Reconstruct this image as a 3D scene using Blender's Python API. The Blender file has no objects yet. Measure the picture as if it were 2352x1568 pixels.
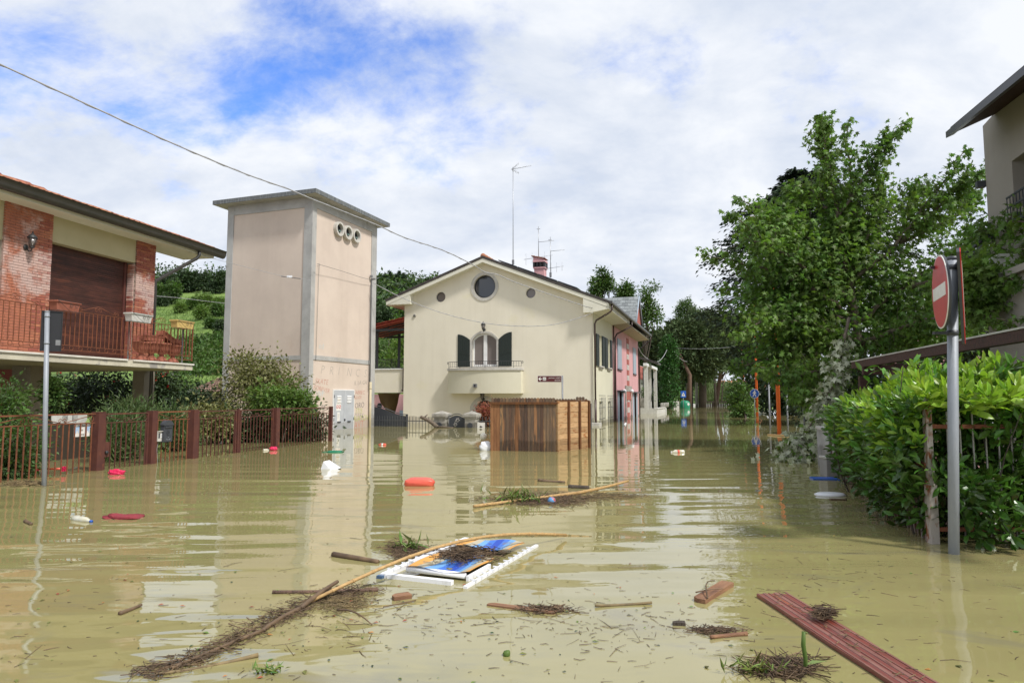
import bpy, math, random
import numpy as np
from mathutils import Vector, Matrix
from mathutils.geometry import tessellate_polygon
R = math.radians
random.seed(7)
rng = np.random.default_rng(11)
SC = bpy.context.scene
COL = SC.collection

# ------------------------------------------------------------------ camera
F, CX, CY, HC = 1568.0, 1176.0, 784.0, 1.25
PITCH = math.atan(131.0 / 1568.0)
cam_d = bpy.data.cameras.new('camera'); cam = bpy.data.objects.new('camera', cam_d); COL.objects.link(cam)
cam_d.sensor_width = 36.0; cam_d.lens = 36.0 * F / 2352.0; cam_d.clip_end = 3000; cam_d.clip_start = 0.05
cam.location = (0, 0, HC); cam.rotation_euler = (R(90) + PITCH, 0, 0)
SC.camera = cam

# ------------------------------------------------------------------ light
SUN_AZ, SUN_EL = 131.0, 52.0           # azimuth clockwise from +Y
sd = bpy.data.lights.new('sun', 'SUN'); sd.energy = 2.5; sd.angle = R(6); sd.color = (1.0, 0.96, 0.90)
sun = bpy.data.objects.new('sun', sd); COL.objects.link(sun)
az, el = R(SUN_AZ), R(SUN_EL)
sv = Vector((math.sin(az) * math.cos(el), math.cos(az) * math.cos(el), math.sin(el)))
sun.rotation_euler = sv.to_track_quat('Z', 'Y').to_euler()

SC.view_settings.view_transform = 'Standard'; SC.view_settings.look = 'None'
SC.view_settings.gamma = 1.0; SC.view_settings.exposure = 0.72; SC.view_settings.use_curve_mapping = False
SC.render.engine = 'CYCLES'
SC.cycles.max_bounces = 8; SC.cycles.transparent_max_bounces = 8; SC.cycles.use_denoising = True

def sky_world():
    w = bpy.data.worlds.new('World'); SC.world = w; w.use_nodes = True
    nt = w.node_tree; N = nt.nodes; L = nt.links; N.clear()
    def nd(t, **k):
        n = N.new(t)
        for a, b in k.items(): setattr(n, a, b)
        return n
    def math_(op, a, b=None, clamp=False):
        n = nd('ShaderNodeMath', operation=op); n.use_clamp = clamp
        for i, v in enumerate((a, b)):
            if v is None: continue
            if isinstance(v, (int, float)): n.inputs[i].default_value = v
            else: L.new(v, n.inputs[i])
        return n.outputs[0]
    out = nd('ShaderNodeOutputWorld')
    sky = nd('ShaderNodeTexSky', sky_type='NISHITA'); sky.sun_disc = False
    sky.sun_elevation = el; sky.sun_rotation = az; sky.air_density = 1.0; sky.dust_density = 0.4; sky.ozone_density = 1.6
    bsky = nd('ShaderNodeBackground'); bsky.inputs[1].default_value = 0.12
    tint = nd('ShaderNodeMix', data_type='RGBA', blend_type='MULTIPLY'); tint.inputs[0].default_value = 1.0
    L.new(sky.outputs[0], tint.inputs[6]); tint.inputs[7].default_value = (0.62, 0.88, 1.40, 1)
    L.new(tint.outputs[2], bsky.inputs[0])
    tc = nd('ShaderNodeTexCoord'); sep = nd('ShaderNodeSeparateXYZ'); L.new(tc.outputs['Generated'], sep.inputs[0])
    zz = math_('ADD', math_('MAXIMUM', sep.outputs[2], 0.0), 0.45)
    px = math_('DIVIDE', sep.outputs[0], zz); py = math_('DIVIDE', sep.outputs[1], zz)
    comb = nd('ShaderNodeCombineXYZ'); L.new(px, comb.inputs[0]); L.new(py, comb.inputs[1])
    def noise(scale, det, rough, dist, off, stretch=(1, 1, 1), rot=0):
        mp = nd('ShaderNodeMapping'); L.new(comb.outputs[0], mp.inputs[0]); mp.inputs['Location'].default_value = off
        mp.inputs['Scale'].default_value = stretch; mp.inputs['Rotation'].default_value = (0, 0, rot)
        n = nd('ShaderNodeTexNoise'); n.inputs['Scale'].default_value = scale; n.inputs['Detail'].default_value = det
        n.inputs['Roughness'].default_value = rough; n.inputs['Distortion'].default_value = dist
        L.new(mp.outputs[0], n.inputs['Vector']); return n.outputs[0]
    n1 = noise(2.3, 12, 0.62, 0.2, (1.2, 4.4, 0), (1, 1.2, 1), R(25))
    n2 = noise(8.5, 8, 0.62, 0.2, (0.4, 5.2, 0), (1, 1.3, 1), R(35))
    # one broad opening in the cloud deck high on the left
    d0 = Vector(((330 - CX) / F, 1.0, 0)); up = (CY - 95) / F
    d0 = Vector(((400 - CX) / F, math.cos(PITCH) - up * math.sin(PITCH), math.sin(PITCH) + up * math.cos(PITCH))).normalized()
    dt = nd('ShaderNodeVectorMath', operation='DOT_PRODUCT'); L.new(tc.outputs['Generated'], dt.inputs[0]); dt.inputs[1].default_value = d0
    mr = nd('ShaderNodeMapRange'); L.new(dt.outputs['Value'], mr.inputs[0])
    mr.inputs[1].default_value = 0.76; mr.inputs[2].default_value = 0.98; mr.inputs[3].default_value = 0.0; mr.inputs[4].default_value = 0.125
    cov = math_('ADD', math_('MULTIPLY', n1, 0.72), math_('MULTIPLY', n2, 0.28))
    hz = nd('ShaderNodeMapRange'); L.new(sep.outputs[2], hz.inputs[0])      # the deck closes towards the horizon
    hz.inputs[1].default_value = 0.12; hz.inputs[2].default_value = 0.42; hz.inputs[3].default_value = 0.22; hz.inputs[4].default_value = 0.075
    cov = math_('ADD', math_('SUBTRACT', cov, mr.outputs[0]), hz.outputs[0])
    mask = nd('ShaderNodeMapRange'); mask.interpolation_type = 'SMOOTHSTEP'; L.new(cov, mask.inputs[0])
    mask.inputs[1].default_value = 0.30; mask.inputs[2].default_value = 0.53; mask.inputs[3].default_value = 0.0; mask.inputs[4].default_value = 1.0
    # cloud tone: white tops, grey-blue hollows
    n3 = noise(3.0, 9, 0.6, 0.2, (7.3, 2.2, 0), (1, 1.3, 1), R(10))
    cr = nd('ShaderNodeValToRGB'); L.new(n3, cr.inputs[0])
    cr.color_ramp.elements[0].position = 0.36; cr.color_ramp.elements[0].color = (0.66, 0.73, 0.86, 1)
    cr.color_ramp.elements[1].position = 0.60; cr.color_ramp.elements[1].color = (0.92, 0.95, 1.0, 1)
    bcl = nd('ShaderNodeBackground'); L.new(cr.outputs[0], bcl.inputs[0]); bcl.inputs[1].default_value = 0.62
    mx = nd('ShaderNodeMixShader'); L.new(mask.outputs[0], mx.inputs[0]); L.new(bsky.outputs[0], mx.inputs[1]); L.new(bcl.outputs[0], mx.inputs[2])
    L.new(mx.outputs[0], out.inputs[0])
sky_world()

# ------------------------------------------------------------------ pixel rays (photo seen at 2352 px wide) to places in the world
def ray(px, py):
    a, b = (px - CX) / F, (CY - py) / F
    return Vector((a, math.cos(PITCH) - b * math.sin(PITCH), math.sin(PITCH) + b * math.cos(PITCH)))
def at(px, py, d):
    r = ray(px, py); t = d / r.y
    return Vector((0, 0, HC)) + r * t
def wat(px, py, z=0.0):
    r = ray(px, py); t = (z - HC) / r.z
    return Vector((0, 0, HC)) + r * t

class Frame:
    """local axes of a building: +y runs along the side wall away from the camera, +x to the right, z up; origin at water level"""
    def __init__(s, o, vpx, ang=None):
        if ang is None:
            r = ray(vpx, 915); v = Vector((r.x, r.y, 0)).normalized()
        else: v = Vector((math.sin(ang), math.cos(ang), 0))
        s.y = v; s.x = Vector((v.y, -v.x, 0)); s.o = Vector((o.x, o.y, 0))
        s.M = Matrix(((s.x.x, s.y.x, 0, s.o.x), (s.x.y, s.y.y, 0, s.o.y), (0, 0, 1, 0), (0, 0, 0, 1)))
        s.I = s.M.inverted()
    def loc(s, p): return s.I @ p
    def hy(s, px, py, y=0.0):
        o = s.I @ Vector((0, 0, HC)); r = s.I.to_3x3() @ ray(px, py); t = (y - o.y) / r.y; p = o + r * t
        return p.x, p.z
    def hx(s, px, py, x=0.0):
        o = s.I @ Vector((0, 0, HC)); r = s.I.to_3x3() @ ray(px, py); t = (x - o.x) / r.x; p = o + r * t
        return p.y, p.z

# ------------------------------------------------------------------ objects and meshes
def tag(o, label=None, cat=None, group=None, kind=None):
    if label: o['label'] = label
    if cat: o['category'] = cat
    if group: o['group'] = group
    if kind: o['kind'] = kind
    return o
def thing(name, label, cat, M=None, group=None):
    o = bpy.data.objects.new(name, None); COL.objects.link(o); o.empty_display_size = 0.2
    if isinstance(M, Vector): M = Matrix.Translation(M)
    if M is not None: o.matrix_world = M
    return tag(o, label, cat, group)
class MB:
    def __init__(s): s.v = []; s.f = []; s.m = []; s.cur = 0; s.sm = []; s.smooth = False
    def add(s, vs, fs):
        b = len(s.v); s.v += [tuple(v) for v in vs]
        for f in fs: s.f.append(tuple(i + b for i in f)); s.m.append(s.cur); s.sm.append(s.smooth)
        return s
    def box(s, x0, x1, y0, y1, z0, z1, M=None):
        vs = [Vector((x, y, z)) for z in (z0, z1) for y in (y0, y1) for x in (x0, x1)]
        if M is not None: vs = [M @ v for v in vs]
        return s.add(vs, [(0, 2, 3, 1), (4, 5, 7, 6), (0, 1, 5, 4), (2, 6, 7, 3), (0, 4, 6, 2), (1, 3, 7, 5)])
    def cbox(s, c, sz, M=None):
        return s.box(c[0] - sz[0] / 2, c[0] + sz[0] / 2, c[1] - sz[1] / 2, c[1] + sz[1] / 2, c[2] - sz[2] / 2, c[2] + sz[2] / 2, M)
    def prism(s, pts, fn0, fn1):
        """polygon pts (a,b) mapped by fn0 (front) and fn1 (back), closed solid"""
        n = len(pts); t = tessellate_polygon([[Vector((a, b, 0)) for a, b in pts]])
        vs = [fn0(a, b) for a, b in pts] + [fn1(a, b) for a, b in pts]
        fs = [tuple(x) for x in t] + [tuple(i + n for i in reversed(x)) for x in t] + [(i, (i + 1) % n, (i + 1) % n + n, i + n) for i in range(n)]
        return s.add(vs, fs)
    def tube(s, pts, r, n=6, caps=True):
        pts = [Vector(p) for p in pts]; rs = r if isinstance(r, (list, tuple)) else [r] * len(pts)
        vs = []; prev = None
        for i, p in enumerate(pts):
            d = (pts[min(i + 1, len(pts) - 1)] - pts[max(i - 1, 0)])
            if d.length < 1e-9: d = Vector((0, 0, 1))
            d.normalize()
            if prev is None: a = d.cross(Vector((0, 0, 1)) if abs(d.z) < .9 else Vector((1, 0, 0)))
            else: a = prev - d * prev.dot(d)
            if a.length < 1e-6: a = d.orthogonal()
            a.normalize(); prev = a; b = d.cross(a)
            for k in range(n):
                t = 2 * math.pi * k / n
                vs.append(p + (a * math.cos(t) + b * math.sin(t)) * rs[i])
        fs = [(i * n + k, i * n + (k + 1) % n, (i + 1) * n + (k + 1) % n, (i + 1) * n + k) for i in range(len(pts) - 1) for k in range(n)]
        if caps: fs += [tuple(range(n - 1, -1, -1)), tuple(range((len(pts) - 1) * n, len(pts) * n))]
        o = s.smooth; s.smooth = True; s.add(vs, fs); s.smooth = o
        return s
    def lathe(s, prof, c=(0, 0, 0), n=16, M=None):
        """profile [(r,z)] about the z axis at c"""
        vs = []
        for r, z in prof:
            for k in range(n):
                t = 2 * math.pi * k / n; v = Vector((c[0] + r * math.cos(t), c[1] + r * math.sin(t), c[2] + z))
                vs.append(M @ v if M is not None else v)
        fs = [(i * n + k, i * n + (k + 1) % n, (i + 1) * n + (k + 1) % n, (i + 1) * n + k) for i in range(len(prof) - 1) for k in range(n)]
        if prof[0][0] > 1e-4: fs.append(tuple(range(n - 1, -1, -1)))
        if prof[-1][0] > 1e-4: fs.append(tuple(range((len(prof) - 1) * n, len(prof) * n)))
        o = s.smooth; s.smooth = True; s.add(vs, fs); s.smooth = o
        return s
    def mesh(s, name, mats):
        me = bpy.data.meshes.new(name); me.from_pydata(s.v, [], s.f)
        if not isinstance(mats, (list, tuple)): mats = [mats]
        for m in mats: me.materials.append(m)
        me.polygons.foreach_set('material_index', s.m); me.polygons.foreach_set('use_smooth', s.sm); me.update()
        return me
    def build(s, name, mats, parent=None, M=None):
        return inst(name, s.mesh(name, mats), parent, M)
def inst(name, me, parent=None, M=None):
    o = bpy.data.objects.new(name, me); COL.objects.link(o)
    if parent is not None: o.parent = parent
    if M is not None: o.matrix_basis = Matrix.Translation(M) if isinstance(M, Vector) else M
    return o
def clone(root, M, label, group=None):
    def cp(o, par):
        c = o.copy(); COL.objects.link(c)
        if par is not None: c.parent = par
        for ch in KIDS.get(o.name, []): cp(ch, c)
        return c
    KIDS = {}
    for o in SC.objects:
        if o.parent: KIDS.setdefault(o.parent.name, []).append(o)
    c = cp(root, None); c.matrix_world = M; c['label'] = label
    if group: c['group'] = group
    return c
def T(x=0, y=0, z=0): return Matrix.Translation((x, y, z))
def RZ(a): return Matrix.Rotation(a, 4, 'Z')
def RX(a): return Matrix.Rotation(a, 4, 'X')
def RY(a): return Matrix.Rotation(a, 4, 'Y')
def aim(p0, p1):
    """matrix whose x axis runs from p0 to p1"""
    d = (p1 - p0).normalized(); z = Vector((0, 0, 1)); y = z.cross(d)
    if y.length < 1e-5: y = Vector((0, 1, 0))
    y.normalize(); z = d.cross(y)
    return Matrix(((d.x, y.x, z.x, p0.x), (d.y, y.y, z.y, p0.y), (d.z, y.z, z.z, p0.z), (0, 0, 0, 1)))

# ------------------------------------------------------------------ materials
def mat(name, col, rough=.8, metal=0., col2=None, vscale=3., lo=.35, hi=.65, bump=0., bscale=60., spec=.3, rnd=0., island=0., stretch=(1, 1, 1), world=False,
        trans=0., damp=None, coat=0., detail=6, col3=None, scale3=1., lo3=.55, hi3=.7, hue=0., dampcol=.55, streak=0.):
    m = bpy.data.materials.new(name); m.use_nodes = True; nt = m.node_tree; N = nt.nodes; L = nt.links
    p = N['Principled BSDF']; p.inputs['Roughness'].default_value = rough; p.inputs['Metallic'].default_value = metal
    p.inputs['Specular IOR Level'].default_value = spec; p.inputs['Coat Weight'].default_value = coat
    tc = N.new('ShaderNodeTexCoord'); geo = N.new('ShaderNodeNewGeometry')
    vec = geo.outputs['Position'] if world else tc.outputs['Object']
    mp = N.new('ShaderNodeMapping'); L.new(vec, mp.inputs[0]); mp.inputs['Scale'].default_value = stretch
    oi = N.new('ShaderNodeObjectInfo')
    if not world:                                        # alike pieces differ in their grain
        mu = N.new('ShaderNodeMath'); mu.operation = 'MULTIPLY'; mu.inputs[1].default_value = 37.0; L.new(oi.outputs['Random'], mu.inputs[0])
        L.new(mu.outputs[0], mp.inputs['Location'])
    def noise(sc, det=detail):
        n = N.new('ShaderNodeTexNoise'); n.inputs['Scale'].default_value = sc; n.inputs['Detail'].default_value = det; n.inputs['Roughness'].default_value = .62
        L.new(mp.outputs[0], n.inputs['Vector']); return n.outputs[0]
    def mixc(fac, a, b, blend='MIX'):
        x = N.new('ShaderNodeMix'); x.data_type = 'RGBA'; x.blend_type = blend
        for i, v in ((0, fac), (6, a), (7, b)):
            if isinstance(v, (int, float)): x.inputs[i].default_value = v
            elif isinstance(v, tuple): x.inputs[i].default_value = v + (1,)
            else: L.new(v, x.inputs[i])
        return x.outputs[2]
    def ramp(src, lo, hi, a=0., b=1.):
        r = N.new('ShaderNodeMapRange'); L.new(src, r.inputs[0])
        for i, v in enumerate((lo, hi, a, b)): r.inputs[i + 1].default_value = v
        return r.outputs[0]
    c = None
    if col2 is not None: c = mixc(ramp(noise(vscale), lo, hi), col, col2)
    else: c = mixc(0.0, col, col)
    if col3 is not None: c = mixc(ramp(noise(scale3), lo3, hi3), c, col3)
    def hsv(c, src, dv, dh):
        h = N.new('ShaderNodeHueSaturation'); L.new(c, h.inputs['Color']); L.new(ramp(src, 0, 1, 1 - dv, 1 + dv), h.inputs['Value'])
        if dh: L.new(ramp(src, 0, 1, .5 - dh, .5 + dh), h.inputs['Hue'])
        return h.outputs[0]
    if streak:                                           # rain streaks
        ms = N.new('ShaderNodeMapping'); L.new(geo.outputs['Position'], ms.inputs[0]); ms.inputs['Scale'].default_value = (1.3, 1.3, .10)
        ns = N.new('ShaderNodeTexNoise'); ns.inputs['Scale'].default_value = 1; ns.inputs['Detail'].default_value = 7; ns.inputs['Roughness'].default_value = .65; L.new(ms.outputs[0], ns.inputs['Vector'])
        c = mixc(ramp(ns.outputs[0], .48, .78, 0, streak * .7), c, mixc(1.0, c, (.62, .60, .56), 'MULTIPLY'))
    if rnd: c = hsv(c, oi.outputs['Random'], rnd, hue)
    if island: c = hsv(c, geo.outputs['Random Per Island'], island, hue)
    if damp is not None:                                 # tide line left by the flood
        s2 = N.new('ShaderNodeSeparateXYZ'); L.new(geo.outputs['Position'], s2.inputs[0])
        nn = N.new('ShaderNodeTexNoise'); nn.inputs['Scale'].default_value = 2.5; nn.inputs['Detail'].default_value = 6; L.new(geo.outputs['Position'], nn.inputs['Vector'])
        a = N.new('ShaderNodeMath'); a.operation = 'MULTIPLY_ADD'; L.new(nn.outputs[0], a.inputs[0]); a.inputs[1].default_value = -.22; L.new(s2.outputs[2], a.inputs[2])
        c = mixc(ramp(a.outputs[0], damp - .13, damp - .09, 1, 0), c, mixc(1.0, c, (dampcol, dampcol * .98, dampcol * .95), 'MULTIPLY'))
    L.new(c, p.inputs['Base Color'])
    if bump:
        b = N.new('ShaderNodeBump'); b.inputs['Strength'].default_value = 1.0; b.inputs['Distance'].default_value = bump; L.new(noise(bscale, 4), b.inputs['Height']); L.new(b.outputs[0], p.inputs['Normal'])
    if trans:
        t = N.new('ShaderNodeBsdfTranslucent'); L.new(mixc(1.0, c, (1.25, 1.35, .7), 'MULTIPLY'), t.inputs[0])
        x = N.new('ShaderNodeMixShader'); x.inputs[0].default_value = trans; L.new(p.outputs[0], x.inputs[1]); L.new(t.outputs[0], x.inputs[2]); L.new(x.outputs[0], N['Material Output'].inputs[0])
    return m
def foliage(name, c1, c2, rough=.5, spec=.35, trans=.25, island=.35, vs=.5, hue=.02, **kw):
    return mat(name, c1, rough=rough, spec=spec, col2=c2, vscale=vs, lo=.4, hi=.6, trans=trans, island=island, hue=hue, detail=3, **kw)
def glass(name, col=(.03, .035, .04), rough=.03):
    return mat(name, col, rough=rough, spec=.9)
M_ = {}
M_['cream'] = mat('cream_stucco', (.77, .72, .60), col2=(.73, .68, .56), vscale=.7, bump=.004, bscale=90, damp=.34, dampcol=.72, streak=.35, col3=(.72, .67, .46), scale3=.45, lo3=.6, hi3=.75)
M_['cream_trim'] = mat('cream_trim_paint', (.72, .70, .60), col2=(.66, .64, .54), vscale=1.5, bump=.002)
M_['pinkwall'] = mat('pink_stucco', (.66, .37, .38), col2=(.60, .33, .34), streak=.35, vscale=.9, bump=.004, bscale=80, damp=.12)
M_['pinkdark'] = mat('brick_red_render', (.42, .14, .11), col2=(.36, .11, .09), vscale=2, bump=.004)
M_['stonew'] = mat('pale_stone', (.56, .54, .50), col2=(.44, .42, .38), vscale=5, bump=.004, bscale=50)
M_['stoneg'] = mat('weathered_stone', (.42, .40, .36), col2=(.24, .23, .20), vscale=4, bump=.006, bscale=40, damp=.2)
M_['peach'] = mat('peach_render', (.63, .53, .45), col2=(.57, .475, .405), vscale=.8, bump=.005, bscale=70, col3=(.50, .36, .27), scale3=.35, lo3=.62, hi3=.8, damp=.42, dampcol=.74, streak=.4)
M_['concrete'] = mat('grey_concrete', (.44, .435, .42), col2=(.35, .345, .335), vscale=1.6, bump=.004, bscale=60, col3=(.20, .195, .185), scale3=.8, lo3=.58, hi3=.75, damp=.4, dampcol=.7, streak=.6)
M_['concdark'] = mat('stained_concrete_edge', (.20, .21, .21), col2=(.09, .10, .11), vscale=2.2, bump=.004, stretch=(6, 6, 1))
M_['slab'] = mat('painted_slab_edge', (.62, .58, .45), col2=(.50, .46, .36), vscale=2.5, bump=.003, col3=(.34, .32, .29), scale3=1.6, lo3=.58, hi3=.64, streak=.6)
M_['marble'] = mat('white_marble', (.70, .67, .60), col2=(.6, .56, .48), vscale=3)
M_['beige'] = mat('beige_render', (.46, .41, .25), col2=(.42, .37, .22), vscale=1.2, bump=.003)
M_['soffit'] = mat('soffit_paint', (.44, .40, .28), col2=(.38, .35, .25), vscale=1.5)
M_['column'] = mat('column_plaster', (.30, .26, .20), col2=(.24, .21, .16), vscale=2, bump=.01, bscale=120)
M_['brick'] = mat('brick', (.40, .14, .085), col2=(.30, .105, .07), vscale=6, rnd=.22, hue=.012, col3=None, bump=.004, bscale=60, rough=.85)
def brick_mat():
    m = M_['brick']; nt = m.node_tree; N = nt.nodes; L = nt.links; p = N['Principled BSDF']
    src = p.inputs['Base Color'].links[0].from_socket
    g = N.new('ShaderNodeNewGeometry'); n = N.new('ShaderNodeTexNoise'); n.inputs['Scale'].default_value = 1.7; n.inputs['Detail'].default_value = 7; n.inputs['Roughness'].default_value = .68
    L.new(g.outputs['Position'], n.inputs['Vector'])
    oi = N.new('ShaderNodeObjectInfo')
    a = N.new('ShaderNodeMath'); a.operation = 'MULTIPLY_ADD'; L.new(oi.outputs['Random'], a.inputs[0]); a.inputs[1].default_value = .16; L.new(n.outputs[0], a.inputs[2])
    s = N.new('ShaderNodeSeparateXYZ'); L.new(g.outputs['Position'], s.inputs[0])     # lime bloom, thinned low down and faded on top as painted eave shade
    z = N.new('ShaderNodeMapRange'); L.new(s.outputs[2], z.inputs[0]); z.inputs[1].default_value = 3.0; z.inputs[2].default_value = 4.1; z.inputs[3].default_value = -.25; z.inputs[4].default_value = 0.06
    z2 = N.new('ShaderNodeMapRange'); L.new(s.outputs[2], z2.inputs[0]); z2.inputs[1].default_value = 4.5; z2.inputs[2].default_value = 5.0; z2.inputs[3].default_value = 0; z2.inputs[4].default_value = -.16; a2 = N.new('ShaderNodeMath'); a2.operation = 'ADD'; L.new(a.outputs[0], a2.inputs[0]); L.new(z2.outputs[0], a2.inputs[1]); a = a2  # drops the bloom under the eave, its shade put into the brick colour
    b = N.new('ShaderNodeMath'); b.operation = 'ADD'; L.new(a.outputs[0], b.inputs[0]); L.new(z.outputs[0], b.inputs[1])
    r = N.new('ShaderNodeMapRange'); L.new(b.outputs[0], r.inputs[0]); r.inputs[1].default_value = .53; r.inputs[2].default_value = .68; r.inputs[4].default_value = .62
    x = N.new('ShaderNodeMix'); x.data_type = 'RGBA'; L.new(r.outputs[0], x.inputs[0]); L.new(src, x.inputs[6]); x.inputs[7].default_value = (.60, .50, .46, 1)
    L.new(x.outputs[2], p.inputs['Base Color'])
brick_mat()
M_['mortar'] = mat('mortar', (.46, .40, .33), col2=(.36, .30, .25), vscale=8, bump=.004)
M_['tile'] = mat('terracotta_tile', (.40, .15, .08), col2=(.26, .11, .075), vscale=7, rnd=.3, hue=.015, col3=(.42, .24, .07), scale3=9, lo3=.6, hi3=.7, bump=.004, world=True, island=.25)
M_['tilered'] = mat('red_tile', (.38, .07, .045), col2=(.28, .05, .035), vscale=6, rnd=.2, island=.2)
M_['gutter'] = mat('dark_gutter', (.055, .055, .05), rough=.4, metal=.3, spec=.5, col2=(.07, .065, .06), vscale=4)
M_['brownpipe'] = mat('brown_pipe', (.06, .035, .03), rough=.4, spec=.5)
M_['roofedge'] = mat('dark_roof_edge', (.045, .04, .037), rough=.6, col2=(.07, .06, .055), vscale=5)
M_['rollwood'] = mat('roller_shutter_wood', (.085, .03, .021), col2=(.045, .019, .014), vscale=2.2, rough=.55, rnd=.2, stretch=(1, 1, 4), col3=(.13, .042, .022), scale3=1.4, lo3=.55, hi3=.75, world=True)
M_['rust'] = mat('rusty_orange_iron', (.24, .085, .04), col2=(.15, .055, .03), vscale=9, rough=.75, world=True, bump=.003, bscale=150)
M_['brownpaint'] = mat('brown_painted_iron', (.085, .032, .028), col2=(.12, .045, .032), vscale=5, rough=.5, world=True, col3=(.20, .07, .035), scale3=6, lo3=.62, hi3=.7)
M_['iron'] = mat('black_iron', (.03, .032, .034), rough=.5, spec=.5, world=True)
M_['irongrey'] = mat('grey_iron', (.075, .08, .085), rough=.5, spec=.5, world=True)
M_['galv'] = mat('galvanised_steel', (.30, .32, .35), rough=.55, metal=.25, col2=(.26, .28, .31), vscale=14, bump=.001, bscale=90, world=True, stretch=(1, 1, .3))
M_['galvdull'] = mat('dull_grey_pole', (.25, .26, .27), rough=.55, metal=.3, world=True, col2=(.2, .2, .21), vscale=8)
M_['orange'] = mat('orange_post_paint', (.75, .15, .03), rough=.45, col2=(.62, .12, .03), vscale=4, world=True)
M_['white'] = mat('white_paint', (.78, .78, .77), rough=.5, col2=(.7, .7, .69), vscale=5)
M_['offwhite'] = mat('offwhite_paint', (.62, .61, .57), rough=.6, col2=(.5, .49, .45), vscale=6)
M_['whitepl'] = mat('white_plastic', (.80, .81, .83), rough=.35, spec=.5, col2=(.68, .69, .72), vscale=8)
M_['black'] = mat('black_paint', (.02, .02, .022), rough=.5)
M_['signback'] = mat('sign_back_grey', (.035, .036, .04), rough=.45, metal=.3)
M_['red'] = mat('sign_red', (.55, .02, .03), rough=.3, spec=.5, col2=(.42, .02, .025), vscale=5)
M_['blue'] = mat('sign_blue', (.01, .09, .42), rough=.35, spec=.5)
M_['signwhite'] = mat('sign_white', (.80, .79, .76), rough=.35, spec=.5, col2=(.68, .66, .62), vscale=10)
M_['brownsign'] = mat('brown_sign', (.10, .028, .03), rough=.4)
M_['shutgreen'] = mat('dark_green_shutter', (.022, .030, .027), rough=.55, bump=.002, bscale=60)
M_['shutgrey'] = mat('grey_blue_shutter', (.34, .40, .46), rough=.6)
M_['greydoor'] = mat('grey_metal_door', (.46, .48, .51), rough=.45, col2=(.40, .42, .45), vscale=3, damp=.28, dampcol=.8)
M_['glass'] = glass('window_glass', (.055, .05, .05))
M_['glassd'] = glass('dark_window_glass', (.03, .035, .045))
M_['curtain'] = mat('net_curtain_glass', (.18, .155, .145), rough=.12, spec=.7)
M_['woodA'] = mat('weathered_planks', (.19, .115, .07), col2=(.10, .075, .058), vscale=7, rough=.85, rnd=.32, hue=.012, stretch=(3, 3, .35), col3=(.38, .20, .09), scale3=2.6, lo3=.56, hi3=.64, bump=.004, bscale=30, damp=.24, dampcol=.68)
M_['woodO'] = mat('orange_brown_planks', (.30, .145, .065), col2=(.19, .085, .04), vscale=7, rough=.8, rnd=.2, stretch=(3, 3, .4), bump=.003, bscale=30)
M_['woodL'] = mat('sun_bleached_boards', (.54, .35, .19), col2=(.42, .25, .12), vscale=6, rough=.8, rnd=.18, stretch=(1, 1, 4), col3=(.30, .10, .03), scale3=3, lo3=.58, hi3=.68, bump=.003, bscale=30, damp=.22, dampcol=.75)
M_['woodfrm'] = mat('brown_frame_wood', (.17, .07, .025), col2=(.10, .045, .02), vscale=9, rough=.8, stretch=(2, 2, .5))
M_['beam'] = mat('dark_pergola_beam', (.085, .04, .032), col2=(.05, .028, .024), vscale=8, rough=.7, stretch=(.5, 3, 3), bump=.004)
M_['bark'] = mat('bark', (.10, .08, .062), col2=(.055, .045, .036), vscale=8, rough=.9, stretch=(2, 2, .5), bump=.02, bscale=25)
M_['barkl'] = mat('pale_bark', (.19, .15, .115), col2=(.11, .09, .07), vscale=8, rough=.9, stretch=(2, 2, .5), bump=.02, bscale=20)
M_['barkr'] = mat('reddish_pine_bark', (.17, .105, .075), col2=(.10, .065, .05), vscale=5, rough=.9, stretch=(2, 2, .5), bump=.02, bscale=20)
M_['reed'] = mat('dry_cane', (.50, .33, .14), col2=(.34, .21, .09), vscale=6, rough=.6, stretch=(1, 8, 8))
M_['twig'] = mat('wet_twig', (.075, .05, .032), col2=(.16, .105, .06), vscale=9, rough=.6, island=.5, world=True)
M_['straw'] = mat('floating_straw', (.26, .19, .09), col2=(.12, .09, .05), vscale=9, rough=.7, island=.4, world=True)
M_['scum'] = mat('silt_scum', (.17, .135, .10), col2=(.10, .075, .055), vscale=30, rough=.9, bump=.01, bscale=80)
M_['terra'] = mat('terracotta', (.34, .12, .08), col2=(.27, .095, .06), vscale=5, rough=.8)
M_['yellow'] = mat('cream_yellow_plastic', (.62, .44, .16), rough=.6)
M_['yellowb'] = mat('bright_yellow_plastic', (.80, .48, .01), rough=.4)
M_['pinkplastic'] = mat('red_pink_plastic', (.72, .02, .10), rough=.35, spec=.5, bump=.03, bscale=18)
M_['redsack'] = mat('orange_red_plastic', (.72, .12, .07), rough=.4, spec=.5, col2=(.62, .09, .06), vscale=6)
M_['maroon'] = mat('maroon_cloth', (.26, .035, .045), rough=.7, bump=.03, bscale=12, col2=(.2, .03, .035), vscale=20)
M_['greenbin'] = mat('green_plastic', (.02, .22, .12), rough=.4)
M_['gunmetal'] = mat('dark_grey_metal', (.05, .055, .065), rough=.45, spec=.5)
M_['slate'] = mat('grey_slate', (.25, .27, .27), col2=(.17, .185, .19), vscale=3, rnd=.22, island=.2, rough=.7)
M_['cable'] = mat('grey_cable', (.34, .34, .35), rough=.6)
M_['cabled'] = mat('dark_cable', (.11, .11, .115), rough=.6)
M_['alu'] = mat('aluminium', (.35, .36, .38), rough=.4, metal=.6)
M_['solar'] = mat('solar_panel', (.02, .022, .03), rough=.15, spec=.8)
M_['chair_w'] = mat('dirty_white_plastic', (.78, .79, .82), rough=.45, col2=(.55, .54, .50), vscale=14, lo=.55, hi=.75, spec=.5)
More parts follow.
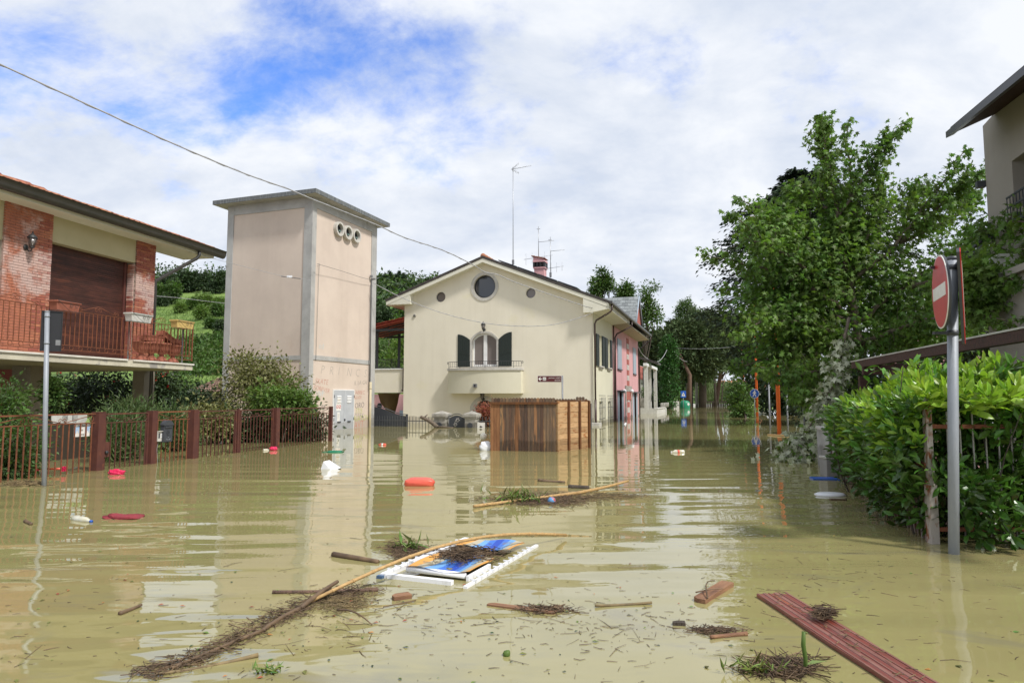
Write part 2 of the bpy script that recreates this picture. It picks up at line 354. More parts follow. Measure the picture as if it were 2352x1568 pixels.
M_['redboard'] = mat('varnished_red_board', (.21, .045, .03), col2=(.13, .035, .028), vscale=4, rough=.35, spec=.6, stretch=(.6, 4, 4), col3=(.34, .09, .025), scale3=1.5, lo3=.62, hi3=.72)
M_['redbead'] = mat('worn_board_bead', (.25, .115, .09), col2=(.16, .06, .045), vscale=5, rough=.4, stretch=(.6, 4, 4), spec=.5)
M_['plank'] = mat('split_orange_plank', (.30, .16, .085), col2=(.15, .075, .045), vscale=6, rough=.7, stretch=(.6, 5, 5), bump=.006, bscale=20)
M_['grass'] = mat('meadow_grass', (.125, .20, .045), col2=(.17, .25, .06), vscale=.06, rough=.9, world=True, col3=(.06, .105, .022), scale3=.35, lo3=.52, hi3=.66, bump=.15, bscale=3)
M_['mud'] = mat('mud', (.16, .13, .09), col2=(.12, .10, .07), vscale=.5, rough=.9)
M_['greywall'] = mat('taupe_render', (.36, .33, .295), col2=(.32, .295, .26), streak=.4, vscale=.8, bump=.008, bscale=110)
M_['graff_r'] = mat('faded_red_spray', (.50, .22, .17), rough=.8)
M_['graff_w'] = mat('worn_grey_spray', (.44, .39, .34), rough=.8)
M_['graff_k'] = mat('black_marker', (.11, .11, .115), rough=.8)
M_['graff_b'] = mat('faded_blue_chalk', (.48, .56, .58), rough=.8)
M_['graff_y'] = mat('lime_spray', (.42, .48, .12), rough=.8)
M_['graff_g'] = mat('grey_marker', (.30, .28, .25), rough=.8)
# foliage
M_['maple'] = foliage('maple_leaf', (.085, .16, .035), (.15, .24, .05), trans=.4, island=.4, vs=.7, hue=.015)
M_['mapleu'] = foliage('silver_leaf_underside', (.44, .46, .34), (.32, .36, .22), trans=.1, island=.25, vs=3, hue=.0)
M_['cedar'] = foliage('cedar_needles', (.022, .04, .02), (.035, .058, .028), rough=.7, trans=.05, island=.4)
M_['pine'] = foliage('umbrella_pine_needles', (.07, .10, .045), (.10, .135, .06), rough=.8, spec=.1, trans=.05, island=.3)
M_['laurel'] = foliage('old_laurel_leaf', (.07, .15, .022), (.095, .195, .03), rough=.36, spec=.5, trans=.2, island=.5, vs=2, hue=.022, damp=.42, dampcol=.6, col3=(.13, .12, .04), scale3=9, lo3=.62, hi3=.68)
M_['laurely'] = foliage('young_laurel_leaf', (.30, .44, .05), (.20, .36, .04), rough=.35, spec=.5, trans=.35, island=.3, vs=2, hue=.012)
M_['ivy'] = foliage('ivy_leaf', (.035, .095, .018), (.05, .13, .025), rough=.45, trans=.12, island=.45)
M_['dark'] = foliage('dark_evergreen_leaf', (.028, .05, .02), (.045, .075, .025), trans=.12, island=.4)
M_['mid'] = foliage('mid_green_leaf', (.055, .10, .025), (.085, .15, .03), trans=.25, island=.35)
M_['light'] = foliage('fresh_green_leaf', (.10, .165, .035), (.14, .21, .05), trans=.35, island=.3)
M_['olive'] = foliage('olive_shrub_leaf', (.15, .15, .05), (.20, .20, .075), trans=.2, island=.35, vs=2)
M_['reedg'] = foliage('reed_leaf', (.12, .17, .06), (.17, .21, .09), trans=.2, island=.3)
M_['oleander'] = foliage('oleander_leaf', (.075, .12, .04), (.11, .155, .055), trans=.2, island=.4, vs=2)
M_['photinia'] = foliage('red_photinia_leaf', (.34, .10, .08), (.26, .12, .07), trans=.3, island=.4, vs=3)
M_['redflower'] = foliage('red_petal', (.5, .02, .02), (.4, .02, .02), trans=.2)
M_['floatleaf'] = foliage('floating_green_leaf', (.09, .15, .03), (.16, .18, .04), trans=.1, island=.5, vs=3, hue=.05)
M_['autumn'] = foliage('orange_leaf', (.42, .14, .04), (.30, .10, .04), trans=.1, island=.4, hue=.03)
# ------------------------------------------------------------------ water and ground
def smooth(a, b, x):
    t = np.clip((x - a) / (b - a), 0, 1); return t * t * (3 - 2 * t)
def hnoise(x, y, s, seed):
    return (np.sin(x / s * 1.3 + seed) * np.cos(y / s * 1.1 + seed * 2.1) + .5 * np.sin(x / s * 2.9 + seed * 3.3 + y / s * 1.7) + .25 * np.cos(y / s * 5.1 - x / s * 4.3 + seed)) / 1.75
def ground_z(x, y):
    x = np.asarray(x, float); y = np.asarray(y, float)
    az_ = x / np.maximum(y, 1)
    prof = np.interp(y, [0, 42, 48, 60, 75, 95, 115, 150, 190, 260, 420, 1500], [-.7, -.7, .45, 2.0, 4.1, 11.3, 16.2, 25.5, 33.5, 41, 44, 44])
    hill = 1 - smooth(-.12, .06, az_)
    bank = np.interp(y, [0, 122, 127, 150, 300, 1500], [-.7, -.7, .35, 1.5, 3.0, 4.0]) + .12 * hnoise(x, y, 3, 2)
    z = bank * (1 - hill) + np.maximum(prof, -.7) * hill
    z = z + hill * smooth(50, 90, y) * (.7 * hnoise(x, y, 14, 1) + .25 * hnoise(x, y, 4, 5))
    return np.where(y < 40, -.7, z)
def build_ground():
    ys = np.concatenate([np.linspace(-30, 40, 6), np.linspace(43, 300, 150), np.linspace(320, 1500, 14)])
    xs = np.concatenate([np.linspace(-1200, -180, 12), np.linspace(-170, 170, 150), np.linspace(180, 1200, 12)])
    X, Y = np.meshgrid(xs, ys); Z = ground_z(X, Y)
    v = np.stack([X, Y, Z], -1).reshape(-1, 3); nx = len(xs); fs = []
    for j in range(len(ys) - 1):
        for i in range(nx - 1): fs.append((j * nx + i, j * nx + i + 1, (j + 1) * nx + i + 1, (j + 1) * nx + i))
    me = bpy.data.meshes.new('ground'); me.from_pydata(v.tolist(), [], fs); me.materials.append(M_['grass'])
    me.polygons.foreach_set('use_smooth', [True] * len(fs))
    tag(inst('ground', me), 'flooded ground rising to a green meadow hill', None, None, 'structure')
build_ground()
def water_mat():
    m = bpy.data.materials.new('flood_water'); m.use_nodes = True; nt = m.node_tree; N = nt.nodes; L = nt.links; p = N['Principled BSDF']
    g = N.new('ShaderNodeNewGeometry'); pos = g.outputs['Position']
    def noise(sx, sy, det, dist=0., off=(0, 0, 0), rot=0., rough=.5):
        mp = N.new('ShaderNodeMapping'); L.new(pos, mp.inputs[0]); mp.inputs['Scale'].default_value = (sx, sy, 1); mp.inputs['Location'].default_value = off; mp.inputs['Rotation'].default_value = (0, 0, rot)
        n = N.new('ShaderNodeTexNoise'); n.inputs['Scale'].default_value = 1; n.inputs['Detail'].default_value = det; n.inputs['Distortion'].default_value = dist; n.inputs['Roughness'].default_value = rough
        L.new(mp.outputs[0], n.inputs['Vector']); return n.outputs[0]
    def mt(op, a, b=None):
        x = N.new('ShaderNodeMath'); x.operation = op
        for i, v in enumerate((a, b)):
            if v is None: continue
            if isinstance(v, (int, float)): x.inputs[i].default_value = v
            else: L.new(v, x.inputs[i])
        return x.outputs[0]
    def mr(src, a, b, c, d):
        x = N.new('ShaderNodeMapRange'); x.interpolation_type = 'SMOOTHSTEP'; L.new(src, x.inputs[0])
        for i, v in enumerate((a, b, c, d)): x.inputs[i + 1].default_value = v
        return x.outputs[0]
    s = N.new('ShaderNodeSeparateXYZ'); L.new(pos, s.inputs[0])
    def wave(scale, dist, ds, rot, off=0):
        mp = N.new('ShaderNodeMapping'); L.new(pos, mp.inputs[0]); mp.inputs['Rotation'].default_value = (0, 0, rot); mp.inputs['Location'].default_value = (off, off, 0)
        w = N.new('ShaderNodeTexWave'); w.wave_type = 'BANDS'; w.bands_direction = 'Y'; w.wave_profile = 'SIN'; w.inputs['Scale'].default_value = scale
        w.inputs['Distortion'].default_value = dist; w.inputs['Detail'].default_value = 1.0; w.inputs['Detail Scale'].default_value = ds
        L.new(mp.outputs[0], w.inputs['Vector']); return w.outputs['Fac']
    near = mr(s.outputs[1], 5, 17, 1.0, 0.05)
    far = mr(s.outputs[1], 5, 14, 1.0, 0.0)
    patch = mr(noise(.10, .22, 2, 0, (5, 3, 0)), .36, .60, .40, 1.0)
    swell = mt('MULTIPLY', noise(.28, 1.05, 1.5, .4, (1, 2, 0), R(4)), .052)
    w1 = mt('MULTIPLY', wave(.52, 2.2, .5, R(3)), .0038)
    w2 = mt('MULTIPLY', wave(.95, 2.6, .6, R(-5), 3.1), .0016)
    rip = mt('MULTIPLY', mt('MULTIPLY', noise(1.2, 4.2, 2.0, .6, (4, 9, 0), R(-6)), .0042), far)
    h = mt('ADD', mt('MULTIPLY', mt('ADD', mt('ADD', w1, w2), swell), mt('MULTIPLY', near, patch)), mt('MULTIPLY', rip, patch))
    h = mt('ADD', h, mt('MULTIPLY', noise(.5, 1.6, 2, 0, (2, 8, 0)), .0012))
    b = N.new('ShaderNodeBump'); b.inputs['Strength'].default_value = 1; b.inputs['Distance'].default_value = 1.0; L.new(h, b.inputs['Height']); L.new(b.outputs[0], p.inputs['Normal'])
    x = N.new('ShaderNodeMix'); x.data_type = 'RGBA'; L.new(noise(.25, .5, 4, 1.0, (3, 3, 0)), x.inputs[0])
    x.inputs[6].default_value = (.25, .222, .092, 1); x.inputs[7].default_value = (.305, .272, .122, 1)
    film = mr(noise(.55, 1.5, 11, 1.2, (6, 1, 0), R(8), .68), .53, .68, 0, 1); f2 = N.new('ShaderNodeMix'); f2.data_type = 'RGBA'; L.new(mt('MULTIPLY', film, .5), f2.inputs[0]); L.new(x.outputs[2], f2.inputs[6]); f2.inputs[7].default_value = (.20, .18, .12, 1); L.new(f2.outputs[2], p.inputs['Base Color'])
    L.new(mt('ADD', mt('MULTIPLY', film, .10), .02), p.inputs['Roughness']); p.inputs['IOR'].default_value = 1.78; p.inputs['Specular IOR Level'].default_value = .5
    return m
mb = MB(); mb.add([(-400, -30, 0), (400, -30, 0), (400, 300, 0), (-400, 300, 0)], [(0, 1, 2, 3)])
tag(mb.build('water', water_mat()), 'muddy khaki flood water covering the street', None, None, 'structure')

# ------------------------------------------------------------------ foliage tools
def T_leaf():   # small pointed folded leaf
    return [(0, 0, 0), (.45, -.27, .06), (1, 0, -.10), (.45, .27, .06)], [(0, 1, 2), (0, 2, 3)]
def T_blade():
    return [(0, 0, 0), (.4, -.09, .02), (1, 0, -.12), (.4, .09, .02)], [(0, 1, 2), (0, 2, 3)]
def T_quad():
    return [(0, -.3, 0), (.6, -.42, .12), (1, .15, -.08), (.35, .45, .05)], [(0, 1, 2, 3)]
def T_laurel():
    mid = [(0, 0, 0), (.12, 0, .0), (.4, 0, .03), (.72, 0, .02), (1, 0, -.05)]
    w = [0, 0.02, .19, .17, 0]
    v = [mid[0], mid[1]]; v += [(.38, -.185, .085), mid[2], (.38, .185, .085), (.70, -.165, .065), mid[3], (.70, .165, .065), mid[4]]
    return v, [(0, 1, 2), (0, 4, 1), (1, 3, 2), (1, 4, 3), (2, 3, 6, 5), (3, 4, 7, 6), (5, 6, 8), (6, 7, 8)]
def T_maple():
    pts = [(0, 0), (.22, -.10), (.16, -.42), (.42, -.24), (.62, -.52), (.64, -.17), (1.05, 0), (.64, .17), (.62, .52), (.42, .24), (.16, .42), (.22, .10)]
    v = [(.36, 0, .05)] + [(x, y, -.22 * (y * y) * 2 - .12 * x * x) for x, y in pts]; n = len(pts)
    return v, [(0, i + 1, (i + 1) % n + 1) for i in range(n)]
def unit(a): return a / np.maximum(np.linalg.norm(a, axis=1, keepdims=True), 1e-9)
def leaf_mesh(name, P, D, S, tmpl, m, nup=.8):
    """P points, D directions of the leaf's length, S sizes"""
    P = np.asarray(P, float); n = len(P); D = unit(np.asarray(D, float))
    nr = rng.normal(size=(n, 3)); nr[:, 2] += nup * 2; W = unit(np.cross(nr, D)); Nn = np.cross(D, W)
    tv, tf = tmpl; tv = np.array(tv, float); k = len(tv)
    V = P[:, None, :] + np.asarray(S)[:, None, None] * (tv[None, :, 0:1] * D[:, None, :] + tv[None, :, 1:2] * W[:, None, :] + tv[None, :, 2:3] * Nn[:, None, :])
    lens = np.array([len(f) for f in tf]); flat = np.concatenate([np.array(f) for f in tf])
    loops = (flat[None, :] + (np.arange(n) * k)[:, None]).reshape(-1); tot = np.tile(lens, n); start = np.concatenate([[0], np.cumsum(tot)[:-1]])
    me = bpy.data.meshes.new(name); me.vertices.add(n * k); me.vertices.foreach_set('co', V.reshape(-1).astype(np.float32))
    me.loops.add(len(loops)); me.loops.foreach_set('vertex_index', loops.astype(np.int32))
    me.polygons.add(len(tot)); me.polygons.foreach_set('loop_start', start.astype(np.int32)); me.polygons.foreach_set('loop_total', tot.astype(np.int32))
    me.polygons.foreach_set('use_smooth', np.zeros(len(tot), bool)); me.materials.append(m); me.update(calc_edges=True)
    return me
def crown_pts(ells, ncl, nper, rcl, shell=.45, flat=1.0):
    """clumped leaf points through ellipsoids [(c, r)]; returns points, outward, clump centres"""
    w = np.array([e[1][0] * e[1][1] + e[1][0] * e[1][2] + e[1][1] * e[1][2] for e in ells]); w = w / w.sum()
    idx = rng.choice(len(ells), ncl, p=w); C = np.array([e[0] for e in ells], float)[idx]; Rr = np.array([e[1] for e in ells], float)[idx]
    u = unit(rng.normal(size=(ncl, 3))); rad = rng.random(ncl) ** shell; rad *= 1 + .16 * np.sin(u[:, 0] * 7 + idx * 2.1) * np.cos(u[:, 2] * 6 + idx)
    cc = C + u * Rr * rad[:, None]
    sz = rcl * rng.uniform(.6, 1.4, ncl)
    off = rng.normal(size=(ncl, nper, 3)) * .5; off[:, :, 2] *= flat
    P = (cc[:, None, :] + off * sz[:, None, None]).reshape(-1, 3)
    out = (u[:, None, :] * .7 + unit(off.reshape(-1, 3)).reshape(ncl, nper, 3)).reshape(-1, 3)
    return P, out, cc
def limb(mb, p0, p1, r0, r1, sag=.1, n=6, sides=6, jit=.06):
    p0 = Vector(p0); p1 = Vector(p1); L_ = (p1 - p0).length; pts = []; rs = []
    j = Vector(rng.normal(size=3)) * jit * L_
    for i in range(n + 1):
        t = i / n; p = p0.lerp(p1, t) + j * math.sin(t * math.pi) + Vector((0, 0, sag * L_ * math.sin(t * math.pi)))
        pts.append(p); rs.append(r0 + (r1 - r0) * t)
    mb.tube(pts, rs, sides); return pts
def tree(name, label, cat, base, ells, ncl, nper, rcl, size, leafm, tmpl=None, bark='bark', tr=.15, group=None, shell=.45, limbs=10, down=.3, flat=1., top=None, kind=None, nup=.8):
    base = Vector(base); root = thing(name, label, cat, base, group)
    el = [((Vector(c) - base), r) for c, r in ells]
    P, O, cc = crown_pts(el, ncl, nper, rcl, shell, flat)
    D = O + rng.normal(size=O.shape) * .6; D[:, 2] -= down
    me = leaf_mesh('crown', P, D, size * rng.uniform(.6, 1.3, len(P)), (tmpl or T_leaf()), M_[leafm] if isinstance(leafm, str) else leafm, nup)
    inst('crown', me, root)
    if tr > 0:
        c0 = Vector(np.mean([c for c, r in el], axis=0)); mb = MB(); tp = top if top else c0 + Vector((0, 0, max(r[2] for c, r in el) * .5))
        pts = limb(mb, (0, 0, -.6), tp, tr, tr * .25, 0, 8, 8, .02)
        for k in rng.choice(len(cc), min(limbs, len(cc)), replace=False):
            a = pts[min(int(rng.integers(3, 7)), 7)]; limb(mb, a, Vector(cc[k]), tr * .4, tr * .06, .05, 5, 5)
        mb.build('trunk', M_[bark], root)
    return root
def E(px, py, rx, ry, d, rd=None):
    """ellipsoid seen at a photo place, radii given in photo pixels"""
    k = d / F; return (at(px, py, d), (rx * k, (rd if rd else rx * k), ry * k))
def wall_poly(mb, outer, holes, fn, depth):
    """flat wall with openings; fn(a,b,depth) -> point; holes get reveals of the given depth"""
    rings = [[Vector((a, b, 0)) for a, b in outer]] + [[Vector((a, b, 0)) for a, b in h] for h in holes]
    flat = [p for r_ in rings for p in r_]; t = tessellate_polygon(rings)
    mb.add([fn(p.x, p.y, 0) for p in flat], [tuple(x) for x in t])
    for h in holes:
        n = len(h); mb.add([fn(a, b, 0) for a, b in h] + [fn(a, b, depth) for a, b in h], [(i, (i + 1) % n, (i + 1) % n + n, i + n) for i in range(n)])
def rect(a0, a1, b0, b1): return [(a0, b0), (a1, b0), (a1, b1), (a0, b1)]
def circ(a, b, ra, rb=None, n=28): rb = rb or ra; return [(a + ra * math.cos(2 * math.pi * k / n), b + rb * math.sin(2 * math.pi * k / n)) for k in range(n)]
def arch(a0, a1, b0, bs, bt, n=14):
    """rectangle with a segmental arch on top, spring height bs, crown bt"""
    c = (a0 + a1) / 2; h = (a1 - a0) / 2; rise = bt - bs; rr = (h * h + rise * rise) / (2 * rise); cz = bt - rr; th = math.asin(min(1, h / rr))
    return [(a0, b0), (a1, b0)] + [(c + rr * math.sin(th - 2 * th * k / n), cz + rr * math.cos(th - 2 * th * k / n)) for k in range(n + 1)]
def ring(mb, outer, inner, fn0, fn1):
    """band between two outlines with the same count of points, from fn0 (face) to fn1 (back)"""
    n = len(outer); vs = [fn0(*p) for p in outer] + [fn0(*p) for p in inner] + [fn1(*p) for p in outer] + [fn1(*p) for p in inner]; fs = []
    for i in range(n):
        j = (i + 1) % n; fs += [(i, j, n + j, n + i), (2 * n + i, 3 * n + i, 3 * n + j, 2 * n + j), (i, 2 * n + i, 2 * n + j, j), (n + i, n + j, 3 * n + j, 3 * n + i)]
    mb.add(vs, fs)
def text(name, body, size, m, parent=None, M=None, ext=.001, align='LEFT', shear=0., sx=1., thin=0., wob=0.):
    cu = bpy.data.curves.new(name, 'FONT'); cu.body = body; cu.size = size; cu.extrude = ext; cu.align_x = align; cu.shear = shear; cu.resolution_u = 2; cu.offset = thin
    o = bpy.data.objects.new(name, cu); COL.objects.link(o); dg = bpy.context.evaluated_depsgraph_get(); dg.update()
    me = bpy.data.meshes.new_from_object(o.evaluated_get(dg)); bpy.data.objects.remove(o); bpy.data.curves.remove(cu)
    me.materials.clear(); me.materials.append(m)
    if wob:
        for v in me.vertices: v.co.x += wob * math.sin(v.co.y * 31 / size * .3 + v.co.x * 9); v.co.y += wob * math.sin(v.co.x * 17 / size * .3)
    if sx != 1.: me.transform(Matrix.Diagonal((sx, 1, 1, 1)))
    return inst(name, me, parent, M)
STAND = RX(R(90))                                  # text upright in the local xz plane, facing -y
SIDE = Matrix(((0, 0, 1, 0), (1, 0, 0, 0), (0, 1, 0, 0), (0, 0, 0, 1)))   # text upright in the local yz plane, facing +x
def scroll(mb, fn, ca, cb, r, turns=1.1, start=0., hand=1, t=.008, n=14):
    """spiral in a plane; fn(a,b) -> point"""
    pts = []
    for i in range(n + 1):
        k = i / n; rr = r * (1 - .75 * k); a = start + hand * k * turns * 2 * math.pi
        pts.append(fn(ca + rr * math.cos(a), cb + rr * math.sin(a)))
    mb.tube(pts, t, 4)
# ------------------------------------------------------------------ pieces that can be picked apart
CUBES = {}
def cube_mesh(name, dims, m):
    k = (name, m.name, tuple(round(d, 2) for d in dims))
    if k not in CUBES: CUBES[k] = MB().box(-k[2][0] / 2, k[2][0] / 2, -k[2][1] / 2, k[2][1] / 2, -k[2][2] / 2, k[2][2] / 2).mesh(name, m)
    return CUBES[k]
def pieces(parent, name, boxes, m, limit=300, near=None):
    """boxes (x0,x1,y0,y1,z0,z1) in the parent's axes: up to limit as parts of their own, the rest joined"""
    if near is not None: boxes = sorted(boxes, key=near)
    for b in boxes[:limit]:
        d = (b[1] - b[0], b[3] - b[2], b[5] - b[4]); me = cube_mesh(name, tuple(max(x, .01) for x in d), m)
        q = tuple(max(round(max(x, .01), 2), .01) for x in d)
        inst(name, me, parent, T((b[0] + b[1]) / 2, (b[2] + b[3]) / 2, (b[4] + b[5]) / 2) @ Matrix.Diagonal((d[0] / q[0], d[1] / q[1], d[2] / q[2], 1)))
    if len(boxes) > limit:
        mb = MB()
        for b in boxes[limit:]: mb.box(*b)
        tag(mb.build(name, m, parent), kind='stuff')
def brick_boxes(a0, a1, b0, b1, course=.064, ln=.25, j=.010):
    out = []; k = 0; b = b0
    while b < b1 - .02:
        h = min(course - j, b1 - b); a = a0 - (ln / 2 if k % 2 else 0)
        while a < a1 - .005:
            l0, l1 = max(a, a0), min(a + ln - j, a1)
            if l1 - l0 > .03: out.append((l0, l1, b, b + h))
            a += ln
        b += course; k += 1
    return out

# ================================================================== LEFT HOUSE
ZS = 2.22
LH = Frame(wat(442.5, 836.5, ZS), 1526)
lh = thing('brick_house', 'brick house with balcony and wooden roller shutter raised on plaster columns', 'house', LH.M)
XW = -1.2                                     # plane of the brick wall
YN = -10.5                                    # near end, past the frame
ye, _ = LH.hx(353, 700, XW)
zb = LH.hx(440, 850, 0)[1]
MB().box(-9, 0, YN, 0, zb, ZS - .03).build('balcony_slab', M_['slab'], lh)
MB().box(-9, -.02, YN, -.02, zb - .012, zb - .002).build('slab_underside', M_['soffit'], lh)
ysp = LH.hx(296, 832, 0)[0]
MB().box(-1.19, .035, YN, ysp - .06, ZS - .03, ZS + .012).box(-1.19, .035, ysp + .12, .03, ZS - .03, ZS + .012).build('coping', M_['marble'], lh)
pA, pB = LH.loc(at(71.6, 841, 16.3)), LH.loc(at(331.5, 855, 19.6))
for p, w, l in ((pA, .55, .55), (pB, .38, .42)):
    MB().box(p.x - w, p.x, p.y, p.y + l, -.7, zb - .012).build('column', M_['column'], lh)
p = LH.loc(at(40, 841, 18.5)); MB().box(p.x - 2.5, p.x, p.y, p.y + .3, -.7, zb - .012).build('wall', M_['pinkdark'], lh)
# brick piers, shutters, lintel
yp0, yp1 = LH.hx(6.5, 600, XW)[0], LH.hx(118, 600, XW)[0]
yr1, yq0 = LH.hx(301, 640, XW)[0], LH.hx(313, 640, XW)[0]
GX = -.72; ZG = LH.hx(443, 566, GX + .12)[1]; ZT = ZG + .10
zl0 = LH.hx(118, 553, XW)[1]
core = MB()
core.box(-7, XW - .025, yp0, yp1, ZS, ZT); core.box(-7, XW - .025, yq0, ye, ZS, ZT); core.build('mortar', M_['mortar'], lh)
MB().box(-7, XW - .30, YN, yp0, ZS, ZT).box(-7, XW - .45, yp1, yq0, ZS, ZT).build('wall', M_['beige'], lh)
MB().box(XW - .40, XW - .055, yp1 + .002, yq0 - .002, zl0, ZT).box(XW - .28, XW - .055, YN, yp0 - .002, zl0 - .25, ZT).build('lintel', M_['beige'], lh)
bx = []
for a0, a1 in ((yp0, yp1), (yq0, ye)):
    for c in brick_boxes(a0, a1, ZS + .005, ZT - .01): bx.append((XW - .06 + random.uniform(-.002, .003), XW - .0 + random.uniform(-.003, .003), *c))
pieces(lh, 'brick', bx, M_['brick'], 300, near=lambda b: -b[2])
pieces(lh, 'reveal_brick', [(XW - .26, XW - .07, yq0 - .045, yq0 - .004, z, z + .054) for z in np.arange(ZS + .01, zl0 - .05, .064)], M_['brick'], 60)
sl = []; z = ZS + .02
while z < zl0 - .01: sl.append((XW - .30, XW - .285, yp1 + .01, yr1 + .03, z, z + .046)); z += .052
pieces(lh, 'shutter_slat', sl, M_['rollwood'], 80)
MB().box(XW - .36, XW - .31, yp1, yq0, ZS, zl0).build('shutter_backing', M_['black'], lh)
MB().box(XW - .33, XW - .25, yr1 + .035, yr1 + .11, ZS, zl0).build('shutter_guide', M_['brownpaint'], lh)
pieces(lh, 'shutter_slat', [(XW - .22, XW - .205, YN + 3, yp0 - .02, z, z + .046) for z in np.arange(ZS + .02, zl0 - .3, .052)], M_['rollwood'], 60)
# roof: fascia, gutter, tiles
yg = LH.hx(512, 583, GX + .12)[0]; yf = LH.hx(490, 592, GX)[0]
MB().box(GX - .02, GX + .02, YN, yf, ZG - .14, ZG - .005).build('fascia', M_['cream_trim'], lh)
MB().box(XW - .6, GX - .025, YN, yf, ZG - .13, ZG - .10).build('eave_soffit', M_['cream_trim'], lh)
gt = MB(); prof = [(.02, .12), (.03, 0), (.06, -.07), (.13, -.10), (.20, -.07), (.24, .0), (.25, .13), (.27, .13)]
n = len(prof); vs = [(GX + x, y, ZG + z) for y in (YN, yg) for x, z in prof] + [(GX + (x - .008 if x > .1 else x + .008), y, ZG + z + .008) for y in (YN, yg) for x, z in prof]
gt.smooth = True; gt.add(vs, [(i, i + 1, n + i + 1, n + i) for i in range(n - 1)] + [(2 * n + i, 3 * n + i, 3 * n + i + 1, 2 * n + i + 1) for i in range(n - 1)]); gt.smooth = False
gt.add([(GX + x, yg - .004, ZG + z) for x, z in prof], [tuple(range(n))]); gt.build('gutter', M_['gutter'], lh)
ts = .36; RW = 2.1
MB().prism([(-RW, RW * ts), (.05, -.02), (.05, .05), (-RW - .05, RW * ts + .06)], lambda a, b: (GX + a, YN, ZG + .10 + b), lambda a, b: (GX + a, yg - .12, ZG + .10 + b)) \
    .prism([(-7.5, .65), (-RW, RW * ts - .03), (-RW, RW * ts + .06), (-7.5, 1.1)], lambda a, b: (GX + a, YN, ZG + .10 + b), lambda a, b: (GX + a, yg - 2.2, ZG + .10 + b)).build('roof', M_['tile'], lh)
def coppo(r0=.085, r1=.07, ln=.42):
    mb = MB(); vs = []
    for i, (x, r) in enumerate(((0, r0), (-ln, r1))):
        for o in (0, .014):
            for k in range(6):
                a = math.pi * k / 5; vs.append((x, (r - o) * math.cos(a), (r - o) * math.sin(a)))
    mb.add(vs, [(k, k + 1, 12 + k + 1, 12 + k) for k in range(5)] + [(6 + k, 18 + k, 18 + k + 1, 6 + k + 1) for k in range(5)] + [(k, 6 + k, 6 + k + 1, k + 1) for k in range(5)])
    return mb.mesh('roof_tile', M_['tile'])
cm = coppo(); y = yg - .2; cnt = 0
while y > YN and cnt < 296:
    for k in range(5 if y > -7 else 4):
        x = .06 - k * .36; inst('roof_tile', cm, lh, T(GX + x, y + random.uniform(-.01, .01), ZG + .15 - x * ts + random.uniform(-.006, .012)) @ RY(math.atan(ts) + random.uniform(-.02, .03))); cnt += 1
    y -= .195
# hip ridge lump
mb = MB()
yh = LH.hx(101, 430, GX - RW)[0]
for k in range(9): mb.lathe([(.11, 0), (.12, .03), (.10, .42)], (0, 0, 0), 10, T(GX - RW, yh - .42 * k, ZG + .13 + RW * ts + random.uniform(0, .03)) @ RX(R(90)))
mb.build('ridge_tiles', M_['tile'], lh)
# downpipe under the eave
g0 = Vector((GX + .12, LH.hx(458, 580, GX + .12)[0], ZG - .05)); g1 = Vector((XW + .02, ye + .02, LH.hx(353, 644, XW)[1]))
MB().tube([g0, g0 + Vector((0, 0, -.16)), g0 + Vector((-.05, -.03, -.25)), g1, g1 + Vector((-.06, .06, -.3)), g1 + Vector((-.06, .06, -4))], .05, 8).build('downpipe', M_['gutter'], lh)
# balcony railing
rl = thing('balcony_railing', 'rusty wrought iron railing with scrolls and rings along the brick house balcony', 'railing', LH.M)
zt = LH.hx(443.9, 749, 0)[1] - .0; zt = (zt + LH.hx(200, 724, 0)[1]) / 2; zr1 = ZS + .12; zr2 = zr1 + .11
XR = -.04
top = lambda a, b: Vector((XR, a, b))
for z, t in ((zt, .011), (zr2, .008), (zr1, .008)): MB().box(XR - t, XR + t, YN, 0, z - .006, z + .006).build('rail', M_['rust'], rl)
bar = MB().box(-.007, .007, -.007, .007, 0, zt - zr2).mesh('bar', M_['rust']); rg = MB().tube([(0, .05 * math.cos(a), .05 * math.sin(a)) for a in np.linspace(0, 2 * math.pi, 13)], .007, 4).mesh('ring', M_['rust'])
y = -.12; k = 0
while y > YN:
    inst('bar', bar, rl, T(XR, y, zr2))
    if k % 2 == 0: inst('ring', rg, rl, T(XR, y + .06, (zr1 + zr2) / 2))
    y -= .125; k += 1
for i, y in enumerate(np.arange(-.12, -1.15, -.13)): inst('bar', bar, rl, T(y, 0, zr2))
for z in (zt, zr2, zr1): MB().box(XW + .05, XR, -.008, .008, z - .006, z + .006).build('rail', M_['rust'], rl)
MB().box(XR - .014, XR + .014, -.014, .014, zr1 - .03, zt + .16).build('post', M_['rust'], rl)
pk = [LH.hx(x, 740, 0)[0] for x in (-75, 35, 228, 377)]; tr = [LH.hx(x, 740, 0)[0] for x in (-20, 88, 185.5, 269.5, 344)]
zz = sorted([(a, 1) for a in pk] + [(a, 0) for a in tr]); zz.append((0.0, 1))
for (a, u), (b, w) in zip(zz[:-1], zz[1:]):
    if u == w: continue
    MB().tube([(XR, a, zt + .02 + .16 * u), (XR, b, zt + .02 + .16 * w)], .007, 4).build('brace', M_['rust'], rl)
for a, u in zz[:-1]:
    mb = MB(); c = zt + (.09 if u else .06); r = .06 if u else .045
    scroll(mb, top, a - r * .95, c, r, 1.1, 0, 1, .006); scroll(mb, top, a + r * .95, c, r, 1.1, math.pi, -1, .006); mb.build('scroll', M_['rust'], rl)
for x in (297, 421): 
    y = LH.hx(x, 800, -.06)[0]; MB().tube([(-.09, y, ZS - .02), (-.09, y, zt - .02)], .02, 8).build('support_post', M_['galv'], rl)
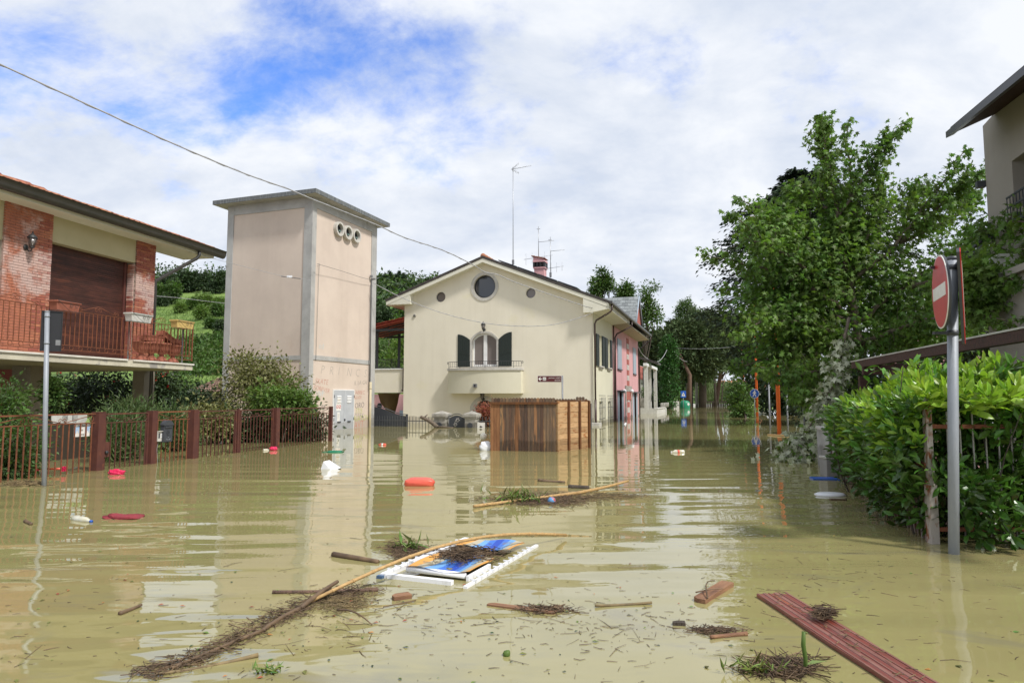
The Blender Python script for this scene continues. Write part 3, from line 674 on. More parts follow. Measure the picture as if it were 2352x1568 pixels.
# flower boxes hooked on the railing
def flower_box(x0, x1, ytop, m, label, dz=0):
    y0, y1 = LH.hx(x0, ytop, .09)[0], LH.hx(x1, ytop, .09)[0]; zc = LH.hx((x0 + x1) / 2, ytop, .09)[1]; L_ = y1 - y0; h = .21
    t = thing('flower_box', label, 'flower box', LH.M @ T(.09, (y0 + y1) / 2, zc - h), 'flower boxes hooked on the balcony railing')
    b = MB(); o = [(-.09, -L_ / 2 * .9), (.09, -L_ / 2 * .9), (.09, L_ / 2 * .9), (-.09, L_ / 2 * .9)]; q = [(x * 1.25, y / .9) for x, y in o]
    b.add([(x, y, 0) for x, y in o] + [(x, y, h) for x, y in q] + [(x * .85, y * .96, h) for x, y in q] + [(x * .8, y * .95, .15) for x, y in q],
          [(3, 2, 1, 0)] + [(i, (i + 1) % 4, 4 + (i + 1) % 4, 4 + i) for i in range(4)] + [(4 + i, 4 + (i + 1) % 4, 8 + (i + 1) % 4, 8 + i) for i in range(4)] + [(8 + i, 8 + (i + 1) % 4, 12 + (i + 1) % 4, 12 + i) for i in range(4)] + [(12, 13, 14, 15)])
    b.build('trough', M_[m], t)
    r = MB(); r.box(-.125, .125, -L_ / 2 - .015, L_ / 2 + .015, h - .035, h + .003); r.build('rim', M_[m], t)
    w = MB(); fn = lambda a, z: Vector((.145, a, z)); scroll(w, fn, .05, h * .6, .055, 1.2, math.pi / 2, 1, .005); scroll(w, fn, .17, h * .6, .055, 1.2, math.pi / 2, -1, .005)
    w.tube([(.145, -L_ / 2, h), (.145, L_ / 2 + .05, h)], .005, 4).tube([(.145, -L_ / 2, h), (.145, 0, 0)], .005, 4).tube([(-.14, -L_ / 2, -.01), (.145, -L_ / 2, -.01), (.145, L_ / 2, -.01)], .005, 4)
    w.build('hanger', M_['iron'], t)
flower_box(121, 176, 693, 'terra', 'terracotta coloured flower box hooked on the railing above the grey sign back')
flower_box(294, 342, 721, 'offwhite', 'white flower box hooked on the railing in front of the brick pier')
flower_box(399, 438, 737, 'yellow', 'cream yellow flower box hooked near the balcony corner')
# terracotta urns on the balcony
prof = [(.10, 0), (.17, .02), (.16, .05), (.06, .16), (.06, .2), (.16, .27), (.20, .34), (.205, .44), (.24, .46), (.24, .50), (.20, .50), (.17, .40), (.0, .38)]
for i, (x, s) in enumerate(((325, 1), (347, 1.05), (371, 1.05), (397, 1.0))):
    y = LH.hx(x, 810, -.33)[0]; lab = ['leftmost terracotta urn behind the balcony railing beside the brick pier', 'second terracotta urn behind the balcony railing with an empty trough on top', 'third terracotta urn behind the railing under a tilted clay trough', 'terracotta urn nearest the balcony corner with a round pot lid on it'][i]
    t = thing('terracotta_urn', lab, 'urn', LH.M @ T(-.33, y, ZS + .012) @ Matrix.Scale(s, 4), 'terracotta urns on the balcony')
    MB().lathe(prof, n=20).build('bowl', M_['terra'], t)
    MB().lathe([(.0, .39), (.18, .39), (.18, .41), (.0, .42)], n=14).build('soil', M_['mud'], t)
def trough(M, label):
    t = thing('clay_trough', label, 'planter', LH.M @ M); b = MB()
    b.box(-.10, .10, -.3, .3, 0, .02).box(-.12, -.10, -.3, .3, 0, .14).box(.10, .12, -.3, .3, 0, .14).box(-.1, .1, -.32, -.3, 0, .14).box(-.1, .1, .3, .32, 0, .14); b.build('tray', M_['terra'], t)
    MB().box(-.135, -.12, -.335, .335, .12, .15).box(.12, .135, -.335, .335, .12, .15).build('rim', M_['terra'], t)
y = LH.hx(348, 785, -.33)[0]; trough(T(-.33, y, ZS + .56) , 'empty clay trough lying on the second balcony urn')
y = LH.hx(375, 785, -.33)[0]; trough(T(-.33, y + .1, ZS + .62) @ RX(R(-24)), 'clay trough tilted on the third balcony urn')
y = LH.hx(402, 785, -.33)[0]; MB().lathe([(.0, 0), (.22, .0), (.23, .04), (.17, .14), (.0, .19)], n=18).build('pot_lid', M_['terra'], None, LH.M @ T(-.33, y, ZS + .53) @ RX(R(-12)))
tag(bpy.data.objects['pot_lid'], 'rounded terracotta bowl turned over on the corner urn', 'bowl')
# coach lamp on the brick
def coach_lamp(M, label, s=1., group=None):
    t = thing('wall_lantern', label, 'lantern', M @ Matrix.Scale(s, 4), group)
    b = MB(); b.lathe([(.0, 0), (.06, .0), (.065, .015), (.05, .03), (.0, .035)], n=12, M=RY(R(90))); b.tube([(.03, 0, -.02), (.10, 0, -.10), (.17, 0, -.08), (.18, 0, -.03)], .013, 6); b.build('bracket', M_['iron'], t)
    c = MB(); c.lathe([(.0, -.06), (.012, -.05), (.015, -.03), (.05, -.02), (.055, 0), (.04, .0)], (.18, 0, 0), 6); c.lathe([(.105, .20), (.11, .215), (.07, .27), (.03, .30), (.012, .33), (.018, .345), (.0, .38)], (.18, 0, 0), 6)
    for k in range(6):
        a = 2 * math.pi * k / 6; c.tube([(.18 + .05 * math.cos(a), .05 * math.sin(a), 0), (.18 + .10 * math.cos(a), .10 * math.sin(a), .205)], .006, 4)
    c.build('cage', M_['iron'], t)
    MB().lathe([(.04, .003), (.088, .2)], (.18, 0, 0), 6).build('lamp_glass', M_['curtain'], t)
yy, z0 = LH.hx(58, 566, XW)
coach_lamp(LH.M @ T(XW + .01, yy, z0 - .02), 'black coach lantern on the brick pier above the balcony', 1.0)

# ================================================================== LEFT FENCE (five sections and two gates)
FF = Frame(wat(0, 1108), 1532)
zft = .5 * (FF.hx(0, 955, 0)[1] + FF.hx(500, 943, 0)[1]); FY = lambda px, py=1000: FF.hx(px, py, 0)[0]
def fence_part(name, label, cat, p0, p1, m, posts, n=None, gate=False, spacing=.115, near_extra=0.):
    y0, y1 = FY(p0) - near_extra, FY(p1); t = thing(name, label, cat, FF.M @ T(0, y0, 0)); L_ = y1 - y0
    h = zft - (0.0 if not gate else .01); h2 = h - .155
    MB().box(-.016, .016, 0, L_, h - .012, h + .012).build('top_rail', M_[m], t); MB().box(-.010, .010, 0, L_, h2 - .008, h2 + .008).build('lower_rail', M_[m], t)
    MB().box(-.012, .012, 0, L_, -.52, -.50).build('bottom_rail', M_[m], t)
    k = n or int(L_ / spacing); bm = MB().box(-.008, .008, -.008, .008, -.65, h2 - .008).mesh('bar', M_[m])
    for i in range(k): inst('bar', bm, t, T(0, L_ * (i + .5) / k, 0))
    fn = lambda a, b: Vector((0, a, b)); u = max(1, round(L_ / 1.5))
    for i in range(u):
        a0, a1 = L_ * i / u, L_ * (i + 1) / u; c = (a0 + a1) / 2
        for s, q in ((a0, 1), (a1, -1)):
            MB().tube([fn(s + q * .05, h - .02), fn(c - q * .04, h2 + .015)], .007, 4).build('brace', M_[m], t)
            mb = MB(); scroll(mb, fn, s + q * .075, h2 + .062, .055, 1.0, math.pi / 2, q, .007); mb.build('scroll', M_[m], t)
        mb = MB(); scroll(mb, fn, c - .045, h2 + .05, .04, 1.1, 0, 1, .006); scroll(mb, fn, c + .045, h2 + .05, .04, 1.1, math.pi, -1, .006); mb.build('scroll', M_[m], t)
    for px, w in posts:
        y = FY(px) - y0; MB().box(-w / 2, w / 2, y - w / 2, y + w / 2, -.7, zft + .02).box(-w / 2 - .004, w / 2 + .004, y - w / 2 - .004, y + w / 2 + .004, zft + .02, zft + .032).build('post', M_['brownpaint'], t)
    if gate:
        y = .02 if gate == 1 else L_ - .02
        MB().box(-.02, .02, 0, .035, -.55, h).box(-.02, .02, L_ - .035, L_, -.55, h).build('stile', M_[m], t)
    return t, L_
fence_part('iron_fence', 'rusty orange iron fence section standing nearest, overgrown by ivy at its foot', 'fence', 0, 216, 'rust', [(225, .15)], near_extra=2.2)
g1, L1 = fence_part('garden_gate', 'narrow brown iron garden gate with lock plate between two square posts', 'gate', 236, 339, 'brownpaint', [], gate=1, spacing=.11)
MB().box(-.03, .03, .0, .13, .22, .48).build('lock_plate', M_['brownpaint'], g1); MB().lathe([(.0, 0), (.03, 0), (.03, .03), (.0, .03)], (0, 0, 0), 10, T(.03, .06, .3) @ RY(R(90))).build('handle', M_['iron'], g1)
f2, L2 = fence_part('iron_fence', 'short rusty orange fence section carrying the dark letter box', 'fence', 356, 434, 'rust', [(348, .14), (443, .15)])
fence_part('driveway_gate', 'dark brown driveway gate leaf beside the square post right of the letter box', 'gate', 452, 541, 'brownpaint', [(545.5, .05)], gate=1, spacing=.125)
fence_part('driveway_gate', 'dark brown driveway gate leaf closing against the post with the red bag', 'gate', 549, 626, 'brownpaint', [(632, .15)], gate=2, spacing=.125)
fence_part('iron_fence', 'dark brown iron fence section running up to the tower door', 'fence', 638, 757, 'brownpaint', [(759, .09)], spacing=.14)
# letter box, intercom, dog sign
ym, zm = FF.hx(383, 1012, .09)
t = thing('letter_box', 'dark grey arched letter box with embossed crest hung on the fence', 'letter box', FF.M @ T(.035, ym, zm - .02))
w2 = .12; ar = arch(-w2, w2, 0, .34, .41, 10)
MB().prism(ar, lambda a, b: (.08, a, b), lambda a, b: (.0, a, b)).build('body', M_['gunmetal'], t)
ring_o = arch(-w2 - .012, w2 + .012, .31, .34, .425, 10)
MB().prism([(-w2 - .012, .325), (w2 + .012, .325)] + ring_o[2:], lambda a, b: (.095, a, b), lambda a, b: (-.005, a, b)).build('hood', M_['gunmetal'], t)
MB().box(.081, .10, -.10, .10, .28, .305).build('slot_flap', M_['gunmetal'], t)
c = MB(); f_ = lambda a, b: Vector((.087, a, b))
for s in (-1, 1): scroll(c, f_, s * .03, .19, .03, 1.1, math.pi / 2, s, .004, 10)
c.tube([f_(-.04, .2), f_(-.035, .15), f_(0, .125), f_(.035, .15), f_(.04, .2)], .004, 4); c.tube([f_(-.02, .215), f_(0, .235), f_(.02, .215)], .004, 4); c.build('crest', M_['gunmetal'], t)
MB().box(.081, .085, -.11, .11, .01, .11).build('door', M_['gunmetal'], t); MB().tube([f_(-.05, .06), f_(-.04, .045), f_(.04, .045), f_(.05, .06)], .006, 4).lathe([(.0, 0), (.012, 0), (.0, .01)], (0, 0, 0), 8, T(.085, 0, .09) @ RY(R(90))).build('handle', M_['galv'], t)
ym, zm = FF.hx(365.5, 1013, .05); t = thing('intercom', 'pale grey intercom panel with rain hood beside the letter box', 'intercom', FF.M @ T(.03, ym, zm))
MB().box(0, .04, -.075, .075, 0, .19).prism([(-.085, .19), (.085, .19), (.085, .2), (-.085, .2)], lambda a, b: (.07, a, b), lambda a, b: (-.0, a, b)).box(0, .06, -.085, -.075, .0, .19).box(0, .06, .075, .085, .03, .19).build('housing', M_['offwhite'], t)
MB().box(.04, .043, -.05, -.01, .06, .15).build('speaker_grille', M_['gunmetal'], t)
for i in range(3): MB().box(.04, .045, .01, .05, .07 + i * .03, .09 + i * .03).build('button', M_['whitepl'], t)
MB().tube([(0, 0, 0), (.0, -.03, -.15), (.02, -.02, -.4), (.0, .0, -.75)], .004, 4).build('cord', M_['cable'], t)
y0, y1 = FF.hx(161.5, 1000, -.1)[0], FF.hx(198, 1000, -.1)[0]; za, zc = FF.hx(180, 1002, -.1)[1], FF.hx(180, 974, -.1)[1]
t = thing('dog_warning_sign', 'white sign reading ATTENTI AI CANI behind the rusty fence bars', 'sign', FF.M @ T(-.03, (y0 + y1) / 2, za)); w, h = (y1 - y0), zc - za
MB().box(-.006, 0, -w / 2, w / 2, 0, h).build('panel', M_['signwhite'], t)
for s, yy, zz_ in (('ATTENTI', 0, h * .80), ('AI', 0, h * .46), ('CANI', 0, h * .10)): text('lettering', s, h * .19, M_['black'], t, T(.002, yy, zz_) @ SIDE, align='CENTER')
dog = [(0, 0), (.05, .0), (.06, .05), (.11, .06), (.13, .0), (.16, .0), (.16, .1), (.19, .13), (.22, .12), (.22, .15), (.18, .19), (.14, .16), (.04, .13), (-.02, .18), (0, .1)]
for s, q in ((-w * .42, .7), (w * .25, .7)): MB().prism([(s + a * q * .6, h * .3 + b * q) for a, b in dog], lambda a, b: (.003, a, b), lambda a, b: (.0005, a, b)).build('dog_silhouette', mat('dog_print', (.35, .5, .7)) if 'dog_print' not in bpy.data.materials else bpy.data.materials['dog_print'], t)

# grey sign pole seen from behind at the left
pb = wat(101, 1115); pt = at(108.5, 716, pb.y)
t = thing('sign_pole', 'grey pole carrying a rectangular sign seen from behind, beside the left fence', 'sign', Vector((pb.x, pb.y, 0)))
q = pt - Vector((pb.x, pb.y, 0)); MB().tube([(0 - q.x * .3, 0, -.7), (q.x, q.y, q.z)], .032, 14).build('pole', M_['galv'], t)
MB().lathe([(.034, 0), (.034, .02), (.0, .025)], (q.x, q.y, q.z - .01), 14).build('cap', M_['galv'], t)
z0, z1 = at(112, 806, pb.y).z, at(112, 713, pb.y).z
Ms = T(q.x + .03, .05, 0) @ RZ(R(30)); x0, x1 = -.115, .14
pl = MB(); pl.box(x0, x1, 0, .012, z0, z1, Ms); pl.box(x0 - .004, x0 + .006, -.014, .014, z0, z1, Ms).box(x1 - .006, x1 + .004, -.014, .014, z0, z1, Ms).box(x0, x1, -.014, .0, z1 - .012, z1, Ms).box(x0, x1, -.014, 0, z0, z0 + .012, Ms); pl.build('plate', M_['signback'], t)
MB().box(.07, .14, -.004, -.002, z0 + .09, z0 + .17, Ms).build('sticker', M_['galvdull'], t)
for z in (z0 + .10, z1 - .10):
    MB().lathe([(.036, 0), (.036, .03)], (q.x * z / q.z, 0, z), 14).box(.0, .10, .02, .04, z + .005, z + .025, Ms).build('clamp', M_['galv'], t)

# shopping cart behind the fence
cy_, _ = FF.hx(130, 1060, -.5); 
t = thing('shopping_cart', 'half sunken wire shopping cart with red and yellow handle behind the fence', 'shopping cart', FF.M @ T(-.38, cy_ - .1, -.42) @ RZ(R(100)))
b = MB(); 
for i in range(9): x = i * .1; b.tube([(x, -.24 + .02 * (8 - i) / 8, .35), (x, -.2, .0 + .02 * i)], .003, 3).tube([(x, .24, .35), (x, .2, .02 * i)], .003, 3)
for k in range(5): z = .05 + k * .07; b.tube([(0, -.2 - .01 * k, z), (.82, -.2 - .01 * k, z + .05)], .003, 3).tube([(0, .2 + .01 * k, z), (.82, .2 + .01 * k, z + .05)], .003, 3)
for k in range(7): y = -.2 + k * .066; b.tube([(0, y, 0), (0, y, .36)], .003, 3).tube([(.82, y, .16), (.82, y, .4)], .003, 3).tube([(0, y, 0), (.82, y, .16)], .003, 3)
b.tube([(0, -.25, .37), (.85, -.25, .42), (.85, .25, .42), (0, .25, .37), (0, -.25, .37)], .009, 5); b.build('basket', M_['galv'], t)
MB().tube([(-.02, -.24, .37), (-.16, -.24, .5)], .010, 6).tube([(-.02, .24, .37), (-.16, .24, .5)], .010, 6).tube([(0, -.24, .37), (0, -.22, -.2), (.8, -.2, -.3)], .01, 5).tube([(0, .24, .37), (0, .22, -.2), (.8, .2, -.3)], .01, 5).build('frame', M_['galv'], t)
MB().tube([(-.16, -.2, .5), (-.16, .05, .5)], .017, 8).build('handle_grip', M_['redsack'], t); MB().tube([(-.16, .05, .5), (-.16, .2, .5)], .0172, 8).build('handle_sleeve', M_['yellowb'], t)
for s in (-1, 1): MB().box(-.2, -.12, s * .24 - .02, s * .24 + .02, .46, .54).build('handle_end', M_['pinkplastic'], t)
# unidentified dark shape behind the fence, given the form of a trailer
py = FF.hx(150, 957, -2.4)
t = thing('guessed_trailer', 'unidentified dark shape behind the fence, built as a trailer with three pale windows', 'trailer', FF.M @ T(-2.4, py[0], 0))
MB().prism([(-.9, .0), (1.1, -.1), (1.3, .35), (1.0, .72), (-.6, .75), (-1.0, .4)], lambda a, b: (0, a, b), lambda a, b: (-1.4, a, b)).build('body', mat('dark_brown_panel', (.05, .04, .03), rough=.6), t)
for i, px in enumerate((137, 160, 182)):
    yy, zz_ = FF.hx(px, 961, -2.39); yy -= py[0]; w_ = .19
    MB().prism([(yy - w_ * .8, zz_ - .09), (yy + w_ * .8, zz_ - .09), (yy + w_, zz_ - .03), (yy + w_, zz_ + .09), (yy - w_, zz_ + .09), (yy - w_, zz_ - .03)], lambda a, b: (.02, a, b), lambda a, b: (.001, a, b)).build('window', M_['offwhite'], t)
MB().box(-.02, .02, .75, .8, -.5, .3).build('strut', M_['galvdull'], t)
# ================================================================== TRANSFORMER TOWER
TW = Frame(wat(706, 990.5), 1741)
tw = thing('transformer_tower', 'tall peach rendered transformer tower with grey concrete corners and flat roof', 'tower', TW.M)
zr = TW.hx(714, 449, 0)[1]                         # wall top
Lr = TW.hx(863.5, 700, 0)[0]; Wl = -TW.hy(518, 650, 0)[0]
pw = .42; REC = .035
yw = TW.hx(723, 700, 0)[0]; xw = -TW.hy(694, 700, 0)[0]; yw2 = TW.hx(852, 700, 0)[0]; xw2 = -TW.hy(530, 700, 0)[0]
zb0, zb1 = TW.hx(760, 829, 0)[1], TW.hx(760, 819, 0)[1]; ztp = TW.hx(760, 492, 0)[1]
MB().box(-Wl + REC, -REC, REC, Lr - REC, -.7, zr - .01).build('panel', M_['peach'], tw)
def pil(x0, x1, y0, y1, z0, z1): MB().box(x0, x1, y0, y1, z0, z1).build('pilaster', M_['concrete'], tw)
pil(-xw, 0, 0, yw, -.7, zr); pil(-Wl, -xw2, 0, .5, -.7, zr); pil(-.4, 0, yw2, Lr, -.7, zr); pil(-Wl, -Wl + .4, Lr - .5, Lr, -.7, zr)
MB().box(-.3, -.004, yw, yw2, ztp, zr).box(-xw2, -xw, .004, .3, ztp, zr).build('top_band', M_['concrete'], tw)
MB().box(-.3, -.006, yw, yw2, zb0, zb1).box(-xw2, -xw, .006, .3, zb0 - .02, zb1 - .02).build('band', M_['concrete'], tw)
# roof slab: overhang from the photographed corners
ov = 0.42
zs0 = zr; 
def corner_over(px, py):
    return TW.loc(at(px, py, 25.6))
MB().prism([(-Wl - ov, -ov), (ov, -ov), (ov, Lr + ov), (-Wl - ov, Lr + ov)], lambda a, b: (a, b, zs0 + .17), lambda a, b: (a, b, zs0)).build('roof_slab', M_['concdark'], tw)
MB().box(-Wl - ov + .02, ov - .02, -ov + .02, Lr + ov - .02, zs0 - .004, zs0 - .001).build('roof_soffit', M_['concrete'], tw)
# three round vents with bushing
for px, py in ((777.5, 526), (797.2, 534.5), (816.5, 542)):
    y, z = TW.hx(px, py, .02); mb = MB(); fo = lambda a, b: (.16, y + a, z + b); 
    ring(mb, circ(0, 0, .30), circ(0, 0, .215), lambda a, b: (.12, y + a, z + b), lambda a, b: (-.30, y + a, z + b)); v = mb.build('vent_ring', M_['stonew'], tw)
    MB().prism(circ(0, 0, .215), lambda a, b: (-.026, y + a, z + b), lambda a, b: (-.031, y + a, z + b)).build('vent_recess', M_['black'], v)
    MB().box(-.03, .06, y - .02, y + .12, z - .10, z - .04).build('bushing', mat('green_glass', (.10, .16, .14), rough=.2) if 'green_glass' not in bpy.data.materials else bpy.data.materials['green_glass'], v)
# double metal door
y0, y1 = TW.hx(765.5, 960, 0)[0], TW.hx(811.5, 960, 0)[0]; zd = TW.hx(790, 896.5, 0)[1]; ym = TW.hx(788.5, 960, 0)[0]
MB().box(-.05, .012, y0 - .04, y0, -.7, zd + .04).box(-.05, .012, y1, y1 + .04, -.7, zd + .04).box(-.05, .012, y0, y1, zd, zd + .04).build('door_frame', M_['white'], tw)
for i, (a, b) in enumerate(((y0 + .004, ym - .004), (ym + .004, y1 - .004))):
    dr = MB().box(-.04, .018, a, b, -.7, zd - .004).build('door_leaf', M_['greydoor'], tw); m_ = (a + b) / 2; w = (b - a) * .42
    for k in range(5): z = zd - .25 - k * .062; MB().prism([(.018, z), (.04, z - .012), (.04, z + .006), (.018, z + .035)], lambda p, q: (p, m_ - w / 2, q), lambda p, q: (p, m_ + w / 2, q)).build('louvre', M_['white'], dr)
    hz = TW.hx(775, 970, 0)[1]; MB().box(.018, .05, m_ - .10, m_ + .12, hz, hz + .045).build('handle', M_['gunmetal'], dr)
    for z in (.35, zd - .3): MB().tube([(.025, a if i == 0 else b, z), (.025, a if i == 0 else b, z + .12)], .014, 6).build('hinge', M_['gunmetal'], dr)
    if i == 1: MB().lathe([(.05, 0), (.05, .02), (.0, .025)], (0, 0, 0), 10, T(.018, a + .06, hz + .1) @ RY(R(90))).build('lock', M_['gunmetal'], dr)
    if i == 0:
        zt_ = TW.hx(777, 926, 0)[1]; yc = TW.hx(777, 930, 0)[0]
        MB().prism([(yc - .17, zt_ - .30), (yc + .17, zt_ - .30), (yc + .17, zt_ + .0), (yc, zt_ + .28), (yc - .17, zt_)], lambda p, q: (.0195, p, q), lambda p, q: (.018, p, q)).build('warning_label', M_['signwhite'], dr)
        MB().prism([(yc - .12, zt_ + .03), (yc + .12, zt_ + .03), (yc, zt_ + .24)], lambda p, q: (.0215, p, q), lambda p, q: (.0196, p, q)).build('danger_triangle', M_['yellowb'], dr)
        for s in (-.085, .085):
            mb = MB(); ring(mb, circ(yc + s, zt_ - .14, .075, n=16), circ(yc + s, zt_ - .14, .058, n=16), lambda p, q: (.0225, p, q), lambda p, q: (.0196, p, q)); mb.tube([(.022, yc + s - .045, zt_ - .19), (.022, yc + s + .045, zt_ - .09)], .007, 3); mb.build('prohibition_ring', M_['red'], dr)
        MB().box(.018, .0195, yc - .09, yc + .09, zt_ - .75, zt_ - .36).build('notice', M_['signwhite'], dr)
        for q in range(6): MB().box(.0196, .0205, yc - .06, yc + .06 - .02 * (q % 3), zt_ - .44 - q * .035, zt_ - .432 - q * .035).build('printed_line', M_['graff_g'], dr)
# pipes and conduits
y, _ = TW.hx(849.5, 950, .05)
MB().tube([(.06, y, -.7), (.06, y, TW.hx(849, 877, .06)[1])], .055, 10).lathe([(.06, 0), (.06, .05)], (.06, y, TW.hx(849, 893, .06)[1]), 10).build('cable_duct', mat('cream_pipe', (.55, .48, .33), rough=.5, col2=(.48, .42, .28), vscale=5), tw)
zc = TW.hx(855, 641, 0)[1]; MB().tube([(.03, y, 1.5), (.03, y, zc)], .018, 6).tube([(.02, y - .1, zc - .3), (.02, y - .1, 1.6)], .010, 5).build('conduit', M_['cabled'], tw)
a = TW.hx(729, 607, 0); c = TW.hx(727, 646, 0); e = TW.hx(729, 829, 0)
MB().tube([(.02, a[0], a[1]), (.02, a[0] + .1, a[1] + .05), (.02, c[0] + .1, c[1]), (.02, c[0] + .05, e[1])], .008, 4).build('conduit', M_['cabled'], tw)
MB().box(.01, .22, y - .02, y + .02, zc - .06, zc + .02).box(.01, .12, y - .14, y - .05, zc + .05, zc + .14).build('cable_bracket', M_['galvdull'], tw)
# graffiti
def graf(px, py, s, body, m, tilt=0, bold=.0008):
    y, z = TW.hx(px, py, 0); text('graffiti', body, s, M_[m], tw, T(-REC + .003 if True else 0, y, z) @ SIDE @ RZ(R(tilt)), ext=bold, thin=-.018 * s, wob=.02 * s, shear=.15)
graf(725, 880, .30, 'SKATE', 'graff_r', -3); graf(721.5, 893, .26, 'FOREVER', 'graff_r', -9)
[graf(737 + 20 * i, 858 + 1.5 * i, .5, c, 'graff_w', -3) for i, c in enumerate('PRINCS')]; graf(737, 941, .42, 'm', 'graff_k', 0)
graf(815, 884, .26, 'IL LA GA', 'graff_g', 3); graf(814, 905, .25, 'FABBEC', 'graff_r', 0); graf(815, 917, .20, 'SKATE', 'graff_r', 3)
graf(816, 938, .34, 'ORO', 'graff_k', 4); graf(818, 950, .34, 'ITIS', 'graff_y', 0); graf(815, 958, .28, 'MARK', 'graff_g', -2)
graf(813, 968, .34, 'RIATOW', 'graff_y', 2); graf(814, 985, .42, 'AVT', 'graff_r', 5); graf(813, 995, .32, 'SKORI', 'graff_r', -6)
graf(727, 912, .35, 'WP', 'graff_b', 4); graf(733, 800, .35, 'ed', 'graff_b', 0)
y, z = TW.hx(745, 827, 0); text('graffiti', 'CAVOUR     DIMITOCO', .17, M_['stonew'], tw, T(-.002, y, zb0 + .04) @ SIDE, ext=.001)

# ================================================================== CREAM HOUSE
HF = Frame(wat(1364, 976), 1665)
ch = thing('cream_house', 'cream gabled house with round windows, arched window and curved balcony', 'house', HF.M)
X = lambda px, py=800, y=0.: HF.hy(px, py, y)[0]
Z = lambda py, px=1113, y=0.: HF.hy(px, py, y)[1]
xl = X(928); YR = -.42
pkx, pkz = HF.hy(1108, 587, YR); rtx, rtz = HF.hy(1399.5, 690, YR); ltx, ltz = HF.hy(885.3, 687, YR)
Yc = HF.hx(1407, 800, 0)[0]; Ypink = HF.hx(1465, 800, 0)[0]; Yend = HF.hx(1492, 770, rtx)[0]
TH = .31
def roofz(x, off=0.):
    return (pkz + (rtz - pkz) * (x - pkx) / (rtx - pkx) if x > pkx else pkz + (ltz - pkz) * (x - pkx) / (ltx - pkx)) - off
fr = lambda a, b, d=0.: (a, d, b)
# openings of the front
big = circ(X(1113, 658), Z(658, 1113), .5 * (X(1140, 658) - X(1090, 658)), n=36); bo = circ(X(1113, 658), Z(658), .5 * (X(1145.5, 658) - X(1082, 658)), n=36)
s1 = circ(X(1012.3, 682), Z(682, 1012), .5 * (X(1023, 682) - X(1001.5, 682)), n=24); s2 = circ(X(1219, 673), Z(673, 1219), .5 * (X(1230, 673) - X(1208, 673)), n=24)
xa0, xa1 = X(1085.5), X(1141.5); za, zsp, zap = Z(841), Z(780), Z(765); aw = arch(xa0, xa1, za, zsp, zap)
xd0, xd1 = X(1092, 950), X(1137, 950); da = arch(xd0, xd1, -.65, Z(936), Z(919))
outer = [(xl, -.7), (0, -.7), (0, roofz(0, TH)), (pkx, pkz - TH), (xl, roofz(xl, TH))]
mb = MB(); wall_poly(mb, outer, [big, s1, s2, aw, da], fr, .16); mb.build('wall', M_['cream'], ch)
for k, (c, rr, nm) in enumerate(((big, .2, 'round_window'), (s1, .12, 'round_window'), (s2, .12, 'round_window'))):
    w = MB(); n = len(c); cx_ = sum(p[0] for p in c) / n; cz_ = sum(p[1] for p in c) / n; ra = c[0][0] - cx_
    ring(w, c, circ(cx_, cz_, ra * .9, n=n), lambda a, b: (a, .10, b), lambda a, b: (a, .17, b)); o = w.build(nm, M_['black'] if k == 0 else M_['gunmetal'], ch)
    MB().prism(circ(cx_, cz_, ra * .9, n=n), lambda a, b: (a, .125, b), lambda a, b: (a, .15, b)).build('pane', M_['glassd'] if k == 0 else M_['curtain'], o)
mb = MB(); ring(mb, bo, big, lambda a, b: (a, -.03, b), lambda a, b: (a, .02, b)); mb.build('window_surround', M_['stonew'], ch)
# arched french window
so = arch(X(1079.8), X(1145.2), za, Z(780), Z(760)); mb = MB(); ring(mb, so, aw, lambda a, b: (a, -.03, b), lambda a, b: (a, .06, b)); mb.build('window_surround', M_['stonew'], ch)
fw = thing('x', None, None); bpy.data.objects.remove(fw)
xm = (xa0 + xa1) / 2
ins = arch(xa0 + .07, xa1 - .07, za + .09, zsp - .02, zap - .08); mb = MB(); ring(mb, aw, ins, lambda a, b: (a, .10, b), lambda a, b: (a, .16, b)); mb.box(xm - .09, xm + .09, .09, .16, za + .05, zap - .05); fw = mb.build('french_window', M_['white'], ch)
MB().prism(ins, lambda a, b: (a, .13, b), lambda a, b: (a, .15, b)).build('pane', M_['curtain'], fw)
MB().box(xa0 - .08, xa1 + .08, -.06, .02, za - .06, za - .002).build('sill', M_['stonew'], ch)
def shutter(p0, p1, hi, lo, tall_left):
    a0, a1 = X(p0), X(p1); zb_ = za - .0; zh, zl_ = Z(hi), Z(lo); pts = [(a0, zb_), (a1, zb_)]
    n = 8; cv = []
    for i in range(n + 1):
        t = i / n; u = t if tall_left else 1 - t; cv.append((a1 - (a1 - a0) * t, zh + (zl_ - zh) * ((1 - t if tall_left else t) ** 1.9)))
    pts += cv; s = MB().prism(pts, lambda a, b: (a, -.045, b), lambda a, b: (a, -.012, b)).build('shutter', M_['shutgreen'], ch)
    m_ = .05; w = (a1 - a0 - 2 * m_) / 5
    for i in range(5):
        x_ = a0 + m_ + w * i; t = (a1 - (x_ + w / 2)) / (a1 - a0); top_ = zh + (zl_ - zh) * ((1 - t if tall_left else t) ** 1.9) - .10
        MB().box(x_ + .004, x_ + w - .004, -.056, -.046, zb_ + .08, zb_ + (top_ - zb_) * .36).box(x_ + .004, x_ + w - .004, -.056, -.046, zb_ + (top_ - zb_) * .42, top_).build('slat', M_['shutgreen'], s)
shutter(1051.9, 1079.3, 766.3, 779.6, True); shutter(1145.6, 1175.6, 764, 779.6, False)
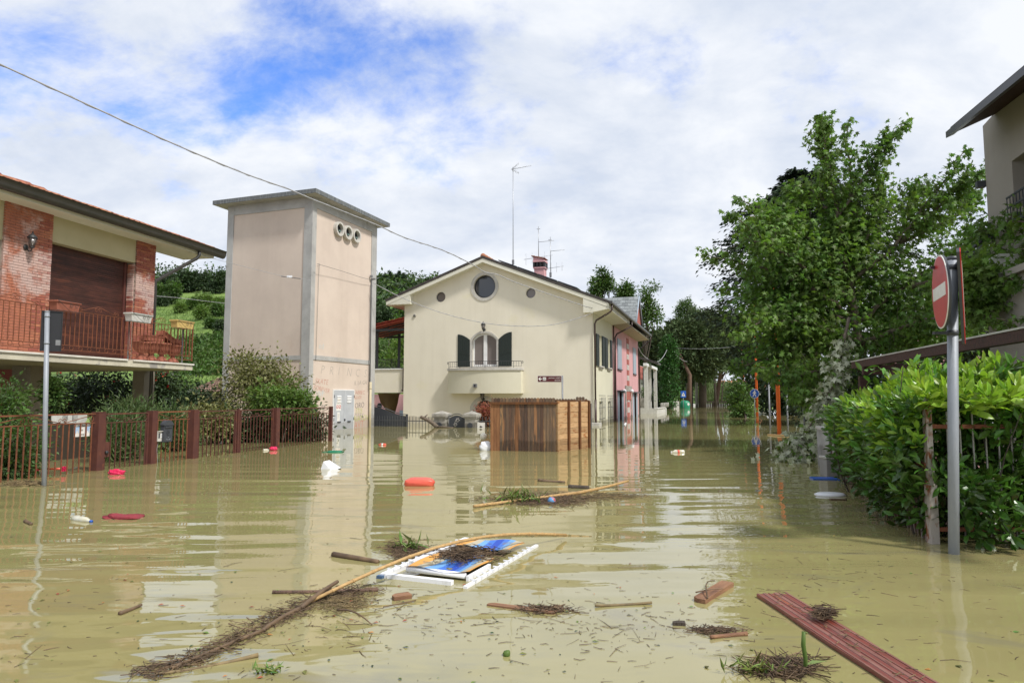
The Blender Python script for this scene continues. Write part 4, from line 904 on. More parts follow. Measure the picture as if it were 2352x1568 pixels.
# curved balcony
bx0, bx1 = X(1029, 870, -.45), X(1196, 870, -.45); zt0, zt1 = Z(903, 1113, -.8), Z(850, 1113, -.8); zlip = Z(844.5, 1113, -.8)
def bow(x, extra=0.): t = 2 * (x - bx0) / (bx1 - bx0) - 1; return -.42 - .42 * (1 - t * t) - extra
n = 22; xs_ = [bx0 + (bx1 - bx0) * i / n for i in range(n + 1)]
pl = [(x, bow(x)) for x in xs_] + [(bx1, -.002), (bx0, -.002)]
mb = MB(); mb.prism(pl, lambda a, b: (a, b, zt1), lambda a, b: (a, b, zt0)); mb.build('balcony_parapet', mat('cream_balcony', (.64, .61, .49), col2=(.60, .57, .44), vscale=.8, bump=.003, bscale=80), ch)
pl2 = [(bx0 - .04, -.002)] + [(bx0 - .04 + (bx1 - bx0 + .08) * i / n, bow(bx0 + (bx1 - bx0) * i / n, .05)) for i in range(n + 1)] + [(bx1 + .04, -.002)]
MB().prism(pl2, lambda a, b: (a, b, zlip), lambda a, b: (a, b, zt1 + .001)).build('coping', M_['stonew'], ch)
rail = thing('balustrade', 'low black iron railing with curled ends on the curved cream balcony', 'railing', HF.M)
zr0, zr1_ = zlip + .07, Z(829, 1113, -.8)
cv = [(bx0 + (bx1 - bx0) * i / n + 0.0, bow(bx0 + (bx1 - bx0) * i / n, -.08)) for i in range(n + 1)]
for z, r_ in ((zr1_, .014), (zr0, .009)): MB().tube([(a, b, z) for a, b in cv], r_, 5).build('rail', M_['iron'], rail)
bm = MB().box(-.006, .006, -.006, .006, zr0, zr1_).mesh('bar', M_['iron']); pm = MB().box(-.010, .010, -.010, .010, zlip, zr1_).mesh('post', M_['iron'])
for i in range(34):
    t = i / 33; x = bx0 + (bx1 - bx0) * t; inst('post' if i % 6 == 0 else 'bar', pm if i % 6 == 0 else bm, rail, T(x, bow(x, -.08), 0))
for s, c in ((-1, cv[0]), (1, cv[-1])):
    mb = MB(); scroll(mb, lambda a, b: Vector((c[0] + s * a, c[1], b)), .03, zr1_ - .06, .07, 1.2, math.pi / 2, -1, .012); mb.build('scroll', M_['iron'], rail)
# lower arched door with surround
do = arch(X(1080, 950), X(1146, 950), -.65, Z(934), Z(909.5)); mb = MB(); ring(mb, do, da, lambda a, b: (a, -.03, b), lambda a, b: (a, .05, b)); mb.build('door_surround', M_['stonew'], ch)
dd = MB().prism(da, lambda a, b: (a, .14, b), lambda a, b: (a, .17, b)).build('door', M_['shutgreen'], ch)
mb = MB(); cx_ = (xd0 + xd1) / 2
for i in range(7): a = math.pi * i / 6; mb.tube([(cx_, .12, Z(940)), (cx_ + .45 * math.cos(a), .12, Z(940) + .42 * abs(math.sin(a)))], .01, 4)
mb.tube([(cx_ + .3 * math.cos(a), .12, Z(940) + .28 * math.sin(a)) for a in np.linspace(0, math.pi, 9)], .01, 4); mb.build('fanlight_bars', M_['iron'], dd)
Mfront = HF.M @ RZ(R(-90))
def on_front(px, py, y=0.): x, z = HF.hy(px, py, y); return HF.M @ T(x, y - .01, z) @ RZ(R(-90))
coach_lamp(on_front(1113, 757), 'black lantern above the arched window of the cream house', 1.1)
coach_lamp(on_front(1111, 916), 'black lantern above the lower arched door under the balcony', 1.15)
x, z = HF.hy(1091.5, 885, bow((bx0 + bx1) / 2)); t = thing('bulkhead_lamp', 'small square lamp on the curved balcony parapet', 'lamp', HF.M @ T(x, bow(x), z)); MB().box(-.10, .10, -.06, .0, -.08, .08).build('housing', M_['galvdull'], t); MB().box(-.03, .03, -.075, -.06, -.06, .06).build('tube_holder', M_['black'], t); MB().box(-.09, .09, -.08, -.06, -.09, -.081).build('visor', M_['galvdull'], t)
x, z = HF.hy(952.5, 725, 0); MB().lathe([(.09, 0), (.09, .05), (.05, .06), (.05, .02), (.0, .02)], (0, 0, 0), 6, T(x, 0, z) @ RX(R(90))).build('vent_cowl', M_['stoneg'], ch)
# gable roof
def slab(mbx, x0, x1, y0, y1, o0, o1):
    mbx.prism([(x0, roofz(x0, o0)), (x1, roofz(x1, o0)), (x1, roofz(x1, o1)), (x0, roofz(x0, o1))], lambda a, b: (a, y0, b), lambda a, b: (a, y1, b))
mb = MB(); slab(mb, ltx, pkx, YR, Yend, 0, .13); slab(mb, pkx, rtx, YR, Yend, 0, .13); mb.build('roof', M_['roofedge'], ch)
mb = MB(); slab(mb, ltx + .03, pkx, YR + .02, Ypink - .5, .135, .135 + .19); slab(mb, pkx, rtx - .03, YR + .02, Yc + 1.0, .135, .135 + .19)
mb.build('rake_board', M_['cream_trim'], ch)
# boxed eaves
zbot_r = HF.hy(1340, 700, YR)[1]; xr_in = X(1339, 690, YR); zbr = roofz(rtx) - .36
MB().prism([(xr_in, roofz(xr_in, .33)), (rtx - .03, roofz(rtx, .33)), (rtx - .03, zbr - .02), (0.02, zbr - .16), (xr_in, zbr - .16 + .0)], lambda a, b: (a, YR + .03, b), lambda a, b: (a, -.003, b)).build('eave_box', M_['cream_trim'], ch)
MB().prism([(.002, roofz(0.1, .33)), (rtx - .03, roofz(rtx, .33)), (rtx - .03, zbr - .02), (0.002, zbr - .12)], lambda a, b: (a, .0, b), lambda a, b: (a, Yc, b)).build('eave_box', M_['cream_trim'], ch)
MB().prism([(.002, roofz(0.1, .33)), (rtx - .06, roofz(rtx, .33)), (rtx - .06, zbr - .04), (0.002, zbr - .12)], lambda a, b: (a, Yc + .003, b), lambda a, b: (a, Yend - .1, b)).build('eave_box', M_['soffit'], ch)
xl_in = X(941, 690, YR); zbl = HF.hy(900, 698.5, YR)[1]
MB().prism([(ltx + .03, zbl), (xl_in, zbl - .02), (xl_in, roofz(xl_in, .33)), (ltx + .03, roofz(ltx + .03, .33))], lambda a, b: (a, YR + .03, b), lambda a, b: (a, Ypink, b)).build('eave_box', M_['cream_trim'], ch)
# side gutter and downpipes
MB().prism([(0, .0), (.14, .0), (.15, -.10), (.10, -.14), (.02, -.12)], lambda a, b: (rtx + a, YR - .05, roofz(rtx) - .02 + b), lambda a, b: (rtx + a, Yend + .05, roofz(rtx) - .02 + b)).build('gutter', M_['gutter'], ch)
zg = roofz(rtx) - .15
MB().tube([(rtx + .07, -.1, zg), (rtx + .07, -.1, zg - .25), (rtx - .05, -.1, zg - .38), (.18, -.06, zg - .72), (.10, -.06, zg - .9), (.10, -.06, 1.1)], .045, 8).tube([(.10, -.06, 1.2), (.10, -.06, -.6)], .06, 8).build('downpipe', M_['brownpipe'], ch)
MB().tube([(rtx + .07, Yc + 1.2, zg), (rtx + .07, Yc + 1.2, zg - .3), (.2, Yc + .35, zg - .8), (.10, Yc + .3, zg - 1), (.10, Yc + .3, -.6)], .045, 8).build('downpipe', M_['brownpipe'], ch)
MB().tube([(.07, Yc - .02, zg - .35), (.07, Yc - .02, -.6)], .035, 8).build('downpipe', M_['brownpipe'], ch)
MB().tube([(rtx + .07, Yend - .2, zg), (rtx + .07, Yend - .2, zg - .3), (.3, Ypink + .05, zg - .75), (.08, Ypink - .06, zg - .9), (.08, Ypink - .06, -.6)], .045, 8).build('downpipe', M_['brownpipe'], ch)
# side wall, cream part and pink part
sd_ = lambda a, b, d=0.: (-d, a, b)
ZY = lambda py, px: HF.hx(px, py, 0)[1]
YX = lambda px: HF.hx(px, 800, 0)[0]
def qwin(p0, p1, t_, b_): m_ = (p0 + p1) / 2; return (YX(p0), YX(p1), ZY(b_, m_), ZY(t_, m_))
up = [qwin(1375.6, 1381.6, 771, 839), qwin(1394.9, 1400, 780, 843)]
gr = [qwin(1375.5, 1383.5, 921, 980), qwin(1395, 1402, 921, 975)]
holes = [rect(*q) for q in up + gr]
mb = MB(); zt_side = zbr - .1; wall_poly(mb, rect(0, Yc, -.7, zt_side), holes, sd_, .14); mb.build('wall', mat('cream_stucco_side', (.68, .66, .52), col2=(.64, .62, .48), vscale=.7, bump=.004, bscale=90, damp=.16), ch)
for q in up + gr:
    w = MB().box(-.14, -.10, q[0], q[0] + .06, q[2], q[3]).box(-.14, -.10, q[1] - .06, q[1], q[2], q[3]).box(-.14, -.10, q[0] + .06, q[1] - .06, q[3] - .06, q[3]).build('window', M_['cream_trim'], ch)
    MB().box(-.13, -.12, q[0] + .06, q[1] - .06, q[2], q[3] - .06).build('pane', M_['glassd'], w)
for (a, b, t_, bt_) in ((1368.2, 1374.8, 767.5, 839), (1381.7, 1387.3, 773, 842), (1388.4, 1394.6, 776.5, 844), (1400.5, 1405.3, 782, 847)):
    q = qwin(a, b, t_, bt_); s = MB().box(.012, .05, q[0] + .01, q[1] - .01, q[2] - .03, q[3]).build('shutter', M_['shutgreen'], ch)
    for k in range(3): w = (q[1] - q[0] - .08) / 3; MB().box(.05, .058, q[0] + .04 + k * w, q[0] + .04 + (k + 1) * w - .008, q[2] + .08, q[3] - .08).build('slat', M_['shutgreen'], s)
for q in up: MB().box(.0, .12, q[0] - .25, q[1] + .2, q[2] - .10, q[2] - .035).box(.0, .07, q[0] - .15, q[1] + .1, q[2] - .18, q[2] - .10).build('sill', M_['stonew'], ch)
for q in gr:
    g = MB(); 
    for k in range(4): y_ = q[0] - .05 + (q[1] - q[0] + .1) * k / 3; g.tube([(.12, y_, -.3), (.12, y_, q[3] + .2)], .012, 5)
    for z_ in (.25, .8, 1.4): g.tube([(.0, q[0] - .1, z_), (.12, q[0] - .08, z_), (.12, q[1] + .08, z_), (.0, q[1] + .1, z_)], .012, 5)
    g.build('window_grille', M_['gunmetal'], ch)
MB().box(-.10, -.098, 0.001, .002, 0, .1).build('wall', M_['cream'], ch)
# back and left walls close the volume
MB().box(xl, xl + .02, .02, Ypink, -.7, roofz(xl, TH)).box(xl + .02, -.02, Ypink - .02, Ypink, -.7, roofz(0, TH)).build('wall', M_['cream'], ch)
ph = thing('pink_house', 'pink terraced house front with pale shutters joined to the cream house', 'house', HF.M)
up2 = [qwin(1417.5, 1426.5, 779, 847), qwin(1453, 1459.5, 799, 858)]
d2 = [(YX(1416.5), YX(1430), -.65, ZY(899, 1423)), (YX(1451), YX(1462), -.65, ZY(902, 1456))]
mb = MB(); wall_poly(mb, rect(Yc + .004, Ypink, -.7, zt_side), [rect(*q) for q in d2], sd_, .2); mb.build('wall', M_['pinkwall'], ph)
for q in d2:
    dr = MB().box(-.22, -.18, q[0], q[1], q[2], q[3]).build('door', mat('dark_red_door', (.10, .03, .03), rough=.5) if 'dark_red_door' not in bpy.data.materials else bpy.data.materials['dark_red_door'], ph)
    w = (q[1] - q[0]) * .28
    MB().box(.0, .03, q[0], q[0] + w, q[2], q[3] - .02).box(.0, .03, q[1] - w, q[1], q[2], q[3] - .02).build('door_shutter', M_['shutgrey'], dr)
    MB().box(.0, .22, q[0] - .1, q[1] + .1, q[3], q[3] + .07).build('canopy', M_['gunmetal'], ph)
for q in up2:
    s = MB().box(.008, .04, q[0], q[1], q[2], q[3]).build('shutter', M_['shutgrey'], ph); ym_ = (q[0] + q[1]) / 2
    MB().box(.041, .05, q[0] + .05, ym_ - .01, q[2] + .06, q[3] - .06).box(.041, .05, ym_ + .01, q[1] - .05, q[2] + .06, q[3] - .06).build('shutter_panel', M_['shutgrey'], s)
    MB().box(.0, .08, q[0] - .08, q[1] + .08, q[2] - .07, q[2] - .01).build('sill', M_['gunmetal'], ph)
# brick pilaster with quoins and niche
yb0, yb1 = YX(1439), YX(1443.5); zq = zt_side - .05; bb = []
for k in range(int((zq - 0) / .34)):
    z_ = .02 + k * .34; m_ = M_['stonew'] if k % 2 else M_['pinkdark']
    MB().box(.0, .03, yb0, yb1, z_, z_ + .33).build('quoin', m_, ph)
q = (YX(1434), YX(1448), -.6, ZY(886, 1441)); MB().box(0, .06, q[0], q[0] + .3, q[2], q[3]).box(0, .06, q[1] - .3, q[1], q[2], q[3]).box(0, .06, q[0] + .3, q[1] - .3, q[3] - .35, q[3]).build('niche_frame', M_['stoneg'], ph)
MB().box(.031, .045, q[0] + .3, q[1] - .3, q[3] - .9, q[3] - .35).build('niche_panel', M_['pinkdark'], ph)
for i, px in enumerate((1433, 1450)):
    y_, z_ = HF.hx(px, 898, .12); t = thing('globe_lamp', ['white globe lamp beside the nearer pink house door', 'white globe lamp beside the farther pink house door'][i], 'lamp', HF.M @ T(.0, y_, z_), 'globe lamps on the pink wall')
    MB().lathe([(.0, -.13), (.09, -.10), (.13, 0), (.09, .10), (.0, .13)], (.16, 0, 0), 12).build('globe', M_['whitepl'], t); MB().box(0, .16, -.02, .02, -.02, .02).box(0, .03, -.06, .06, -.1, .1).build('bracket', M_['galvdull'], t)
# slate cross gable
zk = HF.hx(1460, 684, -.2)[1]; zk = roofz(rtx) + 1.75
yk = HF.hx(1466.3, 686, rtx - .25)[0]; zk = HF.hx(1466.3, 682, rtx - .25)[1]; ya_ = yk - 1.75; yb_ = yk + 1.75; ze = roofz(rtx - .3) + .1; xg = rtx - .3; xk = X(1401, 682, 3.5) if False else -4.2
dg_ = thing('slate_dormer', 'grey slate cross gable with red gable end on the pink house roof', 'dormer', HF.M)
MB().add([(xg, ya_, ze), (xg, yb_, ze), (xg, yk, zk)], [(0, 1, 2)]).build('gable_wall', M_['pinkdark'], dg_)
MB().add([(xg + .1, ya_ - .15, ze - .12), (xg + .1, yk, zk + .03), (xk, yk, zk + .03), (xk, ya_ - .15, ze - .12), (xg + .1, yb_ + .15, ze - .12), (xk, yb_ + .15, ze - .12)], [(0, 1, 2, 3), (1, 4, 5, 2)]).build('roof', M_['slate'], dg_)
MB().tube([(xg + .1, ya_ - .1, ze - .08), (xg + .1, yk, zk + .05), (xg + .1, yb_ + .1, ze - .08)], .05, 4).build('verge', M_['shutgrey'], dg_)
nrow = 9; sb = []; sv_ = Vector((0, yk - ya_, zk - ze)); sl_ = sv_.length; u_ = sv_.normalized(); ang = math.atan2(u_.z, u_.y)
shm = MB().box(-.17, .17, 0, sl_ / nrow * 1.12, 0, .02).mesh('slate', M_['slate'])
for r_ in range(nrow):
    for k in range(15):
        x_ = xg - .05 - .36 * k - (.18 if r_ % 2 else 0)
        if r_ * sl_ / nrow < 0: continue
        inst('slate', shm, dg_, T(x_, ya_, ze) @ RX(ang) @ T(0, r_ * sl_ / nrow - .05, .03) @ RX(R(-3)))
# ridge tiles, solar panels
mb = MB()
for k in range(14): mb.lathe([(.13, 0), (.14, .03), (.12, .42)], (0, 0, 0), 10, T(pkx, YR + .05 + k * .42, pkz + .0) @ RX(R(-90)))
mb.build('ridge_tiles', M_['tile'], ch)
sa = math.atan2(rtz - pkz, rtx - pkx)
for k in range(6):
    x0 = pkx + .75 + k * 1.02
    if x0 + 1 > rtx - .6: break
    MB().box(0, 1.0, 0, 1.6, 0, .04, T(x0, YR + .25, roofz(x0) + .06) @ RY(-sa)).build('solar_panel', M_['solar'], ch)
# chimney
cy0 = 2.6; cx0, cx1 = X(1226.5, 610, cy0), X(1249, 610, cy0); zc0 = roofz((cx0 + cx1) / 2) - .3; zq = Z(616, 1238, cy0)
t = thing('chimney', 'pink rendered chimney with tiled cap on the cream house roof', 'chimney', HF.M @ T((cx0 + cx1) / 2, cy0 + .3, 0)); w = (cx1 - cx0) / 2
MB().box(-w, w, -w, w, zc0, zq).box(-w - .05, w + .05, -w - .05, w + .05, zq, zq + .07).build('stack', M_['pinkwall'], t)
zv = Z(601.5, 1238, cy0)
mb = MB()
for sx in (-1, -.33, .33, 1):
    for sy in (-1, 0, 1): mb.box(sx * w - .055, sx * w + .055, sy * w - .055, sy * w + .055, zq + .07, zv)
mb.build('flue_pillar', M_['black'], t)
MB().box(-w - .06, w + .06, -w - .06, w + .06, zv, zv + .09).prism([(-w - .05, zv + .09), (w + .05, zv + .09), (w - .05, zv + .17), (-w - .05, zv + .30)], lambda a, b: (a, -w - .02, b), lambda a, b: (a, w + .02, b)).build('hood', M_['pinkwall'], t)
for k in range(4): MB().box(-.0, 2 * w / 4 + .06, -w - .1, w + .1, 0, .035, T(-w - .14 + k * (2 * w + .2) / 4, 0, zv + .33 - k * .045) @ RY(R(8))).build('cap_tile', M_['tile'], t)
# antennas
def antenna(name, label, px, pb_, pt_, yl, arms):
    x, z0 = HF.hy(px, pb_, yl); z1 = HF.hy(px, pt_, yl)[1]; t = thing(name, label, 'antenna', HF.M @ T(x, yl, 0), 'television antennas on the roof'); k = (z1 - z0) / (pb_ - pt_)
    MB().tube([(0, 0, z0 - .15), (0, 0, z1)], .018, 6).build('mast', M_['alu'], t); MB().box(-.05, .05, -.05, .05, z0 - .12, z0 + .12).build('base_clamp', M_['galvdull'], t)
    for (a0, a1, b0, b1, ne, le, vert) in arms:
        za_, zb_ = z1 - (b0 - pt_) * k, z1 - (b1 - pt_) * k; p0, p1 = Vector(((a0 - px) * k, 0, za_)), Vector(((a1 - px) * k, 0, zb_))
        mb = MB().tube([p0, p1], .012, 5)
        for i in range(ne):
            p = p0.lerp(p1, (i + .3) / max(ne - .4, 1)); l_ = le * (1 - .3 * i / max(ne, 1)); e_ = Vector((0, 0, l_)) if vert else Vector((.0, l_, 0)); mb.tube([p - e_, p + e_], .006, 4)
        mb.build('boom', M_['alu'], t)
antenna('antenna', 'tallest roof antenna with a small grid head on a long mast', 1178.5, 602, 384, 1.2, [(1174, 1221, 389, 385, 12, .10, False), (1176, 1192, 389, 376, 5, .10, True), (1176, 1192, 389, 399, 5, .10, True)])
antenna('antenna', 'roof antenna standing behind the pink chimney with long crossing boom', 1237, 594, 520, 3.2, [(1237, 1273, 556, 555, 14, .05, False), (1203, 1270, 594, 588, 5, .32, True), (1233, 1241, 526, 526, 2, .15, False)])
antenna('antenna', 'roof antenna beside the pink chimney with two side booms', 1264.5, 631, 544, 2.2, [(1264, 1297, 577, 576, 14, .05, False), (1250, 1295, 617, 613, 4, .30, True), (1260, 1268, 551, 551, 2, .15, False)])

# ================================================================== TERRACE WING, PERGOLA, YARD FENCE
GM=0
te = thing('terrace_wing', 'low cream terrace wing with railing between the tower and cream house', 'terrace', HF.M)
YT = .15; tx0 = X(820, 870, YT); zT = Z(846, 900, YT); zB = Z(901.5, 900, YT)
MB().box(tx0, xl - .004, YT, YT + .22, zB, zT - .06).build('parapet', M_['cream'], te); MB().box(tx0, xl - .004, YT - .05, YT + .27, zT - .06, zT).build('coping', M_['white'], te)
MB().box(tx0, xl - .004, YT + .22, YT + 2.6, zB + .35, zB + .55).build('terrace_floor', M_['soffit'], te)
MB().box(tx0 - 9, xl + 3.0, YT + 9.2, YT + 9.4, -.7, Z(905, 900, YT + 9.2)).build('wall', M_['pinkwall'], te)
for px in (872, 905.5): x, z = HF.hy(px, 932 if px < 880 else 928, YT + 9.19); MB().prism(circ(x, z, .17, .2), lambda a, b: (a, YT + 9.15, b), lambda a, b: (a, YT + 9.19, b)).build('round_vent', M_['black'], te)
x0_, x1_ = X(918.5, 950, YT + 9.19), X(927, 950, YT + 9.19); MB().box(x0_, x1_ + .6, YT + 9.14, YT + 9.19, -.6, Z(942, 920, YT + 9.19)).build('door', M_['shutgrey'], te)
ct = thing('tarpaulin', 'brown tarpaulin hanging as a triangle under the terrace', 'tarpaulin', HF.M)
q0, q1, q2, q3 = [Vector((HF.hy(a, b, YT + 2.0)[0], YT + 2.0, HF.hy(a, b, YT + 2.0)[1])) for a, b in ((868, 903), (917, 903), (902, 969), (874, 925))]
mb = MB(); mb.smooth = True; n = 8
for i in range(n + 1):
    for j in range(n + 1):
        u, v = i / n, j / n; a = q0.lerp(q1, u); b = q3.lerp(q2, u ** .6) if u < .62 else q2.lerp(q1, (u - .62) / .38); p = a.lerp(b, v); mb.v.append((p.x, p.y + .10 * math.sin(u * 9) * v, p.z))
for i in range(n):
    for j in range(n): k = i * (n + 1) + j; mb.f.append((k, k + 1, k + n + 2, k + n + 1)); mb.m.append(0); mb.sm.append(True)
mb.build('cloth', mat('brown_tarp', (.16, .10, .035), rough=.7, col2=(.12, .075, .03), vscale=2), ct); MB().tube([q0 - Vector((2, 0, -.03)), q1 + Vector((.3, 0, .03))], .02, 5).build('curtain_rail', M_['iron'], ct)
tr_ = thing('terrace_railing', 'black iron railing with close bars on the terrace wing', 'railing', HF.M)
zt_ = Z(825.5, 890, YT + .1); zb_ = zT + .06
for z in (zt_, zb_): MB().box(tx0, xl - .05, YT + .09, YT + .12, z - .012, z + .012).build('rail', M_['iron'], tr_)
bm = MB().box(-.007, .007, -.007, .007, zb_, zt_).mesh('bar', M_['iron'])
for x in np.arange(tx0 + .6, xl - .06, .085): inst('bar', bm, tr_, T(x, YT + .105, 0))
pg = thing('roof_pergola', 'terrace pergola with red tiled roof on dark metal posts', 'pergola', HF.M)
xp0, xp1 = X(864, 800, YT + .3), X(917, 800, YT + 2.6); zp = Z(746, 863, YT + .1)
for px, yl, top_ in ((866, .35, 757), (917, 3.4, 765)): x = X(px, 800, YT + yl); MB().box(x - .06, x + .06, YT + yl - .06, YT + yl + .06, zT - .1, HF.hy(px, top_, YT + yl)[1]).build('post', M_['iron'], pg)
A = Vector((X(862, 747, YT), YT, HF.hy(862, 747, YT)[1])); B = Vector((xl - .02, YT, HF.hy(928, 731, YT)[1])); dY = 3.6
MB().add([A + Vector((-1.5, 0, -.3)), B, B + Vector((0, dY, .05)), A + Vector((-1.5, dY, -.25)), A + Vector((-1.5, 0, -.38)), B - Vector((0, 0, .08)), B + Vector((0, dY, -.03)), A + Vector((-1.5, dY, -.33))], [(0, 1, 2, 3), (7, 6, 5, 4), (0, 4, 5, 1), (2, 6, 7, 3), (1, 5, 6, 2)]).build('roof', M_['tilered'], pg)
rt = MB().box(0, .52, -.11, .11, 0, .03).mesh('roof_tile', M_['tilered']); dd_ = (B - A); ln = dd_.length + 1.5
for r_ in range(8):
    for k in range(9):
        p = A + dd_.normalized() * (k * .42 - 1.5); 
        if p.x > B.x - .1: continue
        inst('roof_tile', rt, pg, T(p.x, YT + .02 + r_ * .24, p.z + .02 + .0) @ RY(-math.atan2(dd_.z, dd_.x) - R(3)))
MB().box(A.x - 1, B.x, YT + .02, YT + .12, 0, .12, T(0, 0, 0) @ T(0, 0, A.z - .32)).box(A.x - 1, B.x, YT + 3.2, YT + 3.3, A.z - .4, A.z - .28).build('beam', M_['iron'], pg)
for k in range(5): y_ = YT + .5 + k * .6; MB().tube([A + Vector((-1, y_ - YT, -.38)), B + Vector((-.02, y_ - YT, -.14))], .04, 4).build('rafter', M_['iron'], pg)
MB().tube([(xl - .06, YT - .08, zT + .0), (xl - .06, YT - .08, HF.hy(926, 893, YT)[1])], .035, 6).lathe([(.04, 0), (.09, -.05), (.06, -.12)], (xl - .07, YT - .08, HF.hy(926, 893, YT)[1]), 8).build('downpipe', M_['brownpipe'], te)

# yard fence in front of the house
YF = Frame(Vector((at(1010, 960, 29.6).x, 29.6, 0)), 0, math.atan2(HF.y.x, HF.y.y)); YF = Frame(Vector((at(1010, 960, 30.2).x, 30.2, 0)), 0, math.atan2(HF.y.x, HF.y.y))
fx = lambda px, py=965: YF.hy(px, py, 0)[0]
fz = lambda py, px=1000: YF.hy(px, py, 0)[1]
def picket(name, label, p0, p1, ptop, m, sp=.13, top_px=1000, rails=((964, 1000),)):
    a0, a1 = fx(p0), fx(p1); t = thing(name, label, 'fence', YF.M @ T(a0, 0, 0)); h = fz(ptop, (p0 + p1) / 2); L_ = a1 - a0
    for zr_ in (h - .22, -.3): MB().box(0, L_, -.012, .012, zr_ - .018, zr_ + .018).build('rail', M_[m], t)
    n = max(2, int(L_ / sp)); pm_ = MB().box(-.010, .010, -.010, .010, -.6, h - .05).add([(-.014, 0, h - .05), (0, -.01, h - .05), (.014, 0, h - .05), (0, .01, h - .05), (0, 0, h)], [(0, 1, 4), (1, 2, 4), (2, 3, 4), (3, 0, 4)]).mesh('picket', M_[m])
    for i in range(n): inst('picket', pm_, t, T(L_ * (i + .5) / n, 0, 0))
    return t, h, L_
picket('picket_fence', 'dark spiked iron fence in front of the sliding gate beside the tower', 840, 928, 953.5, 'irongrey', .125)
picket('picket_fence', 'thin spiked iron fence in front of the cream wall left of the stone pillar', 930, 996, 955, 'irongrey', .15)
picket('picket_fence', 'short iron fence in front of the red leaved shrub', 1097, 1128, 955, 'irongrey', .13)
# sliding gate with curved top
zg1, zg0 = fz(933.5, 861), fz(955, 925); a0, a1 = fx(820), fx(928); t = thing('sliding_gate', 'dark sliding gate panel with swooping curved top edge', 'gate', YF.M @ T(0, .25, 0))
cv = []
for i in range(17):
    u = i / 16; x = a0 + (a1 - a0) * u; cv.append((x, zg0 + (zg1 - zg0) * (.5 + .5 * math.cos(max(0, (u - .25) / .75) * math.pi))))
MB().prism([(a1, -.6)] + [(a0, -.6)] + cv, lambda a, b: (a, 0, b), lambda a, b: (a, .03, b)).build('panel', M_['gunmetal'], t)
MB().tube([(a, .015, b + .06) for a, b in cv], .022, 5).build('top_rail', M_['irongrey'], t); MB().box(a1 - .03, a1 + .05, -.02, .05, -.6, zg0 + .08).build('stile', M_['gunmetal'], t)
# stone pillars
for i, (p0, p1) in enumerate(((996.5, 1029), (1067, 1098))):
    c = (fx(p0) + fx(p1)) / 2; hw = (fx(p1) - fx(p0)) / 2; h = fz(943, 1012)
    t = thing('stone_pillar', ['grey stone gate pillar with pyramid cap beside the drifting log', 'grey stone gate pillar with pyramid cap beside the red leaved shrub'][i], 'pillar', YF.M @ T(c, .1, 0), 'stone gate pillars')
    s_ = hw * .78; MB().box(-s_, s_, -s_, s_, -.7, h - .30).build('shaft', M_['stoneg'], t); MB().box(-s_ - .05, s_ + .05, -s_ - .05, s_ + .05, h - .30, h - .24).box(-hw, hw, -hw, hw, h - .24, h - .13).build('cornice', M_['stoneg'], t)
    MB().add([(-hw, -hw, h - .13), (hw, -hw, h - .13), (hw, hw, h - .13), (-hw, hw, h - .13), (0, 0, h)], [(0, 1, 4), (1, 2, 4), (2, 3, 4), (3, 0, 4), (3, 2, 1, 0)]).build('cap', M_['stoneg'], t)
    MB().prism(circ(0, h - .62, .12, .12, 16), lambda a, b: (a, -s_ - .02, b), lambda a, b: (a, -s_, b)).build('medallion', M_['gunmetal'], t)
# arched pedestrian gate
a0, a1 = fx(1029), fx(1067.5); zc_, ze_ = fz(948.5, 1048), fz(956, 1048); t = thing('arched_gate', 'dark arched iron gate between the two stone pillars', 'gate', YF.M); ym_ = (a0 + a1) / 2
cv = [(a0 + (a1 - a0) * i / 16, ze_ - .06 + (zc_ - ze_ - .04) * math.sin(math.pi * max(0, min(1, (i / 16 - .08) / .84))) ** 1.2) for i in range(17)]
MB().prism([(a1, -.6), (a0, -.6)] + cv, lambda a, b: (a, .05, b), lambda a, b: (a, .07, b)).build('panel', M_['gunmetal'], t)
MB().tube([(a, .06, b + .07) for a, b in cv], .02, 5).build('frame', M_['irongrey'], t)
for x in (a0 + .02, a1 - .02): MB().tube([(x, .06, -.6), (x, .06, ze_ + .02)], .022, 5).build('stile', M_['irongrey'], t)
mb = MB(); f_ = lambda a, b: Vector((a, .035, b)); scroll(mb, f_, ym_ + .05, .28, .09, 1.1, 0, 1, .008); scroll(mb, f_, ym_ - .05, .14, .09, 1.1, math.pi, 1, .008); scroll(mb, f_, ym_ + .08, .38, .04, 1, 0, 1, .006); mb.tube([f_(ym_ - .08, 0), f_(ym_ - .1, .2), f_(ym_ + .02, .4)], .008, 4); mb.build('ornament', M_['stonew'], t)
# drifting log on the left pillar
a = Vector((fx(972), -.25, fz(957, 972))); b = Vector((fx(1014), -.45, .02)); mb = MB(); pts = limb(mb, a, b, .07, .10, .02, 6, 8, .02); limb(mb, pts[1], pts[1] + Vector((.18, 0, .16)), .045, .02, 0, 3, 6)
mb.tube([b, b + Vector((.25, -.02, .02)), b + Vector((.75, .0, -.01))], [.05, .04, .02], 6); tag(mb.build('drift_log', M_['barkl'], None, YF.M), 'bare log leaning from the water onto the picket fence', 'log')
# little white sign plate by the shrub
x, z = YF.hy(1105, 983, -.4); t = thing('arrow_plate', 'small white plate with black arrow standing in the water by the iron fence', 'sign', YF.M @ T(x, -.4, 0)); MB().box(-.17, .17, -.005, .005, -.4, .24).build('plate', M_['signwhite'], t); MB().prism([(-.08, .06), (.0, .11), (.0, .08), (.06, .08), (.06, .04), (.0, .04), (.0, .01)], lambda a, b: (a, -.009, b), lambda a, b: (a, -.0055, b)).build('arrow', M_['black'], t)
